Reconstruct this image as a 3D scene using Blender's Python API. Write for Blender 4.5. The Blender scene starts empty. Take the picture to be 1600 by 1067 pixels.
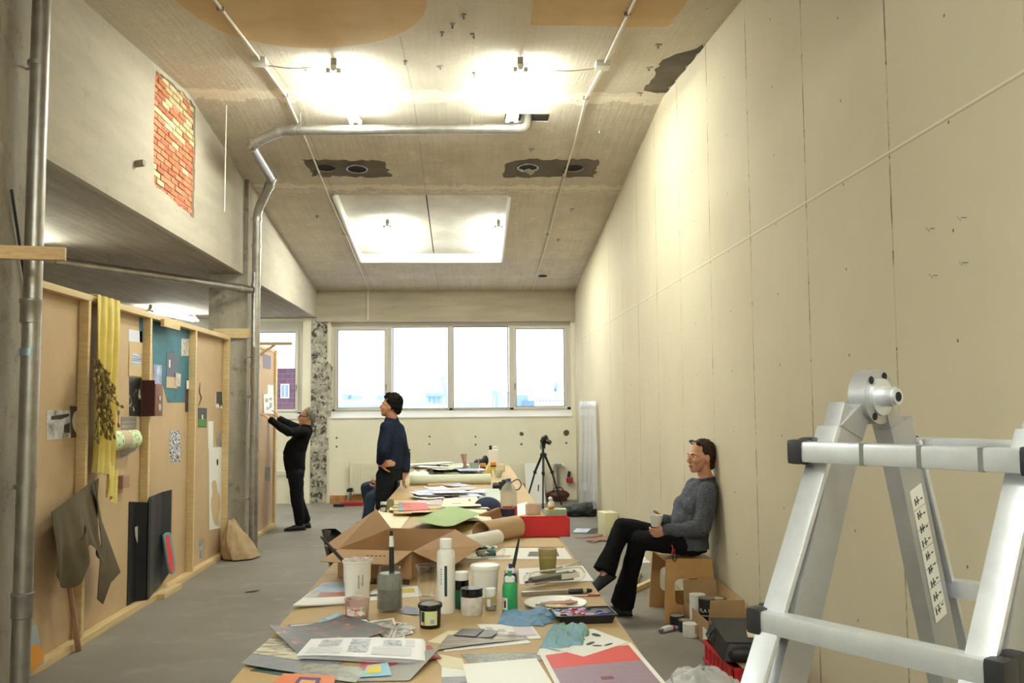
import bpy, bmesh, math, random
from math import sin, cos, pi, radians as RAD
from mathutils import Vector, Matrix
random.seed(7)
SC = bpy.context.scene
COL = SC.collection
# ---------------------------------------------------------------- camera, sky, exposure
cd = bpy.data.cameras.new('camera'); cam = bpy.data.objects.new('camera', cd); COL.objects.link(cam)
cd.sensor_width = 36; cd.lens = 36*1430/1600; cd.clip_start = .05; cd.clip_end = 2000
_R = Vector((0.99881185, -0.04807501, -0.00798006)); _U = Vector((0.0045656, -0.07071903, 0.99748583)); _F = Vector((0.04851848, 0.9963371, 0.07041552))
cam.matrix_world = Matrix(((_R.x, _U.x, -_F.x, 0), (_R.y, _U.y, -_F.y, 0), (_R.z, _U.z, -_F.z, 1.62), (0, 0, 0, 1)))
SC.camera = cam
W = bpy.data.worlds.new('overcast_sky'); SC.world = W; W.use_nodes = True
W.node_tree.nodes['Background'].inputs[0].default_value = (.93, .96, 1, 1)
W.node_tree.nodes['Background'].inputs[1].default_value = 2.2
SC.view_settings.view_transform = 'Standard'; SC.view_settings.look = 'None'
SC.cycles.transparent_max_bounces = 32
SC.view_settings.exposure = .42; SC.view_settings.gamma = 1; SC.view_settings.use_curve_mapping = False
LAMP = 155.0
# ---------------------------------------------------------------- helpers
def rgb(h):
    v = [int(h[i:i+2], 16)/255 for i in (0, 2, 4)]
    return tuple((c/12.92 if c <= .04045 else ((c+.055)/1.055)**2.4) for c in v) + (1,)
class NT:
    def __init__(s, m):
        s.t = m.node_tree; s.b = s.t.nodes.get('Principled BSDF')
    def n(s, ty, **kw):
        x = s.t.nodes.new(ty)
        for k, v in kw.items():
            if k.startswith('_'): setattr(x, k[1:], v)
            else:
                i = x.inputs[int(k[1:])] if k[0] == 'i' and k[1:].isdigit() else x.inputs[k]
                if isinstance(v, bpy.types.NodeSocket): s.t.links.new(v, i)
                else: i.default_value = v
        return x
    def set(s, k, v):
        if isinstance(v, bpy.types.NodeSocket): s.t.links.new(v, s.b.inputs[k])
        else: s.b.inputs[k].default_value = v
    def obj(s, scale=(1, 1, 1)):
        tc = s.n('ShaderNodeTexCoord')
        return s.n('ShaderNodeMapping', i0=tc.outputs['Object'], i3=scale).outputs[0]
    def noise(s, vec, scale=5, detail=5, rough=.6):
        x = s.n('ShaderNodeTexNoise', Scale=scale, Detail=detail, Roughness=rough); s.t.links.new(vec, x.inputs[0]); return x.outputs[0]
    def ramp(s, fac, *st):
        x = s.n('ShaderNodeValToRGB', i0=fac); e = x.color_ramp.elements
        while len(e) < len(st): e.new(.5)
        for q, (p, c) in zip(e, st): q.position = p; q.color = c if isinstance(c, tuple) else ((c, c, c, 1) if not isinstance(c, str) else rgb(c))
        return x.outputs[0]
    def mix(s, f, a, b, bt='MIX'):
        x = s.n('ShaderNodeMix', _data_type='RGBA', _blend_type=bt, i0=f)
        for i, v in ((6, a), (7, b)):
            if isinstance(v, str): v = rgb(v)
            if isinstance(v, bpy.types.NodeSocket): s.t.links.new(v, x.inputs[i])
            else: x.inputs[i].default_value = v
        return x.outputs[2]
    def math(s, op, a, b=0., c=None):
        x = s.n('ShaderNodeMath', _operation=op, i0=a, i1=b)
        if c is not None:
            if isinstance(c, bpy.types.NodeSocket): s.t.links.new(c, x.inputs[2])
            else: x.inputs[2].default_value = c
        return x.outputs[0]
    def bump(s, h, st=.3, d=.01):
        s.set('Normal', s.n('ShaderNodeBump', Strength=st, Distance=d, Height=h).outputs[0])
MATS = {}
def mat(name, col=None, rough=.6, metal=0, var=.0, scale=6, bump=0, bscale=60, col2=None, alpha=None, trans=0, ior=1.45, emis=None, spec=None, stretch=(1, 1, 1)):
    if name in MATS: return MATS[name]
    m = bpy.data.materials.new(name); m.use_nodes = True; t = NT(m); MATS[name] = m
    c = rgb(col)
    t.set('Base Color', c); t.set('Roughness', rough); t.set('Metallic', metal)
    if spec is not None: t.set('Specular IOR Level', spec)
    if var or col2 or bump: v = t.obj(stretch)
    if var or col2:
        n = t.noise(v, scale)
        d = rgb(col2) if col2 else tuple(max(0, x*(1-var)) for x in c[:3]) + (1,)
        t.set('Base Color', t.mix(t.ramp(n, (.35, 0.), (.65, 1.)), c, d))
    if bump: t.bump(t.noise(v, bscale, 3), bump, .004)
    if trans: t.set('Transmission Weight', trans); t.set('IOR', ior)
    if emis: t.set('Emission Color', c); t.set('Emission Strength', emis)
    if alpha is not None: t.set('Alpha', alpha)
    return m
# geometry: lists of (verts, faces)
def bx(x0, x1, y0, y1, z0, z1):
    v = [(x, y, z) for z in (z0, z1) for y in (y0, y1) for x in (x0, x1)]
    return (v, [(0, 2, 3, 1), (4, 5, 7, 6), (0, 1, 5, 4), (2, 6, 7, 3), (0, 4, 6, 2), (1, 3, 7, 5)])
def cb(c, s, rx=0, ry=0, rz=0):
    g = bx(-s[0]/2, s[0]/2, -s[1]/2, s[1]/2, -s[2]/2, s[2]/2)
    return xf(g, Matrix.Translation(c) @ Matrix.Rotation(rz, 4, 'Z') @ Matrix.Rotation(ry, 4, 'Y') @ Matrix.Rotation(rx, 4, 'X'))
def xf(g, M): return ([tuple(M @ Vector(p)) for p in g[0]], g[1])
def mv(g, x, y, z, rz=0): return xf(g, Matrix.Translation((x, y, z)) @ Matrix.Rotation(rz, 4, 'Z'))
def bar(a, b, w, h, up=(0, 0, 1)):
    "box from a to b, section w (sideways) x h (up)"
    a = Vector(a); b = Vector(b); d = (b-a).normalized(); s = d.cross(Vector(up))
    s = s.normalized() if s.length > 1e-6 else Vector((1, 0, 0)); u = s.cross(d)
    v = [tuple(p + s*(i*w/2) + u*(j*h/2)) for p in (a, b) for j in (-1, 1) for i in (-1, 1)]
    return (v, [(0, 2, 3, 1), (4, 5, 7, 6), (0, 1, 5, 4), (2, 6, 7, 3), (0, 4, 6, 2), (1, 3, 7, 5)])
def tube(pts, r, n=10, cap=True, closed=False):
    pts = [Vector(p) for p in pts]; m = len(pts); rs = r if isinstance(r, (list, tuple)) else [r]*m
    V = []; Fc = []; prev = None
    for i, p in enumerate(pts):
        if closed: d = pts[(i+1) % m]-pts[i-1]
        else: d = (pts[min(i+1, m-1)]-pts[max(i-1, 0)])
        d.normalize()
        if prev is None:
            a = Vector((0, 0, 1)) if abs(d.z) < .9 else Vector((1, 0, 0)); s = d.cross(a).normalized()
        else:
            s = (prev - d*prev.dot(d)); s = s.normalized() if s.length > 1e-6 else prev
        prev = s; u = s.cross(d)
        for k in range(n):
            an = 2*pi*k/n; V.append(tuple(p + (s*cos(an)+u*sin(an))*rs[i]))
    for i in range(m if closed else m-1):
        for k in range(n):
            a = i*n+k; b = i*n+(k+1) % n; j = ((i+1) % m)*n
            Fc.append((a, b, j+(k+1) % n, j+k))
    if cap and not closed: Fc += [tuple(range(n))[::-1], tuple(range((m-1)*n, m*n))]
    return (V, Fc)
def arc(pts, rad=.06, n=5):
    "round the corners of a polyline"
    P = [Vector(p) for p in pts]; out = [P[0]]
    for i in range(1, len(P)-1):
        a = (P[i-1]-P[i]); b = (P[i+1]-P[i]); ra = min(rad, a.length*.45, b.length*.45)
        p0 = P[i]+a.normalized()*ra; p2 = P[i]+b.normalized()*ra
        for k in range(n+1):
            t = k/n; out.append(p0*(1-t)**2+P[i]*2*t*(1-t)+p2*t*t)
    out.append(P[-1]); return out
def lathe(prof, n=28, c=(0, 0, 0)):
    V = []; Fc = []; m = len(prof)
    for r, z in prof:
        for k in range(n): V.append((c[0]+r*cos(2*pi*k/n), c[1]+r*sin(2*pi*k/n), c[2]+z))
    for i in range(m-1):
        for k in range(n): Fc.append((i*n+k, i*n+(k+1) % n, (i+1)*n+(k+1) % n, (i+1)*n+k))
    if prof[0] == prof[-1]: return (V, Fc)
    if prof[0][0] > 1e-5: Fc.append(tuple(range(n))[::-1])
    if prof[-1][0] > 1e-5: Fc.append(tuple(range((m-1)*n, m*n)))
    return (V, Fc)
def ell(c, r, nu=16, nv=10, M=None):
    V = []; Fc = []
    for j in range(nv+1):
        a = pi*j/nv
        for i in range(nu): V.append((r[0]*sin(a)*cos(2*pi*i/nu), r[1]*sin(a)*sin(2*pi*i/nu), -r[2]*cos(a)))
    for j in range(nv):
        for i in range(nu): Fc.append((j*nu+i, j*nu+(i+1) % nu, (j+1)*nu+(i+1) % nu, (j+1)*nu+i))
    T = Matrix.Translation(c)
    if M is not None: T = T @ M
    return xf((V, Fc), T)
def quadsheet(q, th=.0006, nu=1, nv=1, fn=None):
    "paper: bilinear patch through corners q (4 points, in order), bent by fn(u,v)->dz or vector, thickness th"
    q = [Vector(p) for p in q]; V = []; Fc = []
    nrm = (q[1]-q[0]).cross(q[3]-q[0]).normalized()
    if nrm.z < 0: nrm = -nrm
    for s in (0, 1):
        for j in range(nv+1):
            for i in range(nu+1):
                u = i/nu; v = j/nv
                p = q[0]*(1-u)*(1-v)+q[1]*u*(1-v)+q[2]*u*v+q[3]*(1-u)*v
                if fn:
                    d = fn(u, v); p = p + (d if isinstance(d, Vector) else Vector((0, 0, d)))
                V.append(tuple(p + nrm*th*s))
    k = (nu+1)*(nv+1); w = nu+1
    for j in range(nv):
        for i in range(nu):
            a = j*w+i
            Fc.append((a+k, a+1+k, a+1+w+k, a+w+k)); Fc.append((a, a+w, a+1+w, a+1))
    rim = [i for i in range(w)] + [j*w+nu for j in range(1, nv+1)] + [nv*w+i for i in range(nu-1, -1, -1)] + [j*w for j in range(nv-1, 0, -1)]
    for a, b in zip(rim, rim[1:]+rim[:1]): Fc.append((a, b, b+k, a+k))
    return (V, Fc)
def plate(outer, to3, th, holes=()):
    "flat plate from a 2-D outline with holes; to3(u,v,w) places it, w from 0 to th"
    bm = bmesh.new(); ed = []
    for lp in [outer, *holes]:
        vs = [bm.verts.new((u, v, 0)) for u, v in lp]
        ed += [bm.edges.new((a, b)) for a, b in zip(vs, vs[1:]+vs[:1])]
    bmesh.ops.triangle_fill(bm, use_beauty=True, edges=ed, normal=(0, 0, 1))
    bm.verts.index_update(); n = len(bm.verts)
    V = [tuple(to3(v.co.x, v.co.y, 0)) for v in bm.verts] + [tuple(to3(v.co.x, v.co.y, th)) for v in bm.verts]
    Fc = []
    for f in bm.faces:
        i = [v.index for v in f.verts]; Fc.append(tuple(i[::-1])); Fc.append(tuple(k+n for k in i))
    for e in bm.edges:
        if len(e.link_faces) == 1:
            a, b = e.verts[0].index, e.verts[1].index; Fc.append((a, b, b+n, a+n))
    bm.free(); return (V, Fc)
def XY(z0): return lambda u, v, w: (u, v, z0+w)
def YZ(x0, s=1): return lambda u, v, w: (x0+s*w, u, v)
def XZ(y0, s=-1): return lambda u, v, w: (u, y0+s*w, v)
def link(name, me, parent):
    o = bpy.data.objects.new(name, me); COL.objects.link(o)
    if parent is not None: o.parent = parent
    return o
def mk(name, geos, m, parent=None, smooth=True, bev=0, ang=.7, mats=None):
    "ONE mesh object; geos: list of (verts, faces) or (verts, faces, material index)"
    V = []; Fc = []; mi = []
    if isinstance(geos, tuple): geos = [geos]
    for g in geos:
        b = len(V); V += g[0]; Fc += [tuple(i+b for i in f) for f in g[1]]; mi += [g[2] if len(g) > 2 else 0]*len(g[1])
    me = bpy.data.meshes.new(name); me.from_pydata(V, [], Fc)
    for q in (mats or [m]): me.materials.append(q)
    if mats: me.polygons.foreach_set('material_index', mi)
    bm = bmesh.new(); bm.from_mesh(me); bmesh.ops.recalc_face_normals(bm, faces=bm.faces)
    if bev: 
        bmesh.ops.bevel(bm, geom=[e for e in bm.edges if len(e.link_faces) == 2 and e.calc_face_angle(0) > .8], offset=bev, segments=2, affect='EDGES', profile=.7, clamp_overlap=True)
    bm.to_mesh(me); bm.free()
    if smooth:
        me.shade_smooth(); me.set_sharp_from_angle(angle=ang)
    me.update()
    return link(name, me, parent)
def tag(o, label=None, cat=None, group=None, kind=None):
    for k, v in (('label', label), ('category', cat), ('group', group), ('kind', kind)):
        if v: o[k] = v
    return o
def thing(name, label, cat, loc=(0, 0, 0), rz=0, group=None):
    o = bpy.data.objects.new(name, None); COL.objects.link(o); o.location = loc; o.rotation_euler.z = rz; o.empty_display_size = .05
    return tag(o, label, cat, group)
def struct(name, geos, m, parent=None, **kw): return tag(mk(name, geos, m, parent, **kw), kind='structure')
def copy_tree(o, parent=None):
    c = o.copy(); COL.objects.link(c); c.parent = parent
    for ch in list(o.children): copy_tree(ch, c)
    return c
def jag(pts, step=.05, amp=.012, seed=1):
    "ragged version of a closed 2-D outline"
    r = random.Random(seed); out = []
    for (a, b) in zip(pts, pts[1:]+pts[:1]):
        L = math.hypot(b[0]-a[0], b[1]-a[1]); k = max(1, int(L/step))
        for i in range(k):
            t = i/k; out.append((a[0]+(b[0]-a[0])*t+r.uniform(-amp, amp), a[1]+(b[1]-a[1])*t+r.uniform(-amp, amp)))
    return out
# ---------------------------------------------------------------- surfaces of the room
RX, BX, BY = 1.87, -2.58, 15.85
def zc(y): return 4.545-.125*(y-8.45) if y > 8.45 else 4.545-.0755*(8.45-y)
def concrete(name, a, b, dark='5d564c', spots=.35, grain=(1, 1, 1), bst=.25):
    m = bpy.data.materials.new(name); m.use_nodes = True; t = NT(m); v = t.obj(); vg = t.obj(grain)
    c = t.mix(t.ramp(t.noise(vg, 2.2, 6), (.35, 0.), (.68, 1.)), a, b)
    c = t.mix(t.math('MULTIPLY', t.ramp(t.noise(v, 7, 8, .75), (.56, 0.), (.72, 1.)), spots), c, dark)
    t.set('Base Color', c); t.set('Roughness', .85); t.set('Specular IOR Level', .25)
    t.bump(t.noise(v, 30, 6, .7), bst, .012); return m
def ceiling_mat():
    m = bpy.data.materials.new('ceiling_concrete'); m.use_nodes = True; t = NT(m); v = t.obj()
    s = t.n('ShaderNodeSeparateXYZ', i0=v); y = s.outputs[1]; x = s.outputs[0]
    n1 = t.noise(v, 2.6, 6, .65); n2 = t.noise(t.obj((14, .5, 1)), 2, 4); n3 = t.noise(v, 6, 8, .7)
    c = t.mix(t.ramp(n1, (.3, 0.), (.7, 1.)), 'cdc3b2', 'b9ae9d')
    c = t.mix(t.math('MULTIPLY', t.ramp(n2, (.45, 0.), (.7, 1.)), .2), c, '8d8272')
    # old paint this side of the ridge ends in a torn edge; plaster strips along the joints
    ye = t.math('ADD', y, t.math('MULTIPLY', t.math('SUBTRACT', n3, .5), .5))
    near = t.math('LESS_THAN', ye, 8.62)
    c = t.mix(t.math('MULTIPLY', near, .45), c, 'cfc4b0')
    for y0, w, f in ((8.45, .13, .85), (10.85, .07, .6), (11.0, .015, .5), (14.9, .012, .4)):
        d = t.math('ABSOLUTE', t.math('SUBTRACT', ye, y0))
        c = t.mix(t.math('MULTIPLY', t.math('LESS_THAN', d, w), f), c, 'e6dcc9')
    for x0, w in ((-1.62, .006), (-.5, .006)):
        d = t.math('ABSOLUTE', t.math('SUBTRACT', x, t.math('ADD', x0, t.math('MULTIPLY', t.math('SUBTRACT', n3, .5), .02))))
        c = t.mix(t.math('MULTIPLY', t.math('LESS_THAN', d, w), .3), c, '5b5247')
    c = t.mix(t.math('MULTIPLY', t.ramp(t.noise(v, 11, 8, .8), (.63, 0.), (.68, 1.)), .6), c, '574e44')
    c = t.mix(t.math('MULTIPLY', t.ramp(t.noise(v, 4.3, 8, .8), (.58, 0.), (.63, 1.)), .6), c, 'dcd3c0')
    t.set('Base Color', c); t.set('Roughness', .8); t.set('Specular IOR Level', .3)
    t.bump(t.math('ADD', t.noise(t.obj((12, .6, 1)), 3, 3), t.noise(v, 14, 6, .7)), .22, .02); return m
def floor_mat():
    m = bpy.data.materials.new('floor_concrete'); m.use_nodes = True; t = NT(m); v = t.obj()
    c = t.mix(t.ramp(t.noise(v, .7, 7, .62), (.36, 0.), (.66, 1.)), '88827a', '756f66')
    c = t.mix(t.math('MULTIPLY', t.ramp(t.noise(v, 2.6, 8, .7), (.55, 0.), (.66, 1.)), .5), c, '9b958a')
    c = t.mix(t.math('MULTIPLY', t.ramp(t.noise(v, 1.7, 9, .75), (.60, 0.), (.70, 1.)), .45), c, '5a5349')
    t.set('Base Color', c); t.set('Roughness', .55); t.set('Specular IOR Level', .35); t.bump(t.noise(v, 18, 6, .7), .15, .006); return m
def board_wall_mat():
    m = bpy.data.materials.new('plasterboard'); m.use_nodes = True; t = NT(m); v = t.obj()
    s = t.n('ShaderNodeSeparateXYZ', i0=v); y, z = s.outputs[1], s.outputs[2]
    n = t.noise(v, 9, 6, .7); wob = t.math('MULTIPLY', t.math('SUBTRACT', n, .5), .012)
    c = t.mix(t.ramp(t.noise(v, .8, 4), (.35, 0.), (.65, 1.)), 'cdc2a9', 'c5b99f')
    c = t.mix(t.math('MULTIPLY', t.noise(v, 160, 2), .16), c, 'a99d80')
    d = t.math('ABSOLUTE', t.math('SUBTRACT', t.math('FRACT', t.math('ADD', t.math('ADD', y, wob), .6)), .5))
    seam = t.math('LESS_THAN', d, .0065)
    brk = t.ramp(t.noise(t.obj((1, 1, 1.3)), 2.2, 6, .75), (.45, 0.15), (.58, .9))
    c = t.mix(t.math('MULTIPLY', seam, brk), c, '65583f')
    hz = t.math('LESS_THAN', t.math('ABSOLUTE', t.math('SUBTRACT', z, 2.72)), .0035)
    c = t.mix(t.math('MULTIPLY', hz, .55), c, '8f8266')
    c = t.mix(t.math('MULTIPLY', t.math('LESS_THAN', t.math('ABSOLUTE', t.math('SUBTRACT', z, 2.731)), .004), .4), c, 'eee6d2')
    # screw heads: along the joints, half way between them and beside the long joint
    fy = t.math('ABSOLUTE', t.math('SUBTRACT', t.math('FRACT', t.math('ADD', t.math('MULTIPLY', y, 2.), .7)), .5))
    fz = t.math('ABSOLUTE', t.math('SUBTRACT', t.math('FRACT', t.math('ADD', t.math('MULTIPLY', z, 2.35), .14)), .5))
    dd = t.math('SQRT', t.math('ADD', t.math('POWER', t.math('MULTIPLY', fy, .5), 2.), t.math('POWER', t.math('MULTIPLY', fz, .4255), 2.)))
    c = t.mix(t.math('MULTIPLY', t.math('LESS_THAN', dd, .007), .8), c, '4a4132')
    t.set('Base Color', c); t.set('Roughness', .8); t.set('Specular IOR Level', .25)
    t.bump(t.math('SUBTRACT', 1., seam), .4, .002); return m
def painted_wall_mat():
    m = bpy.data.materials.new('old_cream_paint'); m.use_nodes = True; t = NT(m); v = t.obj()
    c = t.mix(t.ramp(t.noise(v, 1.1, 5), (.35, 0.), (.65, 1.)), 'ece6d2', 'e3dbc2')
    c = t.mix(t.math('MULTIPLY', t.ramp(t.noise(v, 5, 8, .8), (.64, 0.), (.68, 1.)), .5), c, '9d9078')
    t.set('Base Color', c); t.set('Roughness', .6); t.bump(t.noise(v, 25, 5), .2, .006); return m
M_CEIL, M_FLOOR, M_BOARD, M_PAINT = ceiling_mat(), floor_mat(), board_wall_mat(), painted_wall_mat()
M_BEAM = concrete('beam_plaster', 'b0a695', 'a39a89', '877d6f', .35, (1, .5, 3))
M_SOFFIT = concrete('soffit_concrete', 'a09585', '887d6e', '5c5449', .5, (6, .5, 1))
M_COLM = concrete('column_concrete', 'aaa192', '8d8475', '4e483f', .75, (2, 2, .6), .5)
def chipped():
    m = bpy.data.materials.new('chipped_concrete'); m.use_nodes = True; t = NT(m); v = t.obj()
    c = t.mix(t.ramp(t.noise(v, 6, 6, .7), (.4, 0.), (.6, 1.)), 'd2cbbb', '9a9283')
    c = t.mix(t.ramp(t.noise(v, 10, 6, .8), (.515, 0.), (.56, .95)), c, '3a342d')
    t.set('Base Color', c); t.set('Roughness', .9); t.bump(t.noise(v, 15, 6, .8), 1., .03); return m
M_CHIP = chipped()
M_LINT = concrete('lintel_plaster', 'b8ad99', 'a89d89', '887d6c', .35, (.5, 1, 4))
M_STEEL = mat('galvanised_steel', 'b4b1ab', .38, .9, .25, 9)
M_ALU = mat('aluminium', 'd5d6d8', .3, .95, .12, 14)
M_WHITE = mat('white_enamel', 'e8e6df', .35)
M_BLACK = mat('black_plastic', '17171a', .4)
M_DARK = mat('black_and_hole_shade', '14110e', .9)  # plain black, also the painted shade inside the ceiling holes
M_PINE = mat('pine_timber', 'd9c194', .6, col2='cbae7a', scale=5, stretch=(2, 2, 14))
M_PINEY = mat('pine_timber_lengthwise', 'd9c194', .6, col2='cbae7a', scale=5, stretch=(12, .6, 12))
M_MDF = mat('raw_mdf', 'c4a884', .75, col2='bb9f7a', scale=2.5, bump=.05, bscale=90)
M_MDFD = mat('mdf_table', 'c4a779', .6, col2='b8996a', scale=3)
M_GLASS = bpy.data.materials.new('window_glass'); M_GLASS.use_nodes = True
_t = NT(M_GLASS); _t.t.nodes.remove(_t.b)
_o = _t.t.nodes['Material Output']
_mx = _t.n('ShaderNodeMixShader', i0=_t.math('MULTIPLY', _t.math('POWER', _t.n('ShaderNodeLayerWeight', Blend=.5).outputs[1], 4.), .5))
_t.t.links.new(_t.n('ShaderNodeBsdfTransparent', Color=(.97, .985, 1, 1)).outputs[0], _mx.inputs[1])
_t.t.links.new(_t.n('ShaderNodeBsdfGlossy', Roughness=.02).outputs[0], _mx.inputs[2]); _t.t.links.new(_mx.outputs[0], _o.inputs[0])
# floor, walls, ceilings
struct('floor', bx(-8.2, 2.1, -6.2, 16.3, -.2, 0), M_FLOOR)
struct('wall_right', bx(RX, RX+.12, -6, BY, 0, 5.1), M_BOARD)
struct('wall_left', bx(-8.2, -8, -6, 16.1, 0, 3.4), M_PAINT)
struct('wall_front', bx(-8.2, 2.1, -6.2, -6, 0, 5.1), M_PAINT)
struct('wall_back', [bx(-8, RX, BY, BY+.3, 0, 1.43), bx(-2.83, -2.36, BY, BY+.3, 1.43, 3.16), bx(1.80, RX, BY, BY+.3, 1.43, 3.16),
    bx(-8, RX, BY+.15, BY+.3, 3.1, 3.3), bx(-8, -7.2, BY, BY+.3, 1.43, 3.16)], M_PAINT)
struct('trim_1', bx(BX, RX, BY-.08, BY+.16, 3.09, 4.2), M_LINT)
struct('trim_2', [([(x, y, z) for x in (-2.36, 1.80) for y, z in ((BY-.02, 1.43), (BY-.02, 1.445), (BY+.13, 1.56), (BY+.13, 1.43))],
    [(0, 1, 2, 3), (4, 7, 6, 5), (0, 4, 5, 1), (1, 5, 6, 2), (2, 6, 7, 3), (3, 7, 4, 0)])], mat('sill_tile', 'e6e4e2', .3))
HOLES = ((-1.6, 10.27), (-1.237, 10.25), (.693, 10.19), (1.217, 10.24))
circ = lambda c, r, n=24: [(c[0]+r*cos(2*pi*i/n), c[1]+r*sin(2*pi*i/n)) for i in range(n)]
slope = lambda u, v, w: (u, v, zc(v)+w)
struct('ceiling', [plate([(BX-.1, 8.45), (2.0, 8.45), (2.0, 16.1), (BX-.1, 16.1)], slope, .14, [[(-1.62, 11.12), (.52, 11.12), (.52, 13.99), (-1.62, 13.99)]] + [circ(h, .115) for h in HOLES]
        + [[(.38, 8.84), (.82, 8.84), (.82, 9.02), (.38, 9.02)]]),
    plate([(BX-.1, -6.1), (2.0, -6.1), (2.0, 8.45), (BX-.1, 8.45)], slope, .14)], M_CEIL)
struct('roof_slab', [plate([(BX-.3, 8.45), (2.1, 8.45), (2.1, 16.2), (BX-.3, 16.2)], lambda u, v, w: (u, v, zc(v)+.14+w), .15),
    plate([(BX-.3, -6.2), (2.1, -6.2), (2.1, 8.45), (BX-.3, 8.45)], lambda u, v, w: (u, v, zc(v)+.14+w), .15)], M_DARK)
sk = mat('skylight_board', 'd2cbbe', .7, var=.2, scale=3)
struct('ceiling_recess', [plate([(-1.62, 11.12), (-.52, 11.12), (-.52, 13.99), (-1.62, 13.99)], lambda u, v, w: (u, v, zc(v)+.11+w), .015),
    plate([(-.505, 11.12), (.52, 11.12), (.52, 13.99), (-.505, 13.99)], lambda u, v, w: (u, v, zc(v)+.112+w), .015)], sk)
struct('trim_3', [bar((x, 11.12, zc(11.12)+.05), (x, 13.99, zc(13.99)+.05), .03, .15) for x in (-1.63, .53)] + [bar((-1.62, 14.0, zc(14.0)+.06), (.52, 14.0, zc(14.0)+.06), .03, .16), bar((-1.62, 11.11, zc(11.11)+.08), (.52, 11.11, zc(11.11)+.08), .02, .1)], M_WHITE)
M_MORTAR = concrete('dark_mortar', '6f675a', '5b5348', '3b352e', .6)
tag(mk('mortar_patch', plate(jag([(-1.8, 10.02), (-.92, 10.05), (-.88, 10.52), (-1.78, 10.5)], .06, .03, 3), lambda u, v, w: (u, v, zc(v)-.004+w), .006, [circ(h, .118) for h in HOLES[:2]]), M_MORTAR), kind='structure')
tag(mk('mortar_patch', plate(jag([(.46, 10.12), (.62, 9.98), (1.46, 9.98), (1.5, 10.5), (.42, 10.5)], .06, .03, 4), lambda u, v, w: (u, v, zc(v)-.004+w), .006, [circ(h, .118) for h in HOLES[2:]]), M_MORTAR), kind='structure')
tag(mk('mortar_patch', plate(jag([(1.62, 7.3), (1.87, 6.9), (1.87, 8.3), (1.66, 8.25)], .08, .03, 9), lambda u, v, w: (u, v, zc(v)-.004+w), .006), concrete('torn_edge', '6a6052', '4b4339')), kind='structure')
M_FIB = mat('wood_fibre_board', 'cdae80', .85, col2='c2a273', scale=3, bump=.2, bscale=50)
el = [(-1.95, 5.2), (-1.97, 6.05), (-1.86, 6.65), (-1.6, 6.97), (-1.25, 7.09), (-.9, 7.02), (-.55, 6.8), (-.32, 6.42), (-.25, 6.02), (-.3, 5.2)]
def smooth_loop(p, k=2):
    for _ in range(k):
        q = []
        for a, b in zip(p, p[1:]+p[:1]): q += [(a[0]*.75+b[0]*.25, a[1]*.75+b[1]*.25), (a[0]*.25+b[0]*.75, a[1]*.25+b[1]*.75)]
        p = q
    return p
el = smooth_loop(el)
ce = (-1.1, 6)
tag(mk('insulation_patch', [plate(el, lambda u, v, w: (u, v, zc(v)-.006+w), .005)], M_FIB), kind='structure')
tag(mk('plaster_rim', [plate([(ce[0]+(p[0]-ce[0])*1.045, ce[1]+(p[1]-ce[1])*1.045) for p in el], lambda u, v, w: (u, v, zc(v)-.003+w), .004)], mat('pale_plaster', 'c9bda6', .8)), kind='structure')
tag(mk('insulation_patch', [plate(jag([(.46, 4.9), (1.52, 4.9), (1.49, 6.48), (.46, 6.49)], .3, .01, 5), lambda u, v, w: (u, v, zc(v)-.006+w), .007)], M_FIB), kind='structure')
# beam over the left edge with its plaster skin broken open to the brickwork
struct('beam_left', bx(-2.95, BX-.04, -6, BY, 3.17, 4.8), M_BEAM)
hole = jag([(7.58, 3.47), (8.68, 3.42), (8.70, 4.0), (8.68, 4.50), (8.25, 4.49), (7.95, 4.46), (7.57, 4.44), (7.55, 3.9)], .07, .014, 6)
struct('plaster_skin', plate([(-6, 3.16), (BY, 3.16), (BY, 4.75), (-6, 4.75)], YZ(BX-.045), .045, [hole]), M_BEAM)
def brickwork():
    cols = [rgb(c) for c in ('c2603a', 'b5532f', 'cf7048', 'c96a42', 'd8b27a', 'dcc08c', 'b94f2c')]
    r = random.Random(5); G = [bx(BX-.043, BX-.032, 7.5, 8.74, 3.38, 4.53) + (0,)]; z = 3.4; row = 0
    while z < 4.5:
        y = 7.5-(row % 2)*.097
        while y < 8.75:
            w = .19; yy = 7.9+.45*sin(z*9)
            k = r.choice((4, 5, 4, 0)) if (z > 4.0 and y > 7.75 and r.random() < .75) or r.random() < .14 else r.choice((0, 1, 2, 3, 6))
            if y+w > 7.5: G.append(cb((BX-.03, y+w/2, z+.024), (r.uniform(.012, .03), w-.016, .041), rx=r.uniform(-.02, .02)) + (1+k,))
            y += w+.004
        z += .054; row += 1
    ms = [mat('brick_mortar', 'c9c0b0', .9)] + [mat('brick_%s' % h, h, .85, var=.3, scale=20) for h in ('c97a55', 'be6c48', 'd28a64', 'c87f5a', 'd8bf92', 'dec99e', 'b56546')]
    return G, ms
_g, _m = brickwork()
tag(mk('exposed_brickwork', _g, None, mats=_m, smooth=False), kind='structure')
struct('ceiling_low', bx(-8.1, BX-.02, -6.1, BY+.2, 3.165, 3.4), M_SOFFIT)
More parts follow.
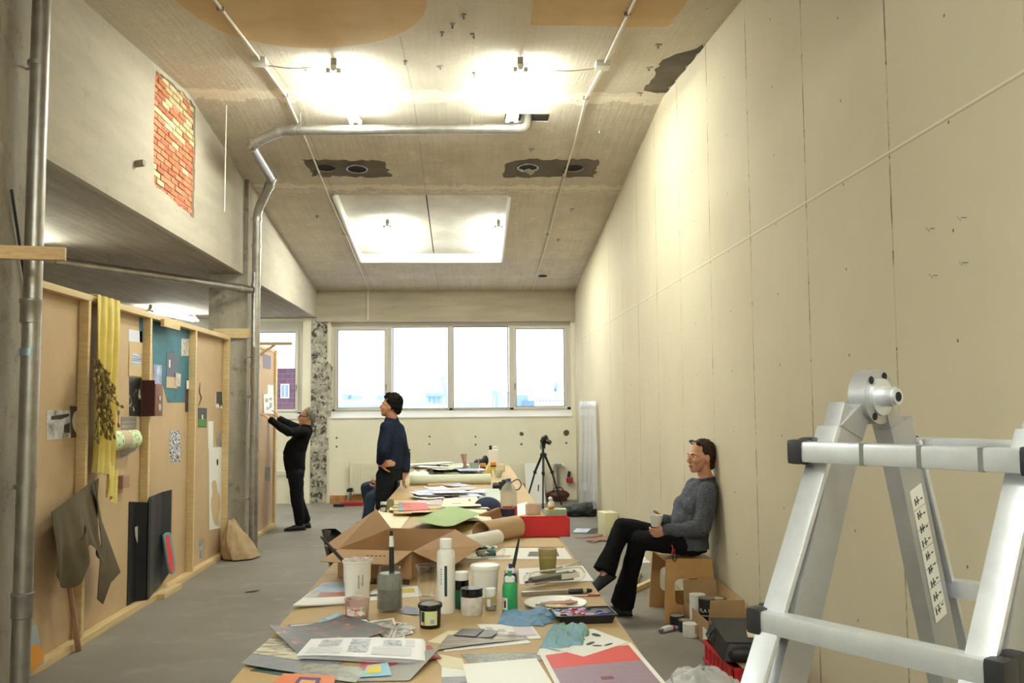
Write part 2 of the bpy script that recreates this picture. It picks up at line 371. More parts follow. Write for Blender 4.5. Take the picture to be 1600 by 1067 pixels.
# columns
struct('column_near', [bx(-3.0, -2.53, 4.98, 5.44, 0, 4.6)], M_COLM, bev=.01)
struct('column_middle', [bx(-2.97, -2.53, 10.62, 11.1, 0, 4.5)], M_COLM, bev=.012)
struct('column_back', [bx(-2.68, -2.41, BY-.02, BY+.1, 0, 3.14)], M_CHIP)
struct('trim_4', plate(jag([(-2.42, .9), (-2.38, .9), (-2.38, 1.1), (-2.41, 1.12)], .1, .004), XZ(BY-.001), .003), M_CHIP)
struct('trim_5', plate(jag([(-2.42, 1.45), (-2.33, 1.45), (-2.31, 2.3), (-2.42, 2.45)], .08, .02, 8), XZ(BY+.001), .006), M_CHIP)
# windows in the back wall
M_FRAME = mat('window_frame', 'd3ccc0', .45)
def window(n, x0, x1, z0, z1, mull, panes, y=16.0):
    w = tag(thing('window_%d' % n, '', ''), kind='structure')
    for k in ('label', 'category'):
        if k in w: del w[k]
    G = [bx(x0, x1, y-.03, y+.05, z0, z0+.05), bx(x0, x1, y-.031, y+.05, panes[1][3]-.01, z1), bx(x0, x0+.075, y-.03, y+.05, z0, z1), bx(x1-.075, x1, y-.03, y+.05, z0, z1)]
    for (a, b, c, d, sash) in panes:
        if sash: G += [bx(a-.06, b+.06, y-.02, y+.04, d+.01, z1-.02), bx(a-.06, b+.06, y-.02, y+.04, z0+.01, c-.01)]
    G += [bx(m-.045, m+.045, y-.03, y+.05, z0, z1) for m in mull]
    mk('window_frame', G, M_FRAME, w, bev=.006)
    for (a, b, c, d, sash) in panes:
        s = .045 if sash else .012
        mk('sash', [bx(a-s, b+s, y-.05, y-.005, c-s, c), bx(a-s, b+s, y-.05, y-.005, d, d+s), bx(a-s, a, y-.05, y-.005, c, d), bx(b, b+s, y-.05, y-.005, c, d)], M_FRAME, w, bev=.004)
        mk('gasket', [bx(a-.001, b+.001, y-.046, y-.004, c-.001, c+.008), bx(a-.001, b+.001, y-.046, y-.004, d-.008, d+.001), bx(a-.001, a+.008, y-.046, y-.004, c, d), bx(b-.008, b+.001, y-.046, y-.004, c, d)], mat('gasket_rubber', '33313a', .7), w)
        mk('pane', bx(a, b, y-.028, y-.022, c, d), M_GLASS, w)
        if sash:
            hx = b+.02 if sash == 1 else a-.02
            mk('handle', [cb((hx, y-.058, 1.98), (.022, .014, .07)), tube([(hx, y-.06, 1.99), (hx, y-.09, 1.99), (hx, y-.09, 1.9)], .008, 8)], mat('handle_metal', '8b857c', .4, .6), w)
    return w
window(1, -2.36, 1.80, 1.55, 3.12, (-1.363, -.293, .773), ((-2.25, -1.43, 1.61, 2.96, 1), (-1.297, -.335, 1.585, 3.01, 0), (-.25, .705, 1.585, 3.02, 0), (.842, 1.69, 1.61, 2.97, 2)))
window(2, -6.6, -2.86, 1.5, 3.12, (-5.35, -4.1), ((-6.5, -5.42, 1.6, 2.93, 1), (-5.28, -4.17, 1.6, 2.93, 0), (-4.03, -2.97, 1.6, 2.93, 1)))
struct('trim_6', bx(-7.2, -2.83, BY-.02, BY+.13, 1.43, 1.52), mat('sill_tile', 'e6e4e2'))
# ---------------------------------------------------------------- fluorescent lamps
M_TUBE = bpy.data.materials.new('fluorescent_tube'); M_TUBE.use_nodes = True
_t = NT(M_TUBE); _t.set('Base Color', (1, 1, 1, 1)); _t.set('Emission Color', (.935, 1, .91, 1)); _t.set('Emission Strength', LAMP)
def lamp(label, a, b, group=None, drop=.06):
    "batten from a to b (points on the ceiling), tubes slung below it"
    a = Vector(a); b = Vector(b); L = (b-a).length
    w = thing('fluorescent_lamp', label, 'lamp', a, 0, group)
    d = (b-a).normalized(); q = d.to_track_quat('Y', 'Z').to_matrix().to_4x4()
    f = lambda g: xf(g, q)
    z = -drop
    mk('housing', f(([(x, y, zz) for y in (.02, L-.02) for x, zz in ((-.03, z), (.03, z), (.018, z-.045), (-.018, z-.045))], [(0, 1, 2, 3), (7, 6, 5, 4), (0, 4, 5, 1), (1, 5, 6, 2), (2, 6, 7, 3), (3, 7, 4, 0)])), M_WHITE, w)
    for y in (.05, L-.05): mk('bracket', f(cb((0, y, z/2), (.05, .03, -z))), M_STEEL, w)
    for s in (-1, 1):
        t = mk('tube', f(tube([(s*.042, .04, z-.045), (s*.042, L-.04, z-.045)], .013, 12)), M_TUBE, w)
        for y in (.028, L-.028): mk('end_cap', f(cb((s*.042, y, z-.045), (.034, .03, .036))), M_WHITE, w)
    return w
P = lambda x, y, o=0: (x, y, zc(y)-o)
lamp('glowing fluorescent tube lamp on the ceiling ridge above the left end of the steel pipe', P(-1.08, 7.3), P(-1.08, 8.84))
lamp('glowing fluorescent tube lamp on the ceiling ridge beside the pipe elbow', P(.44, 7.22), P(.44, 8.78))
lamp('fluorescent lamp in the far ceiling recess, near its left edge', P(-1.08, 12.3, -.1), P(-1.08, 13.85, -.1))
lamp('fluorescent lamp in the far ceiling recess, near its right edge', P(.43, 12.3, -.1), P(.43, 13.85, -.1))
for x in (-1.08, .44):
    for y in (-.6, -3.6): lamp('fluorescent tube lamp on the ceiling behind the photographer', P(x, y), P(x, y+1.54), 'lamps behind the photographer')
lamp('fluorescent lamp under the low concrete soffit behind the pinboard partition', (-4.7, 13.7, 3.165), (-4.45, 15.2, 3.165))
lamp('fluorescent lamp under the low soffit above the near end of the partition', (-3.98, 7.05, 3.165), (-3.98, 8.55, 3.165))
lamp('fluorescent lamp under the low soffit behind the photographer', (-4.6, 2, 3.165), (-4.6, 3.5, 3.165))
# ---------------------------------------------------------------- pipes and conduits
def pipe(pts, r, rad=.07, n=14): return tube(arc(pts, rad, 5), r, n)
def collar(p, d, r, l): 
    p = Vector(p); d = Vector(d).normalized(); return tube([p-d*l/2, p+d*l/2], r, 16)
dp = thing('drain_pipe', 'galvanised pipe crossing under the ceiling then running down the middle concrete column', 'pipe')
pts = [(.6, 8.93, 4.6), (.6, 8.85, 4.352), (-1.80, 8.85, 4.318), (-2.10, 8.87, 4.185), (-2.2, 10.32, 4.20), (-2.40, 10.48, 3.86), (-2.42, 10.56, 3.0), (-2.42, 10.56, 0)]
mk('pipe_run', pipe(pts, .05, .09, 18), M_STEEL, dp)
for i, (a, b, t) in enumerate(((1, 2, .035), (1, 2, .955), (2, 3, .12), (2, 3, .88), (3, 4, .06), (3, 4, .95), (4, 5, .2), (5, 6, .1), (5, 6, .45), (5, 6, .97), (6, 7, .3), (6, 7, .62))):
    A, B = Vector(pts[a]), Vector(pts[b]); mk('pipe_socket', collar(A.lerp(B, t), B-A, .057, .05), M_STEEL, dp)
for x in (.05, -1.62): mk('pipe_hanger', [tube([(x, 8.85, 4.34), (x, 8.85, 4.52)], .005, 6), collar((x, 8.85, 4.345), (1, 0, 0), .056, .03)], M_STEEL, dp)
for z in (.6, 1.75, 2.2): mk('pipe_clip', [collar((-2.42, 10.56, z), (0, 0, 1), .056, .03), bx(-2.54, -2.42, 10.55, 10.57, z-.01, z+.01)], M_STEEL, dp)
sp = thing('soffit_pipe', 'grey pipe slung under the low soffit, joining the pipe on the middle column', 'pipe')
pts = [(-2.46, 10.50, 2.965), (-3.32, 9.61, 3.02), (-4.05, 8.78, 3.05), (-4.6, 8.74, 3.05), (-6.5, 8.74, 3.05)]
mk('pipe_run', pipe(pts, .042, .1, 14), M_STEEL, sp)
mk('pipe_socket', collar((-2.56, 10.4, 2.971), (1, 1, -.06), .05, .06), M_STEEL, sp); mk('pipe_socket', collar((-3.93, 8.9, 3.045), (.8, .85, 0), .05, .05), M_STEEL, sp)
mk('pipe_hanger', tube([(-3.6, 9.28, 3.03), (-3.6, 9.28, 3.17)], .006, 6), M_STEEL, sp)
np_ = thing('rain_pipe', 'tall galvanised pipe standing in front of the near left column', 'pipe')
mk('pipe_run', tube([(-2.432, 5.2, 0), (-2.425, 5.2, 2), (-2.42, 5.2, 4.36)], .05, 20), M_STEEL, np_)
for z in (2.16, .55): mk('pipe_socket', lathe([(.05, -.06), (.056, -.055), (.056, .05), (.06, .055), (.06, .075), (.05, .08)], 20, (-2.43, 5.2, z)), M_STEEL, np_)
mk('hose_clamp', lathe([(.05, -.02), (.0535, -.02), (.0535, .02), (.05, .02)], 20, (-2.43, 5.2, 1.94)), mat('bluish_zinc', '9db4c4', .3, .7), np_)
for z in (3.58, 1.2): mk('pipe_clip', [collar((-2.43, 5.2, z), (0, 0, 1), .056, .025), tube([(-2.45, 5.22, z), (-2.56, 5.31, z)], .007, 6)], M_STEEL, np_)
M_COND = mat('conduit_paint', 'cfc6b4', .5)
def conduit(x, label, dx):
    w = thing('electrical_conduit', label, 'conduit', (0, 0, 0), 0, 'conduits along the ceiling')
    ys = [-5.9, 0, 5, 7.3, 8.45, 9.5, 11, 13, 15.74]
    mk('conduit_run', tube([(x+(.012*(i % 2)), y, zc(y)-.018) for i, y in enumerate(ys)], .011, 8), M_COND, w)
    mk('junction_box', cb((x, 7.38, zc(7.38)-.026), (.12, .12, .05)), M_WHITE, w, bev=.008)
    x2 = x+dx; mk('lamp_cable', tube(arc([(x, 7.4, zc(7.4)-.04), ((x+x2)/2, 7.42, zc(7.4)-.075), (x2, 7.4, zc(7.4)-.03)], .3, 8), .005, 6), M_COND, w)
    for y in (6.2, 8.45, 10.4, 12.6): mk('saddle_clip', cb((x, y, zc(y)-.016), (.05, .02, .034)), M_STEEL, w)
    return w
conduit(-1.685, 'thin pale conduit with a junction box along the left side of the ceiling', .58); conduit(1.13, 'thin pale conduit with a junction box along the right side of the ceiling', -.66)
w = thing('wall_cable', 'vertical cable strip on the lintel above the left window pane', 'cable', (-1.71, BY-.09, 3.12)); mk('cable', bx(-.012, .012, -.01, .012, 0, .5), M_COND, w)
for i, (x, y) in enumerate(HOLES):
    w = thing('duct_collar', ['bare round duct hole in the left dark mortar patch, nearer the beam', 'steel duct hole in the left dark mortar patch, nearer the middle', 'torn steel duct hole in the right dark mortar patch, nearer the middle', 'bare round duct hole in the right dark mortar patch, nearer the wall'][i], 'duct', (x, y, zc(y)))
    q = Matrix.Rotation(-math.atan(.125), 4, 'X')
    mk('duct_sleeve', xf(lathe([(.112, -.012 if i in (1, 2) else .01), (.112, .13), (0, .131)], 28), q), M_DARK, w)  # black lining: the dark inside the duct is painted on
    if i in (1, 2): mk('steel_rim', xf(lathe([(.106, -.02), (.122, -.02), (.122, .0), (.106, .0), (.106, -.02)], 28), q), M_STEEL, w)
    if i == 2: mk('torn_flap', xf(quadsheet([(-.1, .02, -.01), (.1, .03, -.01), (.06, .1, -.05), (-.07, .09, -.03)], .002, 4, 2, lambda u, v: .02*sin(u*6)), q), M_STEEL, w)
mk('slot_shade', [bx(.382, .54, 8.842, 9.018, 4.485, 4.6), bx(.66, .818, 8.842, 9.018, 4.485, 4.6)], M_DARK)['kind'] = 'structure'  # black boxes fill the ceiling opening, standing in for its shade
struct('round_hole_shade', lathe([(.07, -.004), (.07, .01), (0, .01)], 20, (1.236, 14.85, zc(14.85)-.008)), M_DARK)  # flat black disc paints the shade of a round hole
r = random.Random(11)
for x, y in ((-.18, 6.68), (.05, 6.72), (-.1, 6.5), (-.5, 7.4), (-.22, 7.52), (.08, 7.72), (1.55, 7.5), (1.62, 8.3), (1.36, 9.2), (-.02, 6.3), (1.5, 6.9), (-1.35, 7.6), (.7, 9.7), (-1.95, 11.9), (1.35, 11.6), (1.3, 12.9)):
    w = tag(mk('anchor_bolt', [tube([(x, y, zc(y)+.01), (x+r.uniform(-.01, .01), y, zc(y)-.035)], .008, 8), cb((x, y, zc(y)-.006), (.05, .03, .012), rz=r.uniform(0, 3))], M_STEEL), 'small steel anchor bolt left sticking out of the bare ceiling', 'bolt', 'anchor bolts in the ceiling')
w = thing('hanging_rod', 'thin steel rod hanging from the ceiling beside the exposed brick', 'rod', (-2.3, 8.7, 3.48)); mk('rod', tube([(0, 0, 0), (.005, 0, 1.05)], .006, 6), M_COND, w)
w = thing('stub_anchor', 'rusty stub of a cut pipe sticking out of the left beam', 'anchor', (-2.58,7.158,3.524)); mk('stub', tube([(-.02, 0, 0), (.07, -.01, .01)], .028, 12), mat('rusty_stub', '8d8071', .7, .3), w)
w = thing('iron_rod', 'dark iron rod leaning across the near left column', 'rod'); mk('rod', tube([(-2.515,5.116,2.837), (-2.515,5.4,2.094)], .008, 8), mat('black_iron', '2c2a2c', .5, .5), w)
for nm, lab, a, b in (('timber_batten', 'pale timber batten jutting past the near left column', (-3.6, 4.62, 2.44), (-2.12, 4.9, 2.44)),):
    w = thing(nm, lab, 'timber', a); A = Vector(a); mk('batten', bar((0, 0, 0), Vector(b)-A, .045, .07), mat('pine_across', 'd9b988', .6, col2='c49e69', scale=5, stretch=(.6, 12, 12)), w, bev=.003)
# ---------------------------------------------------------------- pinboard partition
PX_ = -2.73
pw = thing('pinboard_partition', 'long timber-framed partition of brown board panels pinned with pictures', 'partition', (-2.66, 5.0, 0))
def loc(g): return mv(g, 2.66, -5.0, 0)
YS = (5.0, 6.57, 7.83, 9.12, 10.37)
mk('top_rail', loc(bx(-2.73, -2.66, 5.0, 10.4, 2.385, 2.43)), M_PINEY, pw, bev=.003); mk('bottom_rail', loc(bx(-2.73, -2.655, 5.0, 10.4, 0, .05)), M_PINEY, pw, bev=.003)
for y in YS: mk('stud', loc(bx(-2.728, -2.662, y-.022, y+.022, .05, 2.385)), M_PINE, pw, bev=.003)
for a, b in zip(YS, YS[1:]): mk('board_panel', loc(bx(-2.745, -2.73, a+.001, b-.001, 0, 2.42)), M_MDF, pw)
mk('cross_block', loc(bx(-2.66, -2.63, 8.05, 8.5, 2.335, 2.40)), M_PINEY, pw, bev=.003)
p2 = thing('short_partition', 'shorter board partition beyond the middle column where the woman pins papers', 'partition', (-2.68, 11.25, 0))
mk('board_panel', bx(-.02, 0, 0, 1.62, 0, 2.39), mat('partition_board', 'c0a284', .7), p2)
mk('end_post', bx(-.06, .03, 1.56, 1.66, 0, 2.42), M_PINE, p2, bev=.003); mk('top_rail', bx(-.06, .01, 0, 1.6, 2.39, 2.43), M_PINEY, p2, bev=.003); mk('bottom_rail', bx(-.02, .035, 0, 1.6, 0, .05), M_PINEY, p2, bev=.003)
w = thing('timber_bracket', 'small timber bracket on top of the short partition', 'bracket', (-2.68, 11.9, 2.43)); mk('arm', bx(-.02, .42, -.02, .02, .0, .035), M_PINE, w); mk('brace', bar((.01, 0, -.13), (.2, 0, .005), .035, .03), M_PINE, w)
w = thing('timber_offcut', 'pale timber offcut fixed across the middle column', 'timber', (-2.8, 10.6, 2.42)); mk('block', bx(-.1, .35, -.03, .02, 0, .11), M_PINE, w, bev=.004)
w = thing('steel_strap', 'rusty steel strap hanging down the middle column beside the pipe', 'strap', (-2.525, 10.64, 1.4)); mk('strap', bar((.01, .0, 0), (.06, -.02, .9), .03, .008, (1, 0, 0)), M_STEEL, w)
# pictures
def pic(name, cols, scale=6, rough=.4, stretch=(1, 1, 1), det=4):
    if name in MATS: return MATS[name]
    m = bpy.data.materials.new(name); m.use_nodes = True; t = NT(m); MATS[name] = m
    n = t.noise(t.obj(stretch), scale, det, .6); k = len(cols)
    t.set('Base Color', t.ramp(n, *[(.3+.4*i/(k-1), c) for i, c in enumerate(cols)])); t.set('Roughness', rough); return m
def wave_print():
    m = bpy.data.materials.new('wave_print'); m.use_nodes = True; t = NT(m)
    x = t.n('ShaderNodeTexWave', _bands_direction='Z', Scale=5., Distortion=9., Detail=0.); x.inputs['Detail Scale'].default_value = 5; t.t.links.new(t.obj(), x.inputs[0])
    t.set('Base Color', t.mix(t.math('GREATER_THAN', x.outputs[1], .5), '1a1a24', 'e4e4ea')); return m
M_PAPER = mat('white_paper', 'f0eee8', .6); M_CREAM = mat('cream_paper', 'eadfbe', .6); M_KRAFT = mat('kraft_paper', 'cdb48c', .7)
def pinned(name, label, cat, yz, m, x=PX_, parts=(), th=.0015, curl=0., group=None):
    "sheet pinned flat on a board; yz corner list; parts: (name, yz, material)"
    if curl and len(yz) == 4:
        q = [(x+.002, a, b) for a, b in yz]
        o = mk(name, quadsheet(q, th, 6, 6, lambda u, v: Vector((curl*(v**2)*(.4+u*.6), 0, 0))), m)
    else: o = mk(name, plate(yz, YZ(x+.001), th), m, smooth=False)
    tag(o, label, cat, group)
    for i, (n, q, mm) in enumerate(parts): mk(n, plate(q, YZ(x+.003+i*.0008), .0007), mm, o, smooth=False)
    return o
pinned('photograph', 'pale grey photo of a beach scene pinned beside the near pipe', 'photo', [(6.086,1.617),(6.44,1.616),(6.461,1.427),(6.098,1.423)], pic('beach_photo', ('5d5a5c', 'b9b6b4', 'dcd9d6', '8f8a88'), 7),
    parts=[('dark_figure', [(6.154,1.579),(6.424,1.594),(6.425,1.576),(6.298,1.556),(6.156,1.554)], mat('ph_dark', '3a3230')), ('dark_figure', [(6.349,1.517),(6.438,1.532),(6.442,1.462),(6.352,1.465)], mat('ph_dark', '3a3230'))])
pinned('photograph', 'dark brown photo with a pale oval pinned next to the beach photo', 'photo', [(6.438,1.646),(6.67,1.642),(6.683,1.424),(6.461,1.427)], mat('brown_photo', '43291f', .4, col2='35211a'),
    parts=[('pale_oval', smooth_loop([(6.515,1.615),(6.6,1.606),(6.625,1.543),(6.619,1.466),(6.567,1.445),(6.492,1.487),(6.467,1.554)]), mat('oval', 'd6cdbc'))])
pinned('teal_sheet', 'large teal blue sheet pinned across a stud of the partition', 'sheet', [(7.719,2.407),(9.19,2.427),(9.231,1.686),(8.494,1.677),(8.344,1.842),(8.11,1.836),(8.057,2.195),(7.748,2.163)], mat('teal_paint', '2e6f7c', .6, col2='275f70', scale=8, bump=.1, bscale=30))
pinned('paper_sheet', 'white and lilac paper pinned high left of the teal sheet', 'paper', [(7.49,2.264),(7.795,2.269),(7.801,2.167),(7.533,1.889)], mat('lilac_paper', 'dcdce8', .6))
pinned('paper_sheet', 'kraft paper with a small blue photo overlapping the lilac paper', 'paper', [(7.508,2.167),(7.906,2.179),(7.923,1.891),(7.51,1.889)], M_KRAFT, x=-2.727, parts=[('blue_picture', [(7.569,2.073),(7.773,2.079),(7.779,1.983),(7.574,1.979)], pic('sea_photo', ('3e4d86', '7f8bb5', 'e0e2ea', '47568c'), 5, stretch=(1, .3, 8)))])
pinned('photograph', 'black photo of white blossoms pinned below the kraft paper', 'photo', [(7.526,1.879),(7.94,1.881),(7.959,1.555),(7.545,1.565)], pic('blossom_photo', ('0f100e', '161512', '1d1a16', 'cfc8b4'), 16))
pinned('photograph', 'bluish photo pinned low on the left of the teal sheet', 'photo', [(8.091,2.008),(8.308,2.007),(8.302,1.812),(8.103,1.808)], pic('blue_photo', ('4b4f6b', '7d8bb0', 'c6cddc'), 9), x=-2.728)
pinned('poster', 'tall dark poster fading to cream pinned on the teal sheet', 'poster', [(8.432,2.137),(8.754,2.129),(8.753,1.81),(8.441,1.812)], pic('dark_poster', ('25222c', '2c2833', '4b4345'), 2), x=-2.728,
    parts=[('pale_band', [(8.428,1.913),(8.743,1.912),(8.743,1.81),(8.432,1.812)], mat('poster_cream', 'c9ae86')), ('white_mark', [(8.489,2.067),(8.525,2.069),(8.529,1.999),(8.493,1.997)], M_PAPER)])
pinned('paper_sheet', 'small torn paper pinned at the corner of the dark poster', 'paper', [(8.679,1.957),(8.841,1.951),(8.829,1.829),(8.676,1.832)], pic('torn_pic', ('d8cdb4', 'a29275', 'e2dac6'), 12), x=-2.7235)
pinned('photograph', 'greyish photo pinned at the upper corner of the teal sheet', 'photo', [(8.852,2.288),(9.092,2.305),(9.091,2.136),(8.851,2.122)], pic('grey_photo', ('6f625a', 'a89b90', 'd0c7bd', '5a4c48'), 14), x=-2.728)
pinned('photograph', 'narrow dark brown strip hanging at the lower edge of the teal sheet', 'photo', [(9.002,1.907),(9.198,1.907),(9.205,1.591),(9.01,1.592)], mat('brown_strip', '3c2c25', .5), x=-2.728, parts=[('white_figure', [(9.023,1.896),(9.116,1.892),(9.119,1.823),(9.038,1.809)], M_PAPER)])
pinned('photograph', 'small dark photo with a bright green meadow pinned near the column', 'photo', [(9.428,1.629),(9.747,1.625),(9.747,1.422),(9.439,1.432)], mat('night_photo', '121a12', .4), parts=[('green_meadow', [(9.435,1.513),(9.719,1.515),(9.724,1.432),(9.439,1.442)], mat('meadow', '4c8a34')), ('white_spot', [(9.56,1.557),(9.606,1.556),(9.608,1.51),(9.562,1.511)], M_PAPER)])
pinned('black_cutout', 'ragged black paper cutout on white paper near the end of the partition', 'cutout', [(10.079,1.801),(10.352,1.798),(10.348,1.621),(10.088,1.635)], M_PAPER, parts=[('black_shape', [(10.094,1.801),(10.327,1.805),(10.35,1.635),(10.282,1.663),(10.258,1.621),(10.177,1.677),(10.101,1.663)], M_BLACK)])
pinned('paper_strip', 'narrow white paper strip pinned above the white cutout board', 'paper', [(9.802,1.487),(9.996,1.484),(10.013,1.183),(9.818,1.199)], M_PAPER)
pinned('photograph', 'small grey photo strip pinned right of the white paper strip', 'photo', [(10.128,1.371),(10.375,1.365),(10.372,1.181),(10.137,1.198)], pic('strip_photo', ('4a4340', '9b8f86', 'cfc6bd'), 12, stretch=(1, 6, 1)))
pinned('cutout_board', 'white board with a lobed cutout leaning behind the cloth sack', 'board', [(9.834,1.212),(10.471,1.19),(10.519,0.29),(9.905,0.343)], M_PAPER, x=-2.729,
    parts=[('lobed_shape', smooth_loop([(9.977,0.846),(10.101,0.856),(10.181,0.788),(10.197,0.717),(10.317,0.657),(10.325,0.517),(10.25,0.449),(10.281,0.348),(10.103,0.358),(9.97,0.522),(9.939,0.647),(10.009,0.721),(9.968,0.792)]), M_KRAFT), ('dark_hole', smooth_loop([(10.14,1.074),(10.204,1.07),(10.208,1.0),(10.143,1.004)]), M_DARK)][0:2])
pinned('pattern_print', 'black and white wavy pattern print pinned on the middle panel', 'print', [(8.562,1.422),(8.862,1.412),(8.898,1.12),(8.579,1.127)], None or wave_print())
pinned('photograph', 'tiny grey photo pinned low beside the sack', 'photo', [(9.557,0.299),(9.682,0.282),(9.692,0.085),(9.567,0.105)], pic('tiny_photo', ('4f5560', '8f98a2', 'c6c9c6'), 14))
# speaker-like wooden box
(ya, za), (yb, zb) = [(7.788,1.795),(7.996,1.553)]
w = thing('wooden_box', 'small wooden box with two round holes fixed on a stud over the teal sheet', 'box', (-2.66, 7.83, 1.56))
mk('case', [bx(-.06, .05, -.03, .16, -.0, .27)], mat('box_wood', '7c4a22', .5, col2='6a3c1b'), w, bev=.004); mk('side_panel', bx(-.06, .045, -.036, -.031, 0, .30), mat('maroon_side', '46191c', .6), w)
for z, rr in ((.075, .03), (.15, .022)): mk('disc', xf(lathe([(rr, 0), (rr, .006), (0, .007)], 20), Matrix.Translation((.05, .075, z)) @ Matrix.Rotation(pi/2, 4, 'Y')), mat('grey_disc', 'a8a4a4', .4), w)
# yellow cloth over the rail
w = thing('yellow_cloth', 'long pale yellow cloth hung over the partition rail', 'cloth', (-2.66, 6.81, 2.43))
def yc(u, v):
    f = .5+.5*min(1, v*3); return Vector((.02*sin(u*21+v*2)*f + .012*sin(u*43+1)*f + .015, .025*sin(v*6)*(u-.5)+.01*sin(v*9), 0))
mk('cloth', [quadsheet([(.005, -.19, .01), (.005, .22, .01), (.01, .16, -1.30), (.01, -.20, -1.25)], .003, 60, 40, yc), quadsheet([(.0, -.19, .008), (.0, .22, .008), (-.085, .22, .006), (-.085, -.19, .006)], .003, 30, 4, lambda u, v: .003*sin(u*21)), ], mat('yellow_cotton', 'e6d483', .8, col2='dcc66c', scale=8), w)
mk('hem_tail', quadsheet([(.02, .02, -1.2), (.02, .2, -1.26), (.03, .21, -1.5), (.03, .0, -1.45)], .003, 24, 12, lambda u, v: Vector((.018*sin(u*16+v*3)+.02, 0, .02*sin(u*7)))), mat('yellow_cotton'), w)
# dried plants
w = thing('dried_plants', 'bundle of dried brown seed pods hung over the yellow cloth', 'plants', (-2.6,6.535,1.619))
r = random.Random(4); G = []; H = []
for i in range(46):
    a = r.uniform(0, 2*pi); rr = abs(r.gauss(0, .11)); top = Vector((r.uniform(0, .03), r.gauss(-.02, .02), .32+r.uniform(-.03, .04)))
    p = [top]; end = Vector((.03+r.uniform(0, .07), .9*rr*cos(a)+r.gauss(0, .06), r.uniform(-.22, .22)))
    for k in range(1, 6): p.append(top.lerp(end, k/5)+Vector((r.uniform(-.01, .03), r.gauss(0, .022), r.gauss(0, .012))))
    G.append(tube(p, r.uniform(.002, .0045), 5))
    for k in range(3, 6): H.append(ell(p[k]+Vector((.0, r.gauss(0, .015), r.gauss(0, .012))), (.010, .011, .022), 7, 5, Matrix.Rotation(r.uniform(-1.2, 1.2), 4, 'X')))
mk('stems', G, mat('dry_stem', '7d6a36', .8, col2='5f4f28', scale=30), w); mk('seed_pod', H, mat('seed_pod', '9c8748', .8, col2='73602e', scale=30), w)['kind'] = 'stuff'
# patterned roll
w = thing('fabric_roll', 'green and white dotted fabric roll stuck on the partition', 'fabric', (-2.70, 7.27, 1.38))
M_DOT = bpy.data.materials.new('dotted_fabric'); M_DOT.use_nodes = True; _t = NT(M_DOT)
_v = _t.n('ShaderNodeTexVoronoi', Scale=38.); _t.t.links.new(_t.obj((1, 1, .6)), _v.inputs[0])
_t.set('Base Color', _t.mix(_t.math('LESS_THAN', _v.outputs[0], .32), 'd8e6b8', '5d8a63')); _t.set('Roughness', .8)
def roll(y0, y1, g=0): return tube([(0, y, .0) for y in (y0, y0+.015, y1-.015, y1)], [.055+g, .075+g, .075+g, .055+g], 20)
def sq(g): return ([(x*.75+.02, y, z) for x, y, z in g[0]], g[1])
mk('roll', sq(roll(-.26, .3)), M_DOT, w); mk('middle_band', sq(roll(-.10, .09, .002)), mat('beige_band', 'c9b496', .8), w)
pinned('mesh_scrap', 'grey mesh scrap sticking out behind the dotted fabric roll', 'mesh', [(7.374,1.561),(7.71,1.552),(7.711,1.285),(7.393,1.235)], pic('mesh_grey', ('6e6a64', '6e6a64', 'b49b74'), 9, stretch=(1, .1, 9)))
(ya, za), (yb, zb) = [(7.288,1.004),(7.454,1.105)]
w = thing('wood_block', 'small pinkish wood block stuck on the board below the fabric roll', 'block', (-2.73, ya, za)); mk('block', bx(.001, .05, .02, yb-ya, 0, zb-za), mat('pink_wood', 'a67f68', .7), w, bev=.003)
w = thing('bent_twig', 'short bent twig stuck to the stud right of the teal sheet', 'twig', (-2.66,9.179,1.755)); mk('twig', tube([(.01, .0, -.11), (.03, .02, -.03), (.02, -.015, .03), (.02, .0, .12)], [.004, .008, .007, .003], 7), mat('twig_bark', '6d4d30', .8), w)
# olive coat
w = thing('olive_tarpaulin', 'olive brown cloth hung from a stud and propped by a pole', 'cloth', (0, 0, 0))
OL = mat('olive_cloth', '5c4f33', .8, col2='4d412a', scale=6); 
def tarp(q, nu, nv, f, nm): return mk(nm, quadsheet(q, .004, nu, nv, f), OL, w)
A = [(-2.66,6.004,0.973),(-2.66,6.659,1.122),(-2.66,6.716,0.734),(-2.66,6.029,0.568)]; 
def tf(u, v): return Vector((.10*v*(.3+.7*sin(u*3.1))+.025*sin(u*14+v*3)*v+.01*sin(u*31)*v+.02, 0, -.1*v*abs(sin(u*5.2))-.05*(v > .6)*sin(u*9)))
tarp(A, 40, 24, tf, 'draped_panel')
B = [(-2.655,6.646,1.132),(-2.655,6.7,0.984),(-2.655,7.074,0.411),(-2.655,6.77,0.366)]
def tg(u, v): return Vector((.04*sin(u*8+v*4)*(.3+v*.4)+.03, 0, 0))
mk('hanging_tail', plate([(6.588,1.119),(6.62,1.134),(6.673,0.986),(6.773,0.817),(7.035,0.413),(6.823,0.374),(6.797,0.23),(6.703,0.285),(6.647,0.677)], lambda u, v, q: (-2.60+q+.03*sin(v*9+u*7), u, v), .006), OL, w)
w = thing('wooden_pole', 'pinkish wooden pole leaning under the olive cloth', 'pole', (-2.623,6.423,0.0)); 
_b = Vector((-2.623,6.423,0.0)); mk('pole', tube([(0, 0, .0), Vector((-2.63,6.217,0.6))-_b], [.019, .016], 12), mat('pole_wood', 'a57f66', .6, col2='94705a'), w)
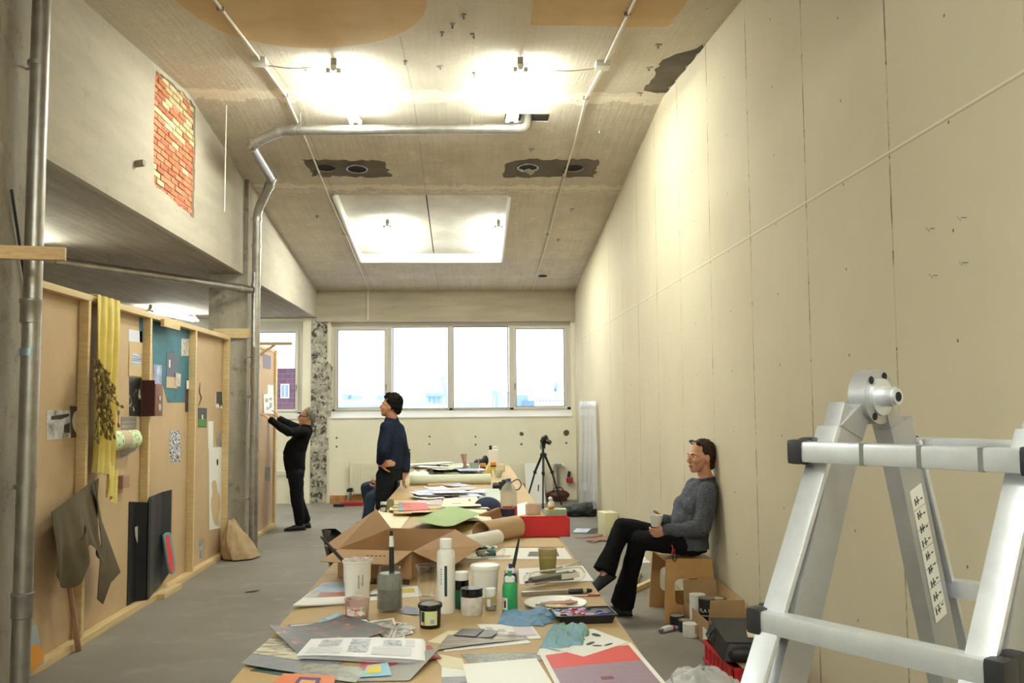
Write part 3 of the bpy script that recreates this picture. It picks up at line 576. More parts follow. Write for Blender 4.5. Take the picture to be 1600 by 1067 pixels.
# black sheets
w = thing('black_sheet', 'black glossy sheet hung low on the partition left of the stud', 'sheet', (0, 0, 0))
BK = mat('black_foil', '0f1014', .45); 
def strip(P, th=.003):
    "upright sheet following plan points (x, y) with z from bottom to top: P = [(x, y, z0, z1)]"
    V = []; n = len(P)
    for o in (0, th):
        for x, y, z0, z1 in P: V += [(x+o, y, z0), (x+o, y, z1)]
    Fc = []
    for i in range(n-1):
        a = 2*i; Fc += [(a, a+1, a+3, a+2), (a+2*n, a+2+2*n, a+3+2*n, a+1+2*n), (a, a+2, a+2+2*n, a+2*n), (a+1, a+1+2*n, a+3+2*n, a+3)]
    Fc += [(0, 2*n, 2*n+1, 1), (2*n-2, 2*n-1, 4*n-1, 4*n-2)]
    return (V, Fc)
(_a, _t1), (_b, _t2), (_b2, _b0), (_a2, _b1) = [(7.578,0.878),(8.103,0.866),(8.152,0.026),(7.626,0.046)]
mk('sheet', strip([(-2.726, _a, .055, _t1), (-2.724, 7.74, .055, _t1-.02), (-2.66, 7.80, .052, _t1-.03), (-2.655, 7.845, .05, _t1-.035)]), BK, w, smooth=False)
mk('grey_scratch', plate([(8.073,0.575),(8.09,0.562),(7.932,0.329),(7.766,0.099),(7.751,0.112),(7.9,0.345)], YZ(-2.714), .001), mat('scratch', '33364a'), w)
mk('torn_scrap', plate([(7.676,0.66),(7.837,0.665),(7.932,0.584),(7.842,0.575),(7.741,0.527),(7.695,0.585)], YZ(-2.713), .001), mat('torn_grey', 'b0a8a4'), w)
w = thing('black_sheet', 'black glossy sheet hung low on the partition right of the stud', 'sheet', (0, 0, 0))
(_a, _t1), (_c, _t3) = [(7.94,0.886),(8.525,0.889)]
mk('sheet', strip([(-2.651, 7.81, .05, _t1), (-2.65, 7.86, .05, _t1+.005), (-2.68, 8.05, .06, _t1), (-2.70, 8.28, .07, _t3), (-2.69, _c, .16, _t3)]), BK, w, smooth=False)
w = thing('painted_board', 'red and blue rounded board leaning on the partition foot', 'board', (-2.62,8.343,0.136))
def rbrd(c, s): 
    h, k = .34, .11*s; return smooth_loop([(-k, 0), (k, 0), (k, h), (-k, h)] if s == 1 else c)
mk('board', plate(smooth_loop([(-.095, 0), (.1, 0), (.1, .33), (.07, .36), (-.08, .36), (-.1, .33)], 2), lambda u, v, q: (q-.06*v/.36, u, v+.03), .015), mat('board_teal', '5b98a2', .5), w, smooth=False)
mk('red_paint', plate(smooth_loop([(-.09, .01), (.05, .02), (.03, .1), (.065, .16), (.03, .24), (.06, .3), (.02, .345), (-.08, .34)], 2), lambda u, v, q: (q+.0155-.06*v/.36, u, v+.03), .001), mat('board_red', 'd23a35', .5), w, smooth=False)
w = thing('timber_offcut', 'short timber offcut on the floor under the red and blue board', 'timber', (-2.62, 8.2, 0)); mk('block', bx(-.035, .03, -.13, .35, 0, .045), M_PINEY, w, bev=.003)
w = thing('painted_picture', 'orange and grey painted panel half hidden behind the near pipe', 'panel', (-2.61, 5.75, .052))
mk('panel', plate([(-.25, 0), (.12, .02), (.06, .27), (-.2, .3)], lambda u, v, q: (q-.1*v, u, v), .01), mat('panel_grey', '9aa2a8', .5), w, smooth=False); mk('orange_paint', plate(smooth_loop([(-.2, .01), (.12, .02), (.11, .1), (.03, .17), (-.2, .14)]), lambda u, v, q: (q+.0105-.1*v, u, v), .001), mat('panel_orange', 'd8912b', .5), w)
# sack
w = thing('cloth_sack', 'crumpled beige cloth sack slumped on the floor against the middle column', 'sack', (-2.46, 10.22, 0))
V = []; F_ = []; nu, nv = 40, 20
for j in range(nv+1):
    t = j/nv; 
    for i in range(nu):
        a = 2*pi*i/nu; rr = (.20*(1-t**2.2)+.055)*(1+.05*sin(a*7+t*3)+.035*sin(a*13-t*8)*(t+.3)) if 0 < j else .14
        V.append((-.13*t+rr*1.0*cos(a)*(.75-.15*t), .02*t+rr*sin(a), .40*t**1.1-.02*sin(t*9+a*2)*t))
for j in range(nv):
    for i in range(nu): F_.append((j*nu+i, j*nu+(i+1) % nu, (j+1)*nu+(i+1) % nu, (j+1)*nu+i))
F_ += [tuple(range(nu))[::-1], tuple(range(nv*nu, (nv+1)*nu))]
mk('sack_body', (V, F_), mat('sack_cloth', 'b39b78', .9, col2='a38a67', scale=12, bump=.2, bscale=40), w)
# papers on the short partition
pinned('photograph', 'dark photo pinned at the top of the short partition', 'photo', [(12.129,2.328),(12.599,2.329),(12.608,2.146),(12.138,2.144)], pic('dark_purple', ('3a2a30', '4a3238', '2b2428'), 6), x=-2.68)
pinned('photograph', 'small grey photo pinned low on the short partition', 'photo', [(12.317,0.849),(12.633,0.82),(12.642,0.638),(12.326,0.664)], pic('low_grey', ('3b3a3a', '7d7872', '5a5652'), 9), x=-2.68)
pinned('paper_sheet', 'white paper pinned above the drawing the woman holds up', 'paper', [(12.418,1.932),(12.783,1.932),(12.793,1.729),(12.427,1.753)], M_PAPER, x=-2.68)
# ---------------------------------------------------------------- the long row of work tables
TZ = .75
def table(label, y0, y1):
    w = thing('work_table', label, 'table', (-.077, (y0+y1)/2, 0), 0); L = y1-y0
    mk('table_top', bx(-.682, .682, -L/2, L/2, .728, .75), M_MDFD, w, bev=.002)
    for s in (-1, 1):
        y = s*(L/2-.55)+(-.1 if s < 0 else 0)
        t = mk('trestle_beam', bx(-.70, .66, y-.045, y+.045, .665, .727), M_PINEX, w, bev=.003)
        for sx in (-1, 1):
            for sy in (-1, 1): mk('leg', bar((sx*.55, y+sy*.03, .68), (sx*.6, y+sy*.28, .0), .06, .035), M_PINE, t)
            mk('brace', bar((sx*.58, y-.2, .22), (sx*.58, y+.2, .22), .03, .06), M_PINE, t)
M_PINEX = mat('pine_across', 'e3cca2', .6)
table('nearest work table of the row, under the booklet and the red print', 2.2, 4.9)
table('second work table of the row, under the cardboard box with open flaps', 4.905, 7.6)
table('third work table of the row, under the heaps of blue photos', 7.605, 10.3)
table('farthest work table of the row, under the bottles near the window wall', 10.305, 13.5)
M_CLEAR = bpy.data.materials.new('clear_glass'); M_CLEAR.use_nodes = True
_t = NT(M_CLEAR); _t.t.nodes.remove(_t.b); _o = _t.t.nodes['Material Output']
_f = _t.math('POWER', _t.n('ShaderNodeLayerWeight', Blend=.5).outputs[1], 3.)
_mx = _t.n('ShaderNodeMixShader', i0=_t.math('ADD', _t.math('MULTIPLY', _f, .55), .03))
_t.t.links.new(_t.n('ShaderNodeBsdfTransparent', Color=(.975, .98, .975, 1)).outputs[0], _mx.inputs[1])
_t.t.links.new(_t.n('ShaderNodeBsdfGlossy', Roughness=.04).outputs[0], _mx.inputs[2]); _t.t.links.new(_mx.outputs[0], _o.inputs[0])
def tinted(name, col, a):
    m = bpy.data.materials.new(name); m.use_nodes = True; t = NT(m); o = t.t.nodes['Material Output']
    t.set('Base Color', rgb(col)); t.set('Roughness', .25)
    x = t.n('ShaderNodeMixShader', i0=a); t.t.links.new(t.n('ShaderNodeBsdfTransparent').outputs[0], x.inputs[1]); t.t.links.new(t.b.outputs[0], x.inputs[2]); t.t.links.new(x.outputs[0], o.inputs[0]); return m
M_PLASTIC = mat('white_plastic', 'eeece6', .35); M_INK = mat('black_gloss', '0e0d10', .15)
E_ = .0006
def jar(name, label, cat, p, rz=0, group=None, z=TZ): return thing(name, label, cat, (p[0], p[1], z+E_), rz, group)
def label_patch(r, a0, a1, z0, z1, n=10, e=.0006):
    "curved label on a cylinder of radius r"
    V = []; Fc = []
    for i in range(n+1):
        a = a0+(a1-a0)*i/n; V += [((r+e)*cos(a), (r+e)*sin(a), z0), ((r+e)*cos(a), (r+e)*sin(a), z1)]
    return (V, [(2*i, 2*i+2, 2*i+3, 2*i+1) for i in range(n)])
def brush(name, label, a, b, r, m, tipm, tip=.12, marks=None):
    "brush standing bristles down: a is the foot, b the top"
    a = Vector(a); b = Vector(b); w = thing(name, label, 'brush', a); d = b-a
    mk('handle', tube([d*.2, d*.35, d*.8, d], [r, r*1.15, r*.95, r*.55], 10), m, w)
    mk('ferrule', tube([d*tip, d*.2], [r*1.25, r*1.05], 10), M_STEEL, w); mk('bristles', tube([(0, 0, 0), d*tip*.6, d*tip], [r*.5, r*1.3, r*1.2], 10), tipm, w)
    if marks: mk('white_mark', tube([d*.78, d*.93], [r*1.02, r*.85], 10), marks, w)
    return w
M_BRIS = mat('bristle', '6b5236', .8)
# a: white bucket with brush
x, y, r, h = (-0.512,4.304,0.0681,0.143)
w = jar('paint_bucket', 'tall white paint-smeared bucket holding a thin black brush', 'bucket', (x, y)); h = .17
mk('bucket_body', lathe([(r*.78, 0), (r*.80, .002), (r*.94, h-.012), (r*1.0, h-.01), (r*1.02, h), (r*.97, h+.002), (r*.93, h-.004), (r*.90, h*.45), (0, h*.44)], 36), mat('bucket_white', 'e9e7e2', .4), w)
mk('paint_drips', [label_patch(r*.86, a, a+.1, .05+k*.01, .11, 3, .004) for k, a in enumerate((-1.4, -1.1))], mat('drip_grey', 'a9a39f', .5), w)
mk('dried_paint', lathe([(r*.96, h+.003), (r*.985, h+.004), (r*.95, h-.002), (r*.90, h*.9)], 30), mat('paint_crust', '8a5a52', .6, col2='d8cfc8', scale=40), w)
mk('paint_water', lathe([(0, h*.5), (r*.88, h*.5)], 24), mat('paint_water', '8f8377', .2), w)
brush('paint_brush', 'thin black brush leaning out of the white bucket to the left', (x+.01, y, TZ+.085), (-0.679,4.3,1.029), .0075, M_BLACK, M_BRIS)
# b: red tub
x, y, r, h = (-0.463,3.898,0.0511,0.075)
w = jar('paint_tub', 'small clear tub with red paint and a printed label', 'tub', (x, y))
mk('tub_body', lathe([(r*.88, 0), (r*.90, .002), (r*1.0, h), (r*1.06, h), (r*1.06, h+.004), (r*.97, h+.003), (r*.86, .004), (0, .004)], 32), tinted('pink_plastic', 'd9b9b0', .55), w)
mk('red_paint', lathe([(0, .005), (r*.85, .005), (r*.87, .016), (0, .018)], 28), mat('red_paint', '9c1620', .25), w)
mk('red_smear', [label_patch(r*.955, a, a+da, z0, z1, 6, .0002) for a, da, z0, z1 in ((2.2, .9, h*.6, h*.95), (-2.6, .5, h*.7, h*.95), (3.6, .5, h*.2, h*.9))], mat('red_paint'), w)
lb = mk('label', label_patch(r*.955, -2.5, -.75, h*.2, h*.68, 16, .0012), pic('tub_label', ('e9e3da', 'efeae2', 'c98a82', 'e9e3da'), 70), w); mk('green_mark', label_patch(r*.96, -1.05, -.8, h*.5, h*.66, 4, .002), mat('label_green', '7fb04e'), lb); mk('text_line', label_patch(r*.96, -1.9, -1.2, h*.5, h*.54, 8, .002), mat('label_red', 'b8483f'), lb)
# c: jar of grey water
x, y, r, h = (-0.338,4.008,0.0553,0.184)
w = jar('glass_jar', 'large glass jar of murky grey paint water with a thick black brush', 'jar', (x, y))
mk('jar_glass', lathe([(r*.9, 0), (r, .012), (r, h*.72), (r*.97, h*.80), (r*.82, h*.88), (r*.80, h*.91), (r*.84, h*.93), (r*.84, h), (r*.79, h), (r*.78, h*.9), (r*.93, h*.78), (r*.95, .012), (0, .01)], 36), M_CLEAR, w)
mk('grey_water', lathe([(0, .011), (r*.94, .013), (r*.945, h*.52), (0, h*.52)], 32), mat('grey_water', '7c7b75', .2, col2='6c6a65', scale=20), w)
mk('paint_film', lathe([(r*.935, h*.52), (r*.935, h*.76), (r*.80, h*.87)], 32), tinted('film_grey', '9fa19a', .7), w)
brush('paint_brush', 'thick black brush with a white mark standing in the grey water jar', (x+.01, y, TZ+.03), (x+.004, y+.03, TZ+.335), .011, M_BLACK, M_BRIS, marks=M_WHITE)
# d: drinking glass
x, y, r, h = (-0.188,4.206,0.0508,0.157)
w = jar('drinking_glass', 'empty tapered drinking glass behind the black ink tub', 'glass', (x, y))
mk('glass_wall', lathe([(r*.66, 0), (r*.70, .002), (r, h), (r*.965, h), (r*.66, .022), (0, .02)], 36), M_CLEAR, w); mk('glass_base', lathe([(0, .002), (r*.62, .003), (r*.64, .017), (0, .018)], 24), M_CLEAR, w)
# e: white bottle
x, y, r, h = (-0.096,3.959,0.0384,0.308)
w = jar('plastic_bottle', 'tall white plastic bottle with a vertical dark stripe', 'bottle', (x, y))
mk('bottle_body', lathe([(r*.93, 0), (r, .006), (r, h*.80), (r*.96, h*.83), (r*.72, h*.86), (r*.62, h*.87), (0, h*.87)], 36), M_PLASTIC, w)
mk('screw_cap', lathe([(r*.66, h*.875), (r*.68, h*.885), (r*.68, h*.985), (r*.62, h), (0, h)], 28), M_PLASTIC, w)
lb = mk('stripe', label_patch(r, -1.72, -1.42, h*.24, h*.65, 6), mat('stripe_dark', '1d3a45', .4), w)
for k in range(7): mk('letter', label_patch(r, -2.18, -2.0-.05*(k % 2), h*(.40+k*.032), h*(.414+k*.032), 3), mat('label_ink', '7a7f8a', .5), lb)
# f: ink tub
x, y, r, h = (-0.153,3.705,0.0435,0.093)
w = jar('ink_tub', 'round black ink tub with a pale green label and grey lid smear', 'tub', (x, y))
mk('tub_body', lathe([(r*.93, 0), (r*.95, .003), (r*1.0, h*.82), (r*1.0, h*.86), (0, h*.86)], 32), M_INK, w); ld = mk('lid', lathe([(r*1.1, h*.84), (r*1.12, h*.85), (r*1.12, h*.97), (r*1.08, h), (r*.98, h), (r*.96, h*.95), (0, h*.95)], 32), M_INK, w)
mk('dried_smear', lathe([(0, h*.952), (r*.7, h*.956), (r*.9, h*.99), (r*.6, h*1.03), (0, h*1.05)], 16), mat('lid_smear', '8e857c', .6), ld)
lb = mk('label', label_patch(r*.985, -2.5, -.85, h*.16, h*.74, 16, .0008), mat('label_lime', 'cdd59a', .5), w); mk('barcode', [label_patch(r*.99, -1.52+k*.045, -1.50+k*.045, h*.22, h*.42, 1, .0016) for k in range(9)], mat('barcode_ink', '2a2a2a'), lb); mk('barcode_field', label_patch(r*.99, -1.56, -1.1, h*.2, h*.44, 6, .0012), M_WHITE, lb); mk('dark_figure', label_patch(r*.99, -2.4, -2.05, h*.3, h*.72, 4, .0014), mat('label_figure', '26303a'), lb); mk('orange_mark', label_patch(r*.99, -2.3, -2.0, h*.18, h*.3, 4, .0016), mat('label_orange', 'd98a5a'), lb)
# g, h: lidded jars
x, y, r, h = (-0.031,4.044,0.0309,0.146)
w = jar('paint_jar', 'narrow green paint jar with white cap behind the black-lidded jar', 'jar', (x, y)); mk('jar_body', lathe([(r*.95, 0), (r, .005), (r, h*.55), (0, h*.55)], 28), mat('bottle_green', '1f5a40', .2), w); mk('dark_collar', lathe([(r*1.02, h*.55), (r*1.02, h*.82), (0, h*.82)], 28), M_INK, w); mk('screw_cap', lathe([(r*.97, h*.82), (r*.97, h*1.02), (r*.9, h*1.05), (0, h*1.05)], 28), M_WHITE, w)
x, y, r, h = (0.012,3.911,0.0459,0.11)
w = jar('paint_jar', 'squat jar of whitish paint with a shiny black lid', 'jar', (x, y)); mk('jar_body', lathe([(r*.93, 0), (r, .006), (r, h*.66), (r*.95, h*.70), (0, h*.70)], 32), mat('milky_paint', 'd7cfc8', .25, col2='bfb6b0', scale=40), w); mk('lid', lathe([(r*1.0, h*.70), (r*1.03, h*.72), (r*1.03, h*.97), (r*.96, h), (0, h)], 32), M_INK, w)
# i: big white tub + m: long brush
x, y, r, h = (0.075,4.295,0.0665,0.14)
w = jar('paint_tub', 'big white lidded tub standing behind the small glass vial', 'tub', (x, y)); mk('tub_body', lathe([(r*.82, 0), (r*.84, .004), (r*.96, h*.86), (0, h*.86)], 36), M_PLASTIC, w); mk('lid', lathe([(r*1.0, h*.84), (r*1.02, h*.86), (r*1.02, h*.97), (r*.98, h), (r*.9, h), (r*.88, h*.985), (0, h*.985)], 36), M_PLASTIC, w)
w = jar('water_cup', 'translucent square cup behind the blue bottle, holding a long black brush', 'cup', (x+.125, y+.03)); mk('cup_wall', lathe([(.028, 0), (.034, .105), (.031, .105), (.026, .004), (0, .004)], 20), tinted('frosted', 'd9d2c2', .55), w)
brush('paint_brush', 'long black brush leaning right out of the translucent cup', (x+.11, y+.03, TZ+.012), (0.243,4.45,0.983), .008, M_BLACK, M_BRIS)
# j: vial
x, y, r, h = (0.095,3.99,0.025,0.091)
w = jar('glass_vial', 'small clear vial with a white cap between the paint jars', 'vial', (x, y)); mk('vial_glass', lathe([(r*.93, 0), (r, .004), (r, h*.68), (r*.8, h*.72), (0, h*.72)], 24), M_CLEAR, w); mk('screw_cap', lathe([(r*.92, h*.70), (r*.92, h*.97), (r*.85, h), (0, h)], 24), M_WHITE, w); mk('label', label_patch(r, -2.4, -1.7, h*.2, h*.55), M_PAPER, w); mk('settled_paint', lathe([(0, .003), (r*.94, .004), (r*.94, h*.25), (0, h*.25)], 20), mat('vial_grey', '8d8a84', .4), w)
# k, l: squeeze bottles
def squeeze(label, p, h, body, tip):
    x, y, r, _ = p; w = jar('squeeze_bottle', label, 'bottle', (x, y))
    mk('bottle_body', lathe([(r*.94, 0), (r, .005), (r, h*.60), (r*.9, h*.69), (r*.62, h*.74), (0, h*.74)], 32), body, w); mk('collar', lathe([(r*.66, h*.72), (r*.68, h*.84), (r*.5, h*.87), (0, h*.87)], 28), M_PLASTIC, w); mk('nozzle', lathe([(r*.3, h*.87), (r*.24, h*.93), (r*.30, h*.94), (r*.28, h), (0, h)], 20), tip, w); return w
squeeze('dark blue squeeze bottle behind the green one', (0.19,4.221,0.0308,0.133), .155, mat('dark_blue', '1f2c55', .3), mat('dark_blue_tip', '22336a', .3))
w = squeeze('green squeeze bottle with a green nozzle', (0.175,3.955,0.0329,0.111), .170, mat('bright_green', '2f9a5c', .35), mat('bright_green')); mk('label', label_patch(.0329, 3.45, 4.35, .012, .062), M_WHITE, w); mk('label_text', label_patch(.0329, 3.85, 4.15, .02, .05, 4, .0012), mat('label_ink2', '33343c'), w)
# n: green paint glass
x, y, r, h = (0.413,4.833,0.0502,0.095)
w = jar('paint_glass', 'glass half full of green paint, amber above', 'glass', (x, y)); h = .125
mk('glass_wall', lathe([(r*.84, 0), (r*1.0, h), (r*.97, h), (r*.8, .004), (0, .004)], 32), tinted('amber_glass', 'a08a4a', .5), w); mk('green_paint', lathe([(0, .004), (r*.8, .005), (r*.90, h*.62), (0, h*.62)], 28), mat('green_paint', '2f7a4c', .35), w)
# o: flat brush, p: pencil case, q: knife, r: pencil
a = Vector((0.416,4.863,0.752)); b = Vector((0.611,5.106,0.765))
w = thing('flat_brush', 'flat paint brush with a pale handle lying beside the green paint glass', 'brush', (a.x, a.y, TZ+.008)); d = b-a
mk('handle', bar(d*.35, d, .018, .008), M_PAPER, w, bev=.002); mk('handle_edge', bar(d*.36, d*.98, .010, .0095), mat('handle_red', '8c3a34', .4), w); mk('ferrule', bar(d*.2, d*.36, .035, .01), M_STEEL, w); mk('bristles', bar((0, 0, 0), d*.2, .038, .009), M_BRIS, w)
a = Vector((0.264,4.37,0.75)); b = Vector((0.572,4.529,0.75))
w = thing('pencil_case', 'clear plastic pencil case stuffed with grey tools', 'case', (a.x, a.y+.06, TZ+.001), math.atan2(b.y-a.y, b.x-a.x)); L = (b-a).length
def pillow(L, D, H, n=24, k=14):
    V = []; Fc = []
    for i in range(n+1):
        t = i/n; s = (1-(2*t-1)**6)**.35 if 0 < i < n else .12
        for j in range(k):
            a = 2*pi*j/k; V.append((L*t, D/2*cos(a)*s, H*.5+H*.5*sin(a)*s*(abs(sin(a))**.2 if sin(a) else 1)))
    for i in range(n):
        for j in range(k): Fc.append((i*k+j, i*k+(j+1) % k, (i+1)*k+(j+1) % k, (i+1)*k+j))
    return (V, Fc+[tuple(range(k))[::-1], tuple(range(n*k, (n+1)*k))])
mk('case_film', pillow(L, .09, .075), M_CLEAR, w)
r = random.Random(3)
for k in range(9): mk('packed_tool', tube([(.02+r.uniform(0, .03), r.uniform(-.03, .03), .015+r.uniform(0, .035)), (L-.03-r.uniform(0, .05), r.uniform(-.03, .03), .015+r.uniform(0, .035))], .006, 8), mat('tool_%d' % (k % 4), ('8d8d88', '4a4a4d', 'b2aa9c', '5f5a58')[k % 4], .4), w)
mk('zip', tube(arc([(.01, -.02, .045), (.03, -.02, .078), (L-.03, -.02, .078), (L-.01, -.02, .045)], .03), .0035, 6), M_WHITE, w); mk('pale_panel', bx(L*.55, L*.85, -.038, -.034, .03, .055), M_WHITE, w)
a = Vector((0.242,4.263,0.757)); b = Vector((0.579,4.306,0.757)); d = b-a
w = thing('utility_knife', 'long silver cutter with a black handle lying behind the plate', 'knife', (a.x, a.y, TZ+.012))
mk('blade_case', bar((0, 0, 0), d*.66, .016, .018), M_STEEL, w, bev=.002); mk('handle', tube([d*.64, d*.66, d*.9, d*.98], [.009, .012, .012, .007], 12), M_BLACK, w); mk('pale_band', tube([d*.85, d*.9], .0125, 12), mat('band_tan', 'b8a88a'), w)
a = Vector((0.424,4.22,0.754)); b = Vector((0.601,4.232,0.754))
w = thing('pencil', 'thin red and white pencil lying right of the plate', 'pencil', (a.x, a.y, TZ+.005)); mk('shaft', tube([(0, 0, 0), b-a], .0042, 6), mat('pencil_red', '8a2f2c', .4), w); mk('white_side', tube([(0, -.001, .001), (b-a)*.9], .0038, 6), M_WHITE, w)
# s: plate with paint
a = (0.377,4.039,0.76)
w = jar('paint_plate', 'white plate smeared with orange brown paint', 'plate', a); R = .137
mk('plate_dish', lathe([(R*.6, 0), (R*.65, .002), (R, .016), (R*.99, .019), (R*.7, .007), (0, .006)], 40), M_WHITE, w)
mk('brown_paint', plate(jag(smooth_loop([(-.08, -.01), (-.02, .035), (.05, .03), (.075, .07), (.08, .035), (.10, .02), (.09, -.01), (.03, -.03), (-.04, -.02)]), .02, .003), XY(.0125), .004), mat('rust_paint', '9c5532', .4, col2='b06a40', scale=50), w)
mk('yellow_paint', plate(smooth_loop([(-.06, -.05), (.0, -.042), (.045, -.055), (.03, -.075), (-.03, -.08)]), XY(.0135), .004), mat('ochre_paint', 'd9b23c', .35, col2='efe6c8', scale=60), w); mk('blade_scrap', bx(-.09, -.015, -.045, -.025, .0135, .017), mat('scrap_grey', '57554d', .5), w)
# t: palette tray
a = Vector((0.4,3.689,0.75)); b = Vector((0.564,3.729,0.75))
w = thing('palette_tray', 'black plastic tray of blue, red and lilac paint', 'tray', (a.x-.035, a.y+.005, TZ+E_), math.atan2(b.y-a.y, b.x-a.x)*.3)
def frus(x0, x1, y0, y1, z0, z1, e): return ([(x0, y0, z0), (x1, y0, z0), (x1, y1, z0), (x0, y1, z0), (x0-e, y0-e, z1), (x1+e, y0-e, z1), (x1+e, y1+e, z1), (x0-e, y1+e, z1)], [(0, 3, 2, 1), (0, 1, 5, 4), (1, 2, 6, 5), (2, 3, 7, 6), (3, 0, 4, 7), (4, 5, 6, 7)])
mk('tray_body', frus(0, .21, 0, .13, 0, .034, .012), mat('tray_black', '191a1f', .35), w, bev=.004); mk('tray_rim', [bar((-.016, -.014, .035), (.226, -.014, .035), .008, .005), bar((-.016, .144, .035), (.226, .144, .035), .008, .005), bar((-.016, -.014, .035), (-.016, .144, .035), .008, .005), bar((.226, -.014, .035), (.226, .144, .035), .008, .005)], mat('tray_black'), w)
r = random.Random(8); PC = (('blue', '223a8c'), ('navy', '161c40'), ('teal', '1f5f5c'), ('crimson', 'a02038'), ('lilac', 'a892c8'), ('violet', '4a3a86'), ('black', '121218'))
for k in range(26):
    px_ = r.uniform(.0, .2); n_, c_ = PC[0 if px_ > .15 else (4 if .1 < px_ < .14 and r.random() < .6 else (3 if .06 < px_ < .1 and r.random() < .6 else r.randrange(7)))]
    mk('paint_blob', ell((px_, r.uniform(.01, .12), .0345), (r.uniform(.012, .026), r.uniform(.01, .02), r.uniform(.003, .007)), 10, 6), mat('paint_'+n_, c_, .25), w)
# u: rags
def rag(label, quad, hgt, seed, m):
    w = thing('cleaning_rag', label, 'rag', (0, 0, TZ)); r = random.Random(seed)
    ph = [(r.uniform(2, 9), r.uniform(2, 9), r.uniform(0, 6)) for _ in range(7)]
    def f(u, v):
        e = min(u, 1-u, v, 1-v)*4; e = min(1, max(0, e))
        s = sum(1-abs(sin(a*u+b*v+c)) for a, b, c in ph[:4])/4; s2 = sum(sin(1.9*a*u-2.3*b*v+c*2) for a, b, c in ph)/7
        k = .5+.5*sin(15*u+8*v+5*s2); k2 = .5+.5*sin(19*v-9*u+4*s)
        return Vector((.018*s2+.006*k, .016*sin(7*u+3*s)+.006*k2, max(.0015, hgt*e**.6*(.2+.8*s)*.8+.006*k*e+.005*k2*e)))
    mk('cloth', quadsheet([(x, y, .001) for x, y in quad], .0015, 90, 60, f), m, w); return w
RAGB = mat('blue_rag', '7d9cc0', .9, col2='6f92a8', scale=14)
rag('pale blue rag crumpled beside the black palette tray', [(0.105,3.702),(0.296,3.666),(0.402,3.856),(0.15,3.936)], .05, 3, RAGB)
rag('blue rag with a green stain lying on the leaf cutouts', [(0.249,3.327),(0.406,3.332),(0.463,3.55),(0.316,3.612)], .09, 5, mat('blue_green_rag', '86a6bd', .9, col2='7fa98f', scale=10))
# ---------------------------------------------------------------- papers on the near table
def paper(name, label, cat, quad, z, m, fn=None, parts=(), th=.0008, nu=10, nv=10, group=None):
    "quad: 4 corners on the table; z: height of its underside; parts: (name, [(u, v)...], material)"
    q = [(x, y, z) for x, y in quad]; f = fn or (lambda u, v: 0)
    o = mk(name, quadsheet(q, th, nu, nv, fn), m); tag(o, label, cat, group)
    Q = [Vector(p) for p in q]
    for i, (n, uv, mm) in enumerate(parts):
        # a printed area: the same bent patch, restricted
        (u0, v0), (u1, v1) = uv
        def P(u, v): return Q[0]*(1-u)*(1-v)+Q[1]*u*(1-v)+Q[2]*u*v+Q[3]*(1-u)*v
        sub = [P(u0, v0), P(u1, v0), P(u1, v1), P(u0, v1)]
        sub = [p+Vector((0, 0, th+.0006+.0004*i)) for p in sub]
        mk(n, quadsheet(sub, .0003, 8, 8, (lambda u, v, u0=u0, v0=v0, u1=u1, v1=v1: fn(u0+(u1-u0)*u, v0+(v1-v0)*v)) if fn else None), mm, o)
    return o
DARKP = pic('night_lights', ('1a1416', '281e22', '2c2226', '33262a', '6a2c30', 'c09a5c'), 16)
SKETCH = pic('ink_sketch', ('d6cdb0', 'ddd5ba', 'd2c8aa', '7b7668', 'ddd5ba'), 14, stretch=(1, 3, 1))
GREYP = pic('grey_landscape', ('6f7078', '85858c', '5c5d66'), 5)
BWP = pic('halftone', ('22232a', '8b8f98', 'd8dade', '4b4e58'), 60)
paper('art_print', 'grey and cream landscape print at the near left edge of the table', 'print', [(-0.767,3.189),(-0.456,3.048),(-0.402,3.424),(-0.748,3.581)], .7515, GREYP, lambda u, v: .012*(1-u)**2*(1-v)+.003*u, [('cream_area', ((.0, .35), (.55, .95)), SKETCH)])
paper('art_print', 'dark green sheet peeking out under the grey landscape print', 'print', [(-0.728,3.148),(-0.43,2.985),(-0.395,3.101),(-0.684,3.237)], .7503, mat('deep_green', '2c4a3c', .5))
paper('paper_sheet', 'white sheet with a dark green border behind the dark night print', 'paper', [(-0.646,3.461),(-0.31,3.508),(-0.415,3.869),(-0.725,3.784)], .7508, mat('green_border', '1d4a38', .5), None, [('white_field', ((.03, .04), (.97, .96)), M_PAPER)])
paper('paper_strip', 'blue patterned paper strip lying behind the green bordered sheet', 'paper', [(-0.629,3.744),(-0.514,3.924),(-0.557,3.987),(-0.615,3.84)], .7503, pic('blue_strip', ('1d2d3c', '5aa0c8', '9cc9e0', '27465e'), 40))
paper('art_print', 'dark print of red and gold city lights, curling at its left edge', 'print', [(-0.599,3.319),(-0.302,3.584),(-0.511,3.843),(-0.773,3.642)], .7528, DARKP, lambda u, v: .03*(1-u)**3*v+.002+.02*u**4)
paper('paper_sheet', 'large grey sheet curling up under the booklet', 'paper', [(-0.431,2.992),(-0.189,2.987),(-0.096,3.279),(-0.301,3.329)], .7535, mat('grey_sheet', '9a9690', .5), lambda u, v: .03*u**3*v)
paper('art_print', 'red edged print under the booklet', 'print', [(-0.363,3.098),(-0.094,3.23),(-0.141,3.403),(-0.369,3.334)], .7560, mat('red_print', 'a8323a', .5))
w = thing('open_booklet', 'thick white booklet open at a page with three small grey pictures', 'booklet', (0, 0, 0))
qb = [(-0.585,3.25),(-0.141,3.152),(-0.161,3.442),(-0.572,3.475)]
for k in range(7):
    c = .0018*k; mk('page', quadsheet([(x+.002*(k % 2)-.0015*k, y, .7570+c) for x, y in qb], .0006, 12, 8, lambda u, v, k=k: .006*sin(pi*u)*(k/7)+.004*(1-v)*sin(u*9+k)*.3+.002), mat('page_white', 'f3f2f4', .5), w)
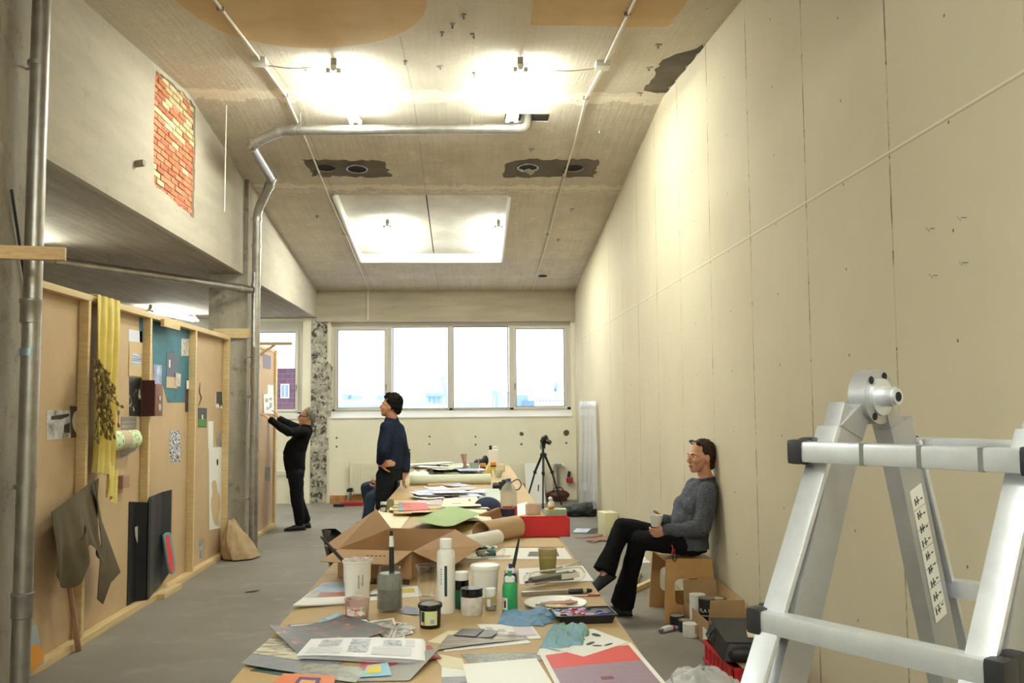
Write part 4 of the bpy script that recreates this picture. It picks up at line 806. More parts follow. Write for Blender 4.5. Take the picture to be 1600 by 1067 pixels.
pg = w.children[-1]
Q = [Vector((x-.009, y, .7570)) for x, y in qb]
def pgp(u, v, e=.0): return Q[0]*(1-u)*(1-v)+Q[1]*u*(1-v)+Q[2]*u*v+Q[3]*(1-u)*v+Vector((0, 0, .0018*6+.0016+e+.006*sin(pi*u)*(6/7)+.002+.0013*max(0, (1-v)*sin(u*9+6))))
def onpage(n, u0, u1, v0, v1, m): 
    g = [[], []]; N = 6
    for j in range(N+1):
        for i in range(N+1): g[0].append(tuple(pgp(u0+(u1-u0)*i/N, v0+(v1-v0)*j/N)))
    g[1] = [(j*(N+1)+i, j*(N+1)+i+1, (j+1)*(N+1)+i+1, (j+1)*(N+1)+i) for j in range(N) for i in range(N)]
    return mk(n, tuple(g), m, pg)
onpage('picture', .12, .30, .5, .88, BWP); onpage('picture', .38, .54, .22, .9, BWP); onpage('picture', .66, .82, .58, .85, BWP)
LINES = bpy.data.materials.new('text_lines'); LINES.use_nodes = True; _t = NT(LINES); _x = _t.n('ShaderNodeTexWave', _bands_direction='Y', Scale=28.); _t.t.links.new(_t.obj(), _x.inputs[0]); _t.set('Base Color', _t.mix(_t.math('GREATER_THAN', _x.outputs[1], .72), 'f3f2f4', '9c9aa2'))
for u0, u1, v0, v1 in ((.06, .34, .1, .42), (.58, .90, .12, .5), (.85, .93, .55, .9)): onpage('text_block', u0, u1, v0, v1, LINES)
paper('art_print', 'orange print of a purple archway at the near edge of the table', 'print', [(-0.621,2.979),(-0.416,2.898),(-0.429,3.033),(-0.603,3.088)], .7555, mat('orange_print', 'e27a3e', .5), lambda u, v: .004*u, [('purple_arch', ((.35, .1), (.75, .75)), mat('purple_ink', '5a3a6c')), ('light_path', ((.42, .1), (.68, .5)), mat('peach', 'e8a273'))])
paper('printed_card', 'small card with a yellow sun on light blue', 'card', [(-0.348,3.019),(-0.249,3.033),(-0.273,3.168),(-0.338,3.135)], .7580, mat('card_blue', '8cc4dc', .5), lambda u, v: .004*v, [('yellow_sun', ((.1, .25), (.65, .85)), mat('card_yellow', 'e8d24a'))])
paper('art_print', 'stone grey ink drawing lying over the front of the landscape print', 'print', [(-0.571,3.043),(-0.358,2.972),(-0.329,3.126),(-0.57,3.206)], .7545, pic('stone_draw', ('8d8a7c', 'a09d8e', '6b685c', 'b5b1a2'), 22), lambda u, v: .004*sin(u*3))
for k, (q, lab) in enumerate((([(-0.35,3.608),(-0.25,3.503),(-0.309,3.86),(-0.426,3.803)], 'white bordered photo beside the dark night print'), ([(-0.305,3.507),(-0.242,3.521),(-0.247,3.744),(-0.296,3.792)], 'white bordered photo on top of the small photo heap'), ([(-0.29,3.525),(-0.212,3.597),(-0.232,3.679),(-0.286,3.663)], 'white bordered photo farthest right in the small photo heap'), ([(-0.268,3.757),(-0.207,3.667),(-0.229,3.618),(-0.284,3.705)], 'tiny white bordered photo at the edge of the photo heap'))):
    paper('photograph', lab, 'photo', q, .7503+.0022*k, M_PAPER, lambda u, v: .004*u*v, [('picture', ((.08, .08), (.92, .92)), pic('bw_photo', ('25252a', '6c6a66', 'c4beb2', '3a383a'), 18))])
paper('paper_sheet', 'large blank white sheet at the near edge of the table', 'paper', [(0.004,2.816),(0.268,2.821),(0.23,3.191),(-0.023,3.148)], .7560, mat('blank_white', 'f4f2ec', .5), lambda u, v: .003*u*v)
w = paper('art_print', 'red and mauve print with a white border at the near table corner', 'print', [(0.277,2.758),(0.618,2.781),(0.592,3.388),(0.246,3.259)], .7540, M_PAPER, lambda u, v: .002*sin(u*3), [('red_field', ((.05, .62), (.95, .95)), mat('print_red', 'd5322c', .5)), ('mauve_field', ((.05, .02), (.95, .62)), mat('print_mauve', '93788c', .5, col2='8b7086', scale=60)), ('dark_spot', ((.44, .3), (.56, .36)), mat('spot', '7a3b46'))])
def leafsheet(label, quad, z, holes):
    o = mk('leaf_cutout', quadsheet([(x, y, z) for x, y in quad], .0008, 4, 4), M_PAPER); tag(o, label, 'cutout')
    Q = [Vector((x, y, z+.0012)) for x, y in quad]; P = lambda u, v: Q[0]*(1-u)*(1-v)+Q[1]*u*(1-v)+Q[2]*u*v+Q[3]*(1-u)*v
    for (u, v, a, b, rot) in holes:
        V = [tuple(P(u+a*cos(t)*cos(rot)-b*sin(t)*sin(rot), v+a*cos(t)*sin(rot)+b*sin(t)*cos(rot))) for t in [2*pi*k/14 for k in range(14)]]
        mk('leaf_shape', (V, [tuple(range(14))]), mat('leaf_dark', '16342f', .6), o)
leafsheet('white sheet of dark leaf shapes under the stained blue rag', [(0.235,3.254),(0.591,3.399),(0.482,3.621),(0.279,3.461)], .7512, [(.3, .12, .08, .04, 0), (.55, .2, .09, .03, .2), (.78, .3, .06, .1, .3), (.85, .65, .05, .12, 0), (.62, .55, .06, .09, .5)])
leafsheet('white sheet of leaf shapes overlapping the red print', [(0.286,3.332),(0.395,3.206),(0.587,3.388),(0.449,3.484)], .7575, [(.25, .5, .05, .12, 0), (.45, .6, .06, .13, .4), (.68, .55, .1, .05, .3), (.8, .7, .05, .1, .1)])
paper('paper_sheet', 'cream sheet under the green sky print', 'paper', [(-0.153,3.477),(-0.006,3.375),(0.167,3.616),(-0.081,3.636)], .7505, M_CREAM)
paper('art_print', 'long print with a pale green sky over brown bands', 'print', [(-0.12,3.337),(0.222,3.472),(0.216,3.53),(-0.079,3.554)], .7523, pic('bands', ('a8c4b0', '6f5a48', '8f7f70', 'd0d4d0'), 5, stretch=(.3, 3, 1)), lambda u, v: .003*sin(u*4)+.003)
paper('paper_sheet', 'white sheet under the long green sky print', 'paper', [(-0.088,3.329),(0.229,3.428),(0.21,3.504),(-0.1,3.436)], .7512, M_PAPER)
for k, (q, lab) in enumerate((([(-0.059,3.532),(0.022,3.487),(0.063,3.601),(-0.026,3.629)], 'dark photo lying left on the green sky print'), ([(0.027,3.486),(0.084,3.472),(0.116,3.567),(0.048,3.602)], 'dark photo lying right on the green sky print'))): paper('photograph', lab, 'photo', q, .7595, pic('dark_pair', ('2b292c', '4c4a4d', '38363a'), 14), lambda u, v: .004*u)
paper('paper_sheet', 'white sheet printed with small pink squares', 'paper', [(0.084,3.464),(0.271,3.487),(0.248,3.712),(0.032,3.73)], .7515, M_PAPER, None, [('pink_square', ((.1, .6), (.22, .78)), mat('pink_square', 'cbb6c2')), ('pink_square', ((.3, .5), (.42, .66)), mat('pink_square')), ('pink_square', ((.45, .3), (.58, .46)), mat('pink_square')), ('lilac_field', ((.6, .2), (.95, .75)), mat('lilac_field', 'ded3dc'))])
paper('art_print', 'speckled green and red forest print under the blank white sheet', 'print', [(0.005,3.164),(0.256,3.192),(0.233,3.292),(-0.029,3.296)], .7512, pic('forest', ('2d3a2a', '6b4a3c', '4a5a40', '8c8474', '3a2c28'), 40))
paper('paper_sheet', 'cream card strip beside the booklet', 'paper', [(-0.092,3.141),(-0.006,3.09),(-0.024,3.23),(-0.138,3.322)], .7525, M_CREAM)
paper('paper_sheet', 'white and grey sheet left of the blank sheet', 'paper', [(-0.086,2.955),(0.004,2.962),(-0.017,3.135),(-0.092,3.141)], .7512, M_PAPER, None, [('grey_photo', ((.0, .0), (.95, .35)), GREYP)])
paper('paper_scrap', 'bluish paper scrap between the grey water jar and the ink tub', 'paper', [(-0.298,3.953),(-0.209,3.898),(-0.218,4.02),(-0.276,4.101)], .7503, mat('bluegrey', '86899c', .6), lambda u, v: .006*u)
w = thing('magazine', 'magazine with a sunset beach cover hanging over the left table edge', 'magazine', (0, 0, 0))
for k in range(4): mk('page', quadsheet([(x, y, .7506+.0016*k) for x, y in [(-0.76,4.066),(-0.523,4.161),(-0.558,4.637),(-0.715,4.634)]], .0008, 10, 8, lambda u, v, k=k: .012*(1-u)**2*(1-v)+.002), M_PAPER, w)
_q = [Vector((x, y, .7506+.0048+.0012)) for x, y in [(-0.76,4.066),(-0.523,4.161),(-0.558,4.637),(-0.715,4.634)]]
for n_, v0, v1, u0, m_ in (('sky_area', .5, .98, .02, pic('sky_pic', ('7f9cb4', 'a9bccb', '8fa9bd'), 5)), ('red_rocks', .3, .52, .25, pic('red_rocks', ('8e3a30', 'b5543f', '6d3a34', 'c9a48c'), 14)), ('sea_area', .3, .5, .02, pic('sea_pic', ('8d8f93', 'b9b4ac', 'a3a09c'), 8))):
    P_ = lambda u, v: _q[0]*(1-u)*(1-v)+_q[1]*u*(1-v)+_q[2]*u*v+_q[3]*(1-u)*v
    mk(n_, quadsheet([P_(u0, v0), P_(.98 if u0 > .1 else (.98 if v0 > .4 else .25), v0), P_(.98 if u0 > .1 else (.98 if v0 > .4 else .25), v1), P_(u0, v1)], .0004, 8, 8, lambda u, v, u0=u0, v0=v0, v1=v1, u1=(.98 if u0 > .1 or v0 > .4 else .25): .012*(1-(u0+(u1-u0)*u))**2*(1-(v0+(v1-v0)*v))+.002), m_, w)
# dotted sheets on the right, board and prints farther along
paper('paper_sheet', 'white sheets with black ink dots behind the pencil case', 'paper', [(0.25,4.547),(0.62,4.58),(0.617,5.018),(0.267,4.973)], .7503, M_PAPER, lambda u, v: .003*u, [('ink_dot', ((.62, .5), (.66, .62)), M_BLACK), ('ink_dot', ((.8, .6), (.84, .72)), M_BLACK), ('ink_dot', ((.1, .6), (.16, .66)), M_BLACK)])
w = paper('paint_board', 'flat pale board with a dark slanted print lying across the table', 'board', [(0.109,5.276),(0.586,5.23),(0.584,5.628),(0.211,5.666)], .7503, M_PAPER, None, [('dark_print', ((.46, .2), (.86, .62)), mat('dark_print', '3a2a2a', .5)), ('orange_stain', ((.05, .1), (.25, .3)), mat('peach_stain', 'dcb592', .6))], th=.006)
paper('cardboard_sheet', 'flat cardboard sheet lying in front of the red box', 'cardboard', [(0.079,5.705),(0.579,5.654),(0.585,6.034),(0.1,6.055)], .7503, mat('card_brown', 'c9b086', .7), None, th=.009)
paper('paper_sheet', 'cream sheet between the cardboard box and the pale board', 'paper', [(-0.037,5.312),(0.139,5.317),(0.141,5.698),(-0.0,5.662)], .7503, M_CREAM, lambda u, v: .003*v)
w = thing('paint_tubes_bag', 'small clear bag of teal and black paint tubes lying on the cream sheet', 'bag', (0.102,5.319,0.756))
r = random.Random(2)
for k in range(11): mk('paint_tube', tube([(r.uniform(-.09, .06), r.uniform(-.02, .06), .01+.02*(k % 3)), (r.uniform(-.06, .09), r.uniform(0, .07), .012+.02*(k % 3))], [.011, .006], 8), [mat('teal_tube', '1f7a7a', .4), M_BLACK, M_WHITE, mat('tube_grey', '9a9896', .4)][k % 4], w)
mk('bag_film', xf(pillow(.22, .12, .07), Matrix.Translation((-.11, .03, -.004))), M_CLEAR, w)
# cardboard box with open flaps
CARD = mat('cardboard', 'b5916a', .8, col2='aa8560', scale=5); CARDI = mat('cardboard_inside', 'a98562', .8)
w = thing('cardboard_box', 'long open cardboard box with spread flaps in the middle of the table', 'box', (-.67, 4.80, TZ+.001), RAD(-14.4))
BWd, BL, BH = .40, .82, .14
mk('bottom_panel', bx(0, BWd, 0, BL, 0, .004), CARD, w)
for n_, g in (('side_panel', bx(0, .004, 0, BL, 0, BH)), ('side_panel', bx(BWd-.004, BWd, 0, BL, 0, BH)), ('end_panel', bx(0, BWd, 0, .004, 0, BH)), ('end_panel', bx(0, BWd, BL-.004, BL, 0, BH))): mk(n_, g, CARD, w)
fl = mk('flap', quadsheet([(0, 0, BH), (BWd, 0, BH), (BWd-.03, -.2, BH-.035), (-.015, -.19, BH-.03)], .004), CARD, w)
for k in range(5): mk('written_mark', bx(.19+k*.022, .2+k*.022, -.09, -.085+.004*(k % 2), BH-.0115, BH-.009), M_DARK, fl)
mk('flap', quadsheet([(0, 0, BH), (0, BL, BH), (-.10, BL+.02, BH+.11), (-.06, -.03, BH+.022)], .004), CARDI, w)
mk('flap', quadsheet([(BWd, 0, BH), (BWd, BL, BH), (BWd+.19, BL-.12, BH-.07), (BWd+.16, .12, BH-.10)], .004), CARD, w)
mk('flap', quadsheet([(0, BL, BH), (BWd, BL, BH), (BWd-.02, BL+.12, BH-.03), (.02, BL+.12, BH-.02)], .004), CARDI, w)
paper('paper_sheet', 'large cream sheet stretching from the box flap to the small ink jar', 'paper', [(-0.797,6.062),(-0.505,6.032),(-0.468,7.419),(-0.752,7.719)], .7503, M_CREAM, lambda u, v: .01*(1-u)*v)
paper('black_card', 'black card lying under the front of the cardboard box', 'card', [(-0.496,4.615),(-0.289,4.58),(-0.298,4.714),(-0.461,4.746)], .7502, M_BLACK)
paper('magazine_sheet', 'printed sheet with a yellow band between the jar and the glass', 'print', [(-0.462,4.223),(-0.213,4.299),(-0.25,4.544),(-0.454,4.484)], .7504, M_PAPER, None, [('yellow_band', ((.62, .4), (.9, .8)), mat('yel_band', 'd8cf58')), ('dark_band', ((.0, .3), (.5, .5)), mat('dk_band', '3a3836'))])
# rolls and sheets behind the box
w = thing('green_sheet', 'curling green sheet of paper behind the cardboard box', 'paper', (0, 0, TZ))
mk('sheet', quadsheet([(x, y, .045) for x, y in [(-0.415,6.717),(-0.084,6.094),(0.097,6.959),(-0.216,7.498)]], .0015, 24, 16, lambda u, v: .10*max(0, u-.35)**1.5*(1.2-v*.5)+.015*sin(u*5)+.05*v*(1-u)*u*2), mat('moss_green', '8fa85e', .6), w)
def hroll(name, label, a, b, r, m, turns=1.6, core=None):
    w = thing(name, label, 'roll', (a[0], a[1], TZ)); d = Vector((b[0]-a[0], b[1]-a[1], 0)); n = Vector((-d.y, d.x, 0)).normalized(); up = Vector((0, 0, 1)); V = []; K = int(36*turns)
    for s in (0, 1):
        for t_ in (0, .0012):
            for k in range(K+1):
                th = 2*pi*k/36; rr = r-.0035*k/36*1.2-t_; V.append(tuple(d*s+n*(rr*cos(th-1.2))+up*(r+rr*sin(th-1.2))))
    N = K+1; Fc = []
    for k in range(K):
        Fc += [(k, k+1, 2*N+k+1, 2*N+k), (N+k, 3*N+k, 3*N+k+1, N+k+1), (k, N+k, N+k+1, k+1), (2*N+k, 2*N+k+1, 3*N+k+1, 3*N+k)]
    Fc += [(0, 2*N, 3*N, N), (K, N+K, 3*N+K, 2*N+K)]
    mk('rolled_sheet', (V, Fc), m, w); return w
hroll('kraft_roll', 'thick roll of brown kraft paper behind the white roll', [(0.08,5.822),(0.316,6.105)][0], [(0.08,5.822),(0.316,6.105)][1], .075, mat('kraft_roll', 'c4a580', .7))
hroll('paper_roll', 'loose white paper roll pointing at the cardboard box', [(-0.068,5.487),(0.184,5.811)][0], [(-0.068,5.487),(0.184,5.811)][1], .05, M_PAPER)
hroll('paper_roll', 'long pale roll of paper lying across the far table', [(-0.652,10.331),(0.255,10.37)][0], [(-0.652,10.331),(0.255,10.37)][1], .058, mat('roll_pale', 'e6ecd8', .6))
hroll('paper_roll', 'short pinkish roll of paper in front of the long pale roll', [(-0.434,9.901),(-0.087,10.008)][0], [(-0.434,9.901),(-0.087,10.008)][1], .026, mat('roll_pink', 'c9a890', .6))
w = thing('red_box', 'open red box without a lid at the table edge', 'box', (.322, 6.134, TZ+.001)); RB = mat('red_card', 'd2282c', .55)
mk('bottom_panel', bx(0, .352, 0, .14, 0, .003), RB, w); mk('front_panel', bx(0, .352, 0, .003, 0, .122), RB, w); mk('back_panel', bx(0, .352, .137, .14, 0, .122), RB, w)
for xx in (0, .349): mk('side_panel', bx(xx, xx+.003, 0, .14, 0, .122), RB, w)
# water bottle
x, y, r, h = (0.313,7.163,0.0645,0.253)
w = jar('water_bottle', 'big clear water bottle with a blue cap and dark label', 'bottle', (x, y)); h = .31
mk('bottle_body', lathe([(r*.9, 0), (r, .01), (r, h*.60), (r*.97, h*.66), (r*.8, h*.78), (r*.4, h*.87), (r*.26, h*.90), (r*.26, h*.94), (0, h*.94)], 32), tinted('clear_pet', 'c9cbc4', .45), w); mk('screw_cap', lathe([(r*.3, h*.925), (r*.3, h*.995), (0, h)], 20), mat('cap_blue', '3a5a9c', .4), w); mk('label', lathe([(r*1.008, .02), (r*1.012, .02), (r*1.012, h*.26), (r*1.008, h*.26), (r*1.008, .02)], 32), mat('label_navy', '1d2144', .4), w); mk('red_panel', label_patch(r*1.012, -.9, .2, .03, h*.32, 8, .001), mat('label_crimson', 'a8303c'), w); mk('red_band', label_patch(r*1.0, -2.4, -1.1, h*.28, h*.33, 8, .001), mat('label_crimson'), w)
w = thing('blue_cap', 'dark blue cap lying in front of the water bottle', 'cap', (0.162,7.769,0.75))
mk('crown', [(lambda g: ([(px, py, max(.001, pz)) for px, py, pz in g[0]], g[1]))(ell((0, .06, .0), (.125, .09, .105), 24, 16))], mat('navy_cloth', '2a3150', .9), w); mk('brim', quadsheet([(-.14, -.06, .006), (-.03, -.09, .004), (-.02, .0, .02), (-.12, .02, .03)], .003, 8, 4), mat('navy_cloth'), w)
w = thing('wood_wedge', 'brown cardboard wedge leaning behind the kraft roll', 'cardboard', (0.168,7.115,0.75)); mk('wedge', ([(-.1, 0, 0), (.1, 0, 0), (.1, .1, 0), (-.1, .1, 0), (.075, .02, .085), (.065, .08, .085), (-.085, .02, .035), (-.085, .08, .035)], [(0, 3, 2, 1), (0, 1, 4, 6), (1, 2, 5, 4), (2, 3, 7, 5), (3, 0, 6, 7), (4, 5, 7, 6)]), mat('wedge_brown', '8a6440', .8), w)
w = thing('camera', 'black camera with a loose strap beside the water bottle', 'camera', (0.387,9.564,0.75))
mk('camera_body', bx(-.075, .06, -.03, .035, .002, .09), M_BLACK, w, bev=.012); mk('prism_hump', ell((-.01, .0, .095), (.035, .03, .02), 12, 8), M_BLACK, w); mk('lens', xf(lathe([(.036, 0), (.038, .05), (.033, .07), (0, .066)], 24), Matrix.Translation((-.065, -.0, .045)) @ Matrix.Rotation(-pi/2, 4, 'Y')), M_BLACK, w)
mk('strap', tube(arc([(.06, 0, .08), (.13, .02, .12), (.17, 0, .06), (.13, -.08, .01), (.08, -.1, .012)], .06), .006, 6), M_BLACK, w)
x, y, r, h = (0.521,7.429,0.0644,0.076)
w = jar('pink_mug', 'pale pink mug without a handle behind the red box', 'mug', (x, y)); mk('mug_wall', lathe([(r*.9, 0), (r*.95, .004), (r, h+.005), (r*.94, h+.005), (r*.88, .006), (0, .006)], 28), mat('pink_ceramic', 'dcc6bd', .4), w)
w = thing('green_tin', 'flat pale green box behind the red box', 'box', (0.695,7.301,0.75)); mk('box_body', bx(-.085, .085, 0, .12, .001, .05), mat('pale_green_card', 'b9c6a2', .6), w, bev=.003)
w = thing('glue_bottle', 'small white bottle with an orange tip lying on the pale green box', 'bottle', (w.location.x-.04, w.location.y+.05, TZ+.052)); mk('bottle_body', xf(lathe([(.022, 0), (.024, .01), (.024, .05), (.012, .065), (0, .065)], 20), Matrix.Rotation(.15, 4, 'Y')), M_PLASTIC, w); mk('cap_ball', ell((-.0, 0, .078), (.017, .017, .017), 14, 10), M_PLASTIC, w); mk('orange_tip', ell((.0, -.028, .013), (.035, .02, .013), 14, 8), mat('orange_tip', 'dd8a3a', .5), w)
# middle: photo heaps, folder, jars
def heap(name, label, quad, n, mats, seed, z0=TZ, cat='photo', size=(.10, .15), group=None, curl=.01):
    "loose sheets scattered over a quad, each its own object"
    r = random.Random(seed); Q = [Vector((x, y, 0)) for x, y in quad]; base = None
    for k in range(n):
        u, v = r.random(), r.random(); p = Q[0]*(1-u)*(1-v)+Q[1]*u*(1-v)+Q[2]*u*v+Q[3]*(1-u)*v
        a = r.uniform(-.6, .6) + (pi/2 if r.random() < .5 else 0); sx, sy = size[0]*r.uniform(.8, 1.3), size[1]*r.uniform(.8, 1.3); c = r.uniform(-.2, 1)*curl*.3
        c_ = mk(name, quadsheet([(-sx, -sy, 0), (sx, -sy, 0), (sx, sy, 0), (-sx, sy, 0)], .0008, 6, 6, lambda u, v, c=c: c*(2*u-1)**2*(.5+v)+.0005), mats[k % len(mats)])
        tag(c_, label, cat, group); c_.location = (p.x, p.y, z0+.001+.0026*k); c_.rotation_euler = (0, 0, a)
BLUES = [pic('blue_print_%d' % i, c, 7) for i, c in enumerate((('5c6aa8', '9aa4cf', 'c9d2ea', '6c76a6'), ('8a8fa8', 'b8bccc', 'd8dae2'), ('a8927f', 'c9b8a8', '8f7d70'), ('6a78b8', 'd2d8ec', '9298b4')))]
BLUES.append(M_PAPER)
heap('photograph', 'bluish photos and papers loosely piled in front of the pink roll', [(-0.447,8.463),(0.079,8.567),(0.068,9.464),(-0.537,9.546)], 26, BLUES, 5, group='bluish photos on the third table', curl=.02)
MIXP = [M_PAPER, pic('pinkish', ('d8b8a8', 'c89c88', 'e2cfc2'), 6), M_CREAM, pic('greyish', ('8a8684', 'b8b2ac', '6c6866'), 7), BLUES[1]]
heap('paper_sheet', 'pink, grey and white papers piled in front of the bluish photos', [(-0.487,7.706),(0.017,7.739),(0.019,8.349),(-0.568,8.534)], 14, MIXP, 9, cat='paper', group='pinkish papers on the third table', size=(.13, .16))
w = thing('red_folder', 'red wedge shaped folder with a teal edge on the table', 'folder', (0, 0, TZ+.034)); fq = [(-0.532,7.447),(-0.311,7.557),(-0.365,8.056),(-0.581,8.136)]
mk('cover', quadsheet([(x, y, .0) for x, y in fq], .004, 2, 2), mat('folder_red', 'c8282e', .5), w); mk('teal_edge', quadsheet([(fq[0][0]-.03, fq[0][1], 0), (fq[0][0]+.01, fq[0][1], .001), (fq[3][0]+.0, fq[3][1], .001), (fq[3][0]-.03, fq[3][1], 0)], .0045), mat('folder_teal', '3a8a8a', .5), w)
paper('paper_sheet', 'kraft envelope under the red folder', 'paper', [(-0.591,7.366),(-0.213,7.407),(-0.238,8.285),(-0.687,8.341)], .783-.001, M_KRAFT, None, th=.001)
for k in range(4):
    a = [(-0.574,7.277,0.79),(-0.592,7.501,0.79),(-0.611,7.74,0.79),(-0.627,7.942,0.79)][k]; w = thing('wooden_stick', 'pale wooden stick lying left of the red folder', 'stick', (a[0], a[1], .789), 0, 'sticks by the red folder'); mk('stick', bar((-.02, 0, 0), (.13, .01, 0), .018, .006), M_PINE, w)
w = thing('wooden_ruler', 'yellow wooden ruler lying right of the red folder', 'ruler', (-0.332,7.563,0.79)); w.location.z = .79; mk('ruler', bar((0, 0, 0), (.16, .02, 0), .025, .005), mat('ruler_yellow', 'c8a050', .5), w)
x, y, r, h = (-0.703,7.712,0.0269,0.084)
w = jar('ink_bottle', 'small ink bottle with a white cap standing near the cardboard box flap', 'bottle', (x, y)); mk('bottle_body', lathe([(r*.95, 0), (r, .004), (r, h*.7), (r*.8, h*.78), (0, h*.78)], 20), M_INK, w); mk('label', label_patch(r, -2.4, -.8, .01, h*.5), M_WHITE, w); mk('screw_cap', lathe([(r*.95, h*.76), (r*.95, h), (0, h)], 20), M_WHITE, w)
x, y, r, h = (-0.662,7.9,0.033,0.086)
w = jar('glass_jar', 'small empty glass jar beside the ink bottle', 'jar', (x, y)); mk('jar_glass', lathe([(r*.9, 0), (r, .01), (r, h*.8), (r*.85, h*.9), (r*.85, h), (r*.8, h), (r*.94, .01), (0, .008)], 24), tinted('olive_glass', 'a4a88a', .45), w)
paper('paper_sheet', 'cream sheet with two black strokes beside the blue cap', 'paper', [(-0.218,7.586),(0.107,7.639),(0.077,8.356),(-0.221,8.283)], .800, M_CREAM, lambda u, v: .006*v*u, [('black_stroke', ((.25, .3), (.5, .36)), M_BLACK), ('black_stroke', ((.72, .5), (.78, .75)), M_BLACK)])
paper('paper_sheet', 'cream sheet lying behind the green sheet', 'paper', [(-0.148,6.756),(0.181,6.866),(0.149,7.613),(-0.218,7.565)], .792, M_CREAM, lambda u, v: -.02*u)
paper('paper_sheet', 'pale grey green sheet left of the water bottle', 'paper', [(0.096,8.545),(0.309,8.518),(0.315,9.409),(0.107,9.437)], .7512, mat('greygreen', 'c2c9bc', .6), lambda u, v: .03*v)
paper('paper_sheet', 'white sheet right of the water bottle', 'paper', [(0.376,7.321),(0.578,7.562),(0.524,8.377),(0.42,8.172)], .7503, M_PAPER)
# far end: bottles, bowls, cloths
def bottle(name, label, p, body, cap=None, k=.55, hh=None):
    x, y, r, h = p; h = hh or h; w = jar(name, label, name.split('_')[-1], (x, y))
    mk('bottle_body', lathe([(r*.95, 0), (r, .005), (r, h*k), (r*.85, h*(k+.12)), (r*.4, h*(k+.2)), (r*.38, h*.86), (0, h*.86)], 24), body, w)
    mk('screw_cap', lathe([(r*.42, h*.84), (r*.42, h), (0, h)], 18), cap or M_WHITE, w); return w
x, y, r, h = (0.364,13.246,0.0691,0.246)
w = jar('solvent_canister', 'white flat canister with a black cap at the far end of the table row', 'canister', (x, y)); mk('canister_body', bx(-r, r, -.045, .045, 0, h), M_PLASTIC, w, bev=.012); mk('black_cap', lathe([(.02, h), (.02, h+.06), (0, h+.062)], 16, (-r*.6, 0, 0)), M_BLACK, w); mk('handle', tube(arc([(-r*.2, 0, h-.002), (-r*.1, 0, h+.04), (r*.8, 0, h+.04), (r*.85, 0, h-.002)], .03), .009, 8), M_PLASTIC, w)
bottle('yellow_bottle', 'yellow sauce-like bottle left of the pale bowl', (0.264,11.541,0.0362,0.143), mat('mustard', 'd9c24e', .4), M_PLASTIC)
bottle('cream_bottle', 'cream bottle right of the pale bowl', (0.449,12.305,0.0429,0.152), mat('cream_plastic', 'e3dcc0', .4), M_PLASTIC)
x, y, r, h = (0.37,11.342,0.0592,0.093)
w = jar('pale_bowl', 'pale green bowl at the right edge of the far table', 'bowl', (x, y)); mk('bowl_wall', lathe([(r*.5, 0), (r*.55, .006), (r*.9, h*.6), (r, h), (r*.95, h), (r*.5, .01), (0, .01)], 28), mat('celadon', 'd0d8c2', .4), w)
for px_, lab in (((0.197,12.341,0.0387,0.11), 'jar with an orange lid left of the yellow bottle'), ((0.348,12.689,0.0398,0.105), 'jar with an orange lid in front of the white canister')):
    x, y, r, h = px_; w = jar('lidded_jar', lab, 'jar', (x, y)); mk('jar_body', lathe([(r*.95, 0), (r, .005), (r, h*.55), (0, h*.55)], 24), mat('honey_jar', 'cdb878', .3), w); mk('dark_band', lathe([(r*1.01, h*.4), (r*1.015, h*.4), (r*1.015, h*.56), (r*1.01, h*.56), (r*1.01, h*.4)], 24), M_DARK, w); mk('orange_lid', lathe([(r*1.03, h*.56), (r*1.03, h*.98), (0, h)], 24), mat('orange_lid', 'e0913a', .45), w)
x, y, r, h = (-0.029,12.262,0.0427,0.084)
w = jar('brush_pot', 'glass pot holding a bunch of pinkish brushes', 'pot', (x, y)); mk('pot_wall', lathe([(r*.9, 0), (r, h), (r*.93, h), (r*.85, .005), (0, .005)], 24), tinted('pot_glass', 'b8b09c', .5), w)
for k in range(7): mk('brush', tube([(.012*sin(k*2), .012*cos(k*2), .008), (.035*sin(k*2.4)-.03, .02*cos(k*2), .24)], [.004, .009], 6), mat('brush_pink', 'b98a78', .7), w)
x, y, r, h = (0.081,12.27,0.0683,0.118)
w = jar('glass_bowl', 'greenish glass bowl with a looped wire handle', 'bowl', (x, y)); mk('bowl_wall', lathe([(r*.6, 0), (r*.95, h*.5), (r, h), (r*.95, h), (r*.55, .008), (0, .008)], 28), tinted('bowl_glass', 'b5c0a8', .5), w); mk('wire_handle', tube([(r*cos(a)*.9, 0, h+.09*sin(a)) for a in [pi*k/14 for k in range(15)]], .004, 6), M_WHITE, w)
w = thing('black_bag', 'crumpled black bag behind the orange lidded jar', 'bag', (0.202,13.487,0.75)); mk('bag_body', [ell((-.03, .08, .05), (.09, .07, .052), 16, 10), ell((.05, .07, .075), (.05, .06, .076), 14, 10)], mat('black_nylon', '15151a', .6), w)
w = rag('black cloth crumpled near the far left edge of the table row', [(-0.524,11.953),(-0.309,11.919),(-0.359,13.161),(-0.588,13.2)], .09, 12, mat('black_rag', '1e1a18', .9))
w = rag('white cloth crumpled behind the long pale roll', [(-0.71,11.246),(-0.469,11.41),(-0.539,12.301),(-0.772,12.221)], .08, 13, mat('white_rag', 'ece9e2', .9))
FARP = [M_PAPER, M_CREAM, pic('far_multi', ('6a86b8', 'c8a878', '7c9a62', 'd8d2c8', 'a8503c'), 6), pic('far_yellow', ('d8c050', 'e2d8a8', '8fb4a4'), 5), BLUES[0]]
heap('paper_sheet', 'coloured papers strewn over the far end of the table row', [(-0.709,11.871),(0.071,11.972),(0.034,13.662),(-0.721,13.646)], 24, FARP, 21, cat='paper', group='papers on the farthest table', size=(.14, .2), curl=.04)
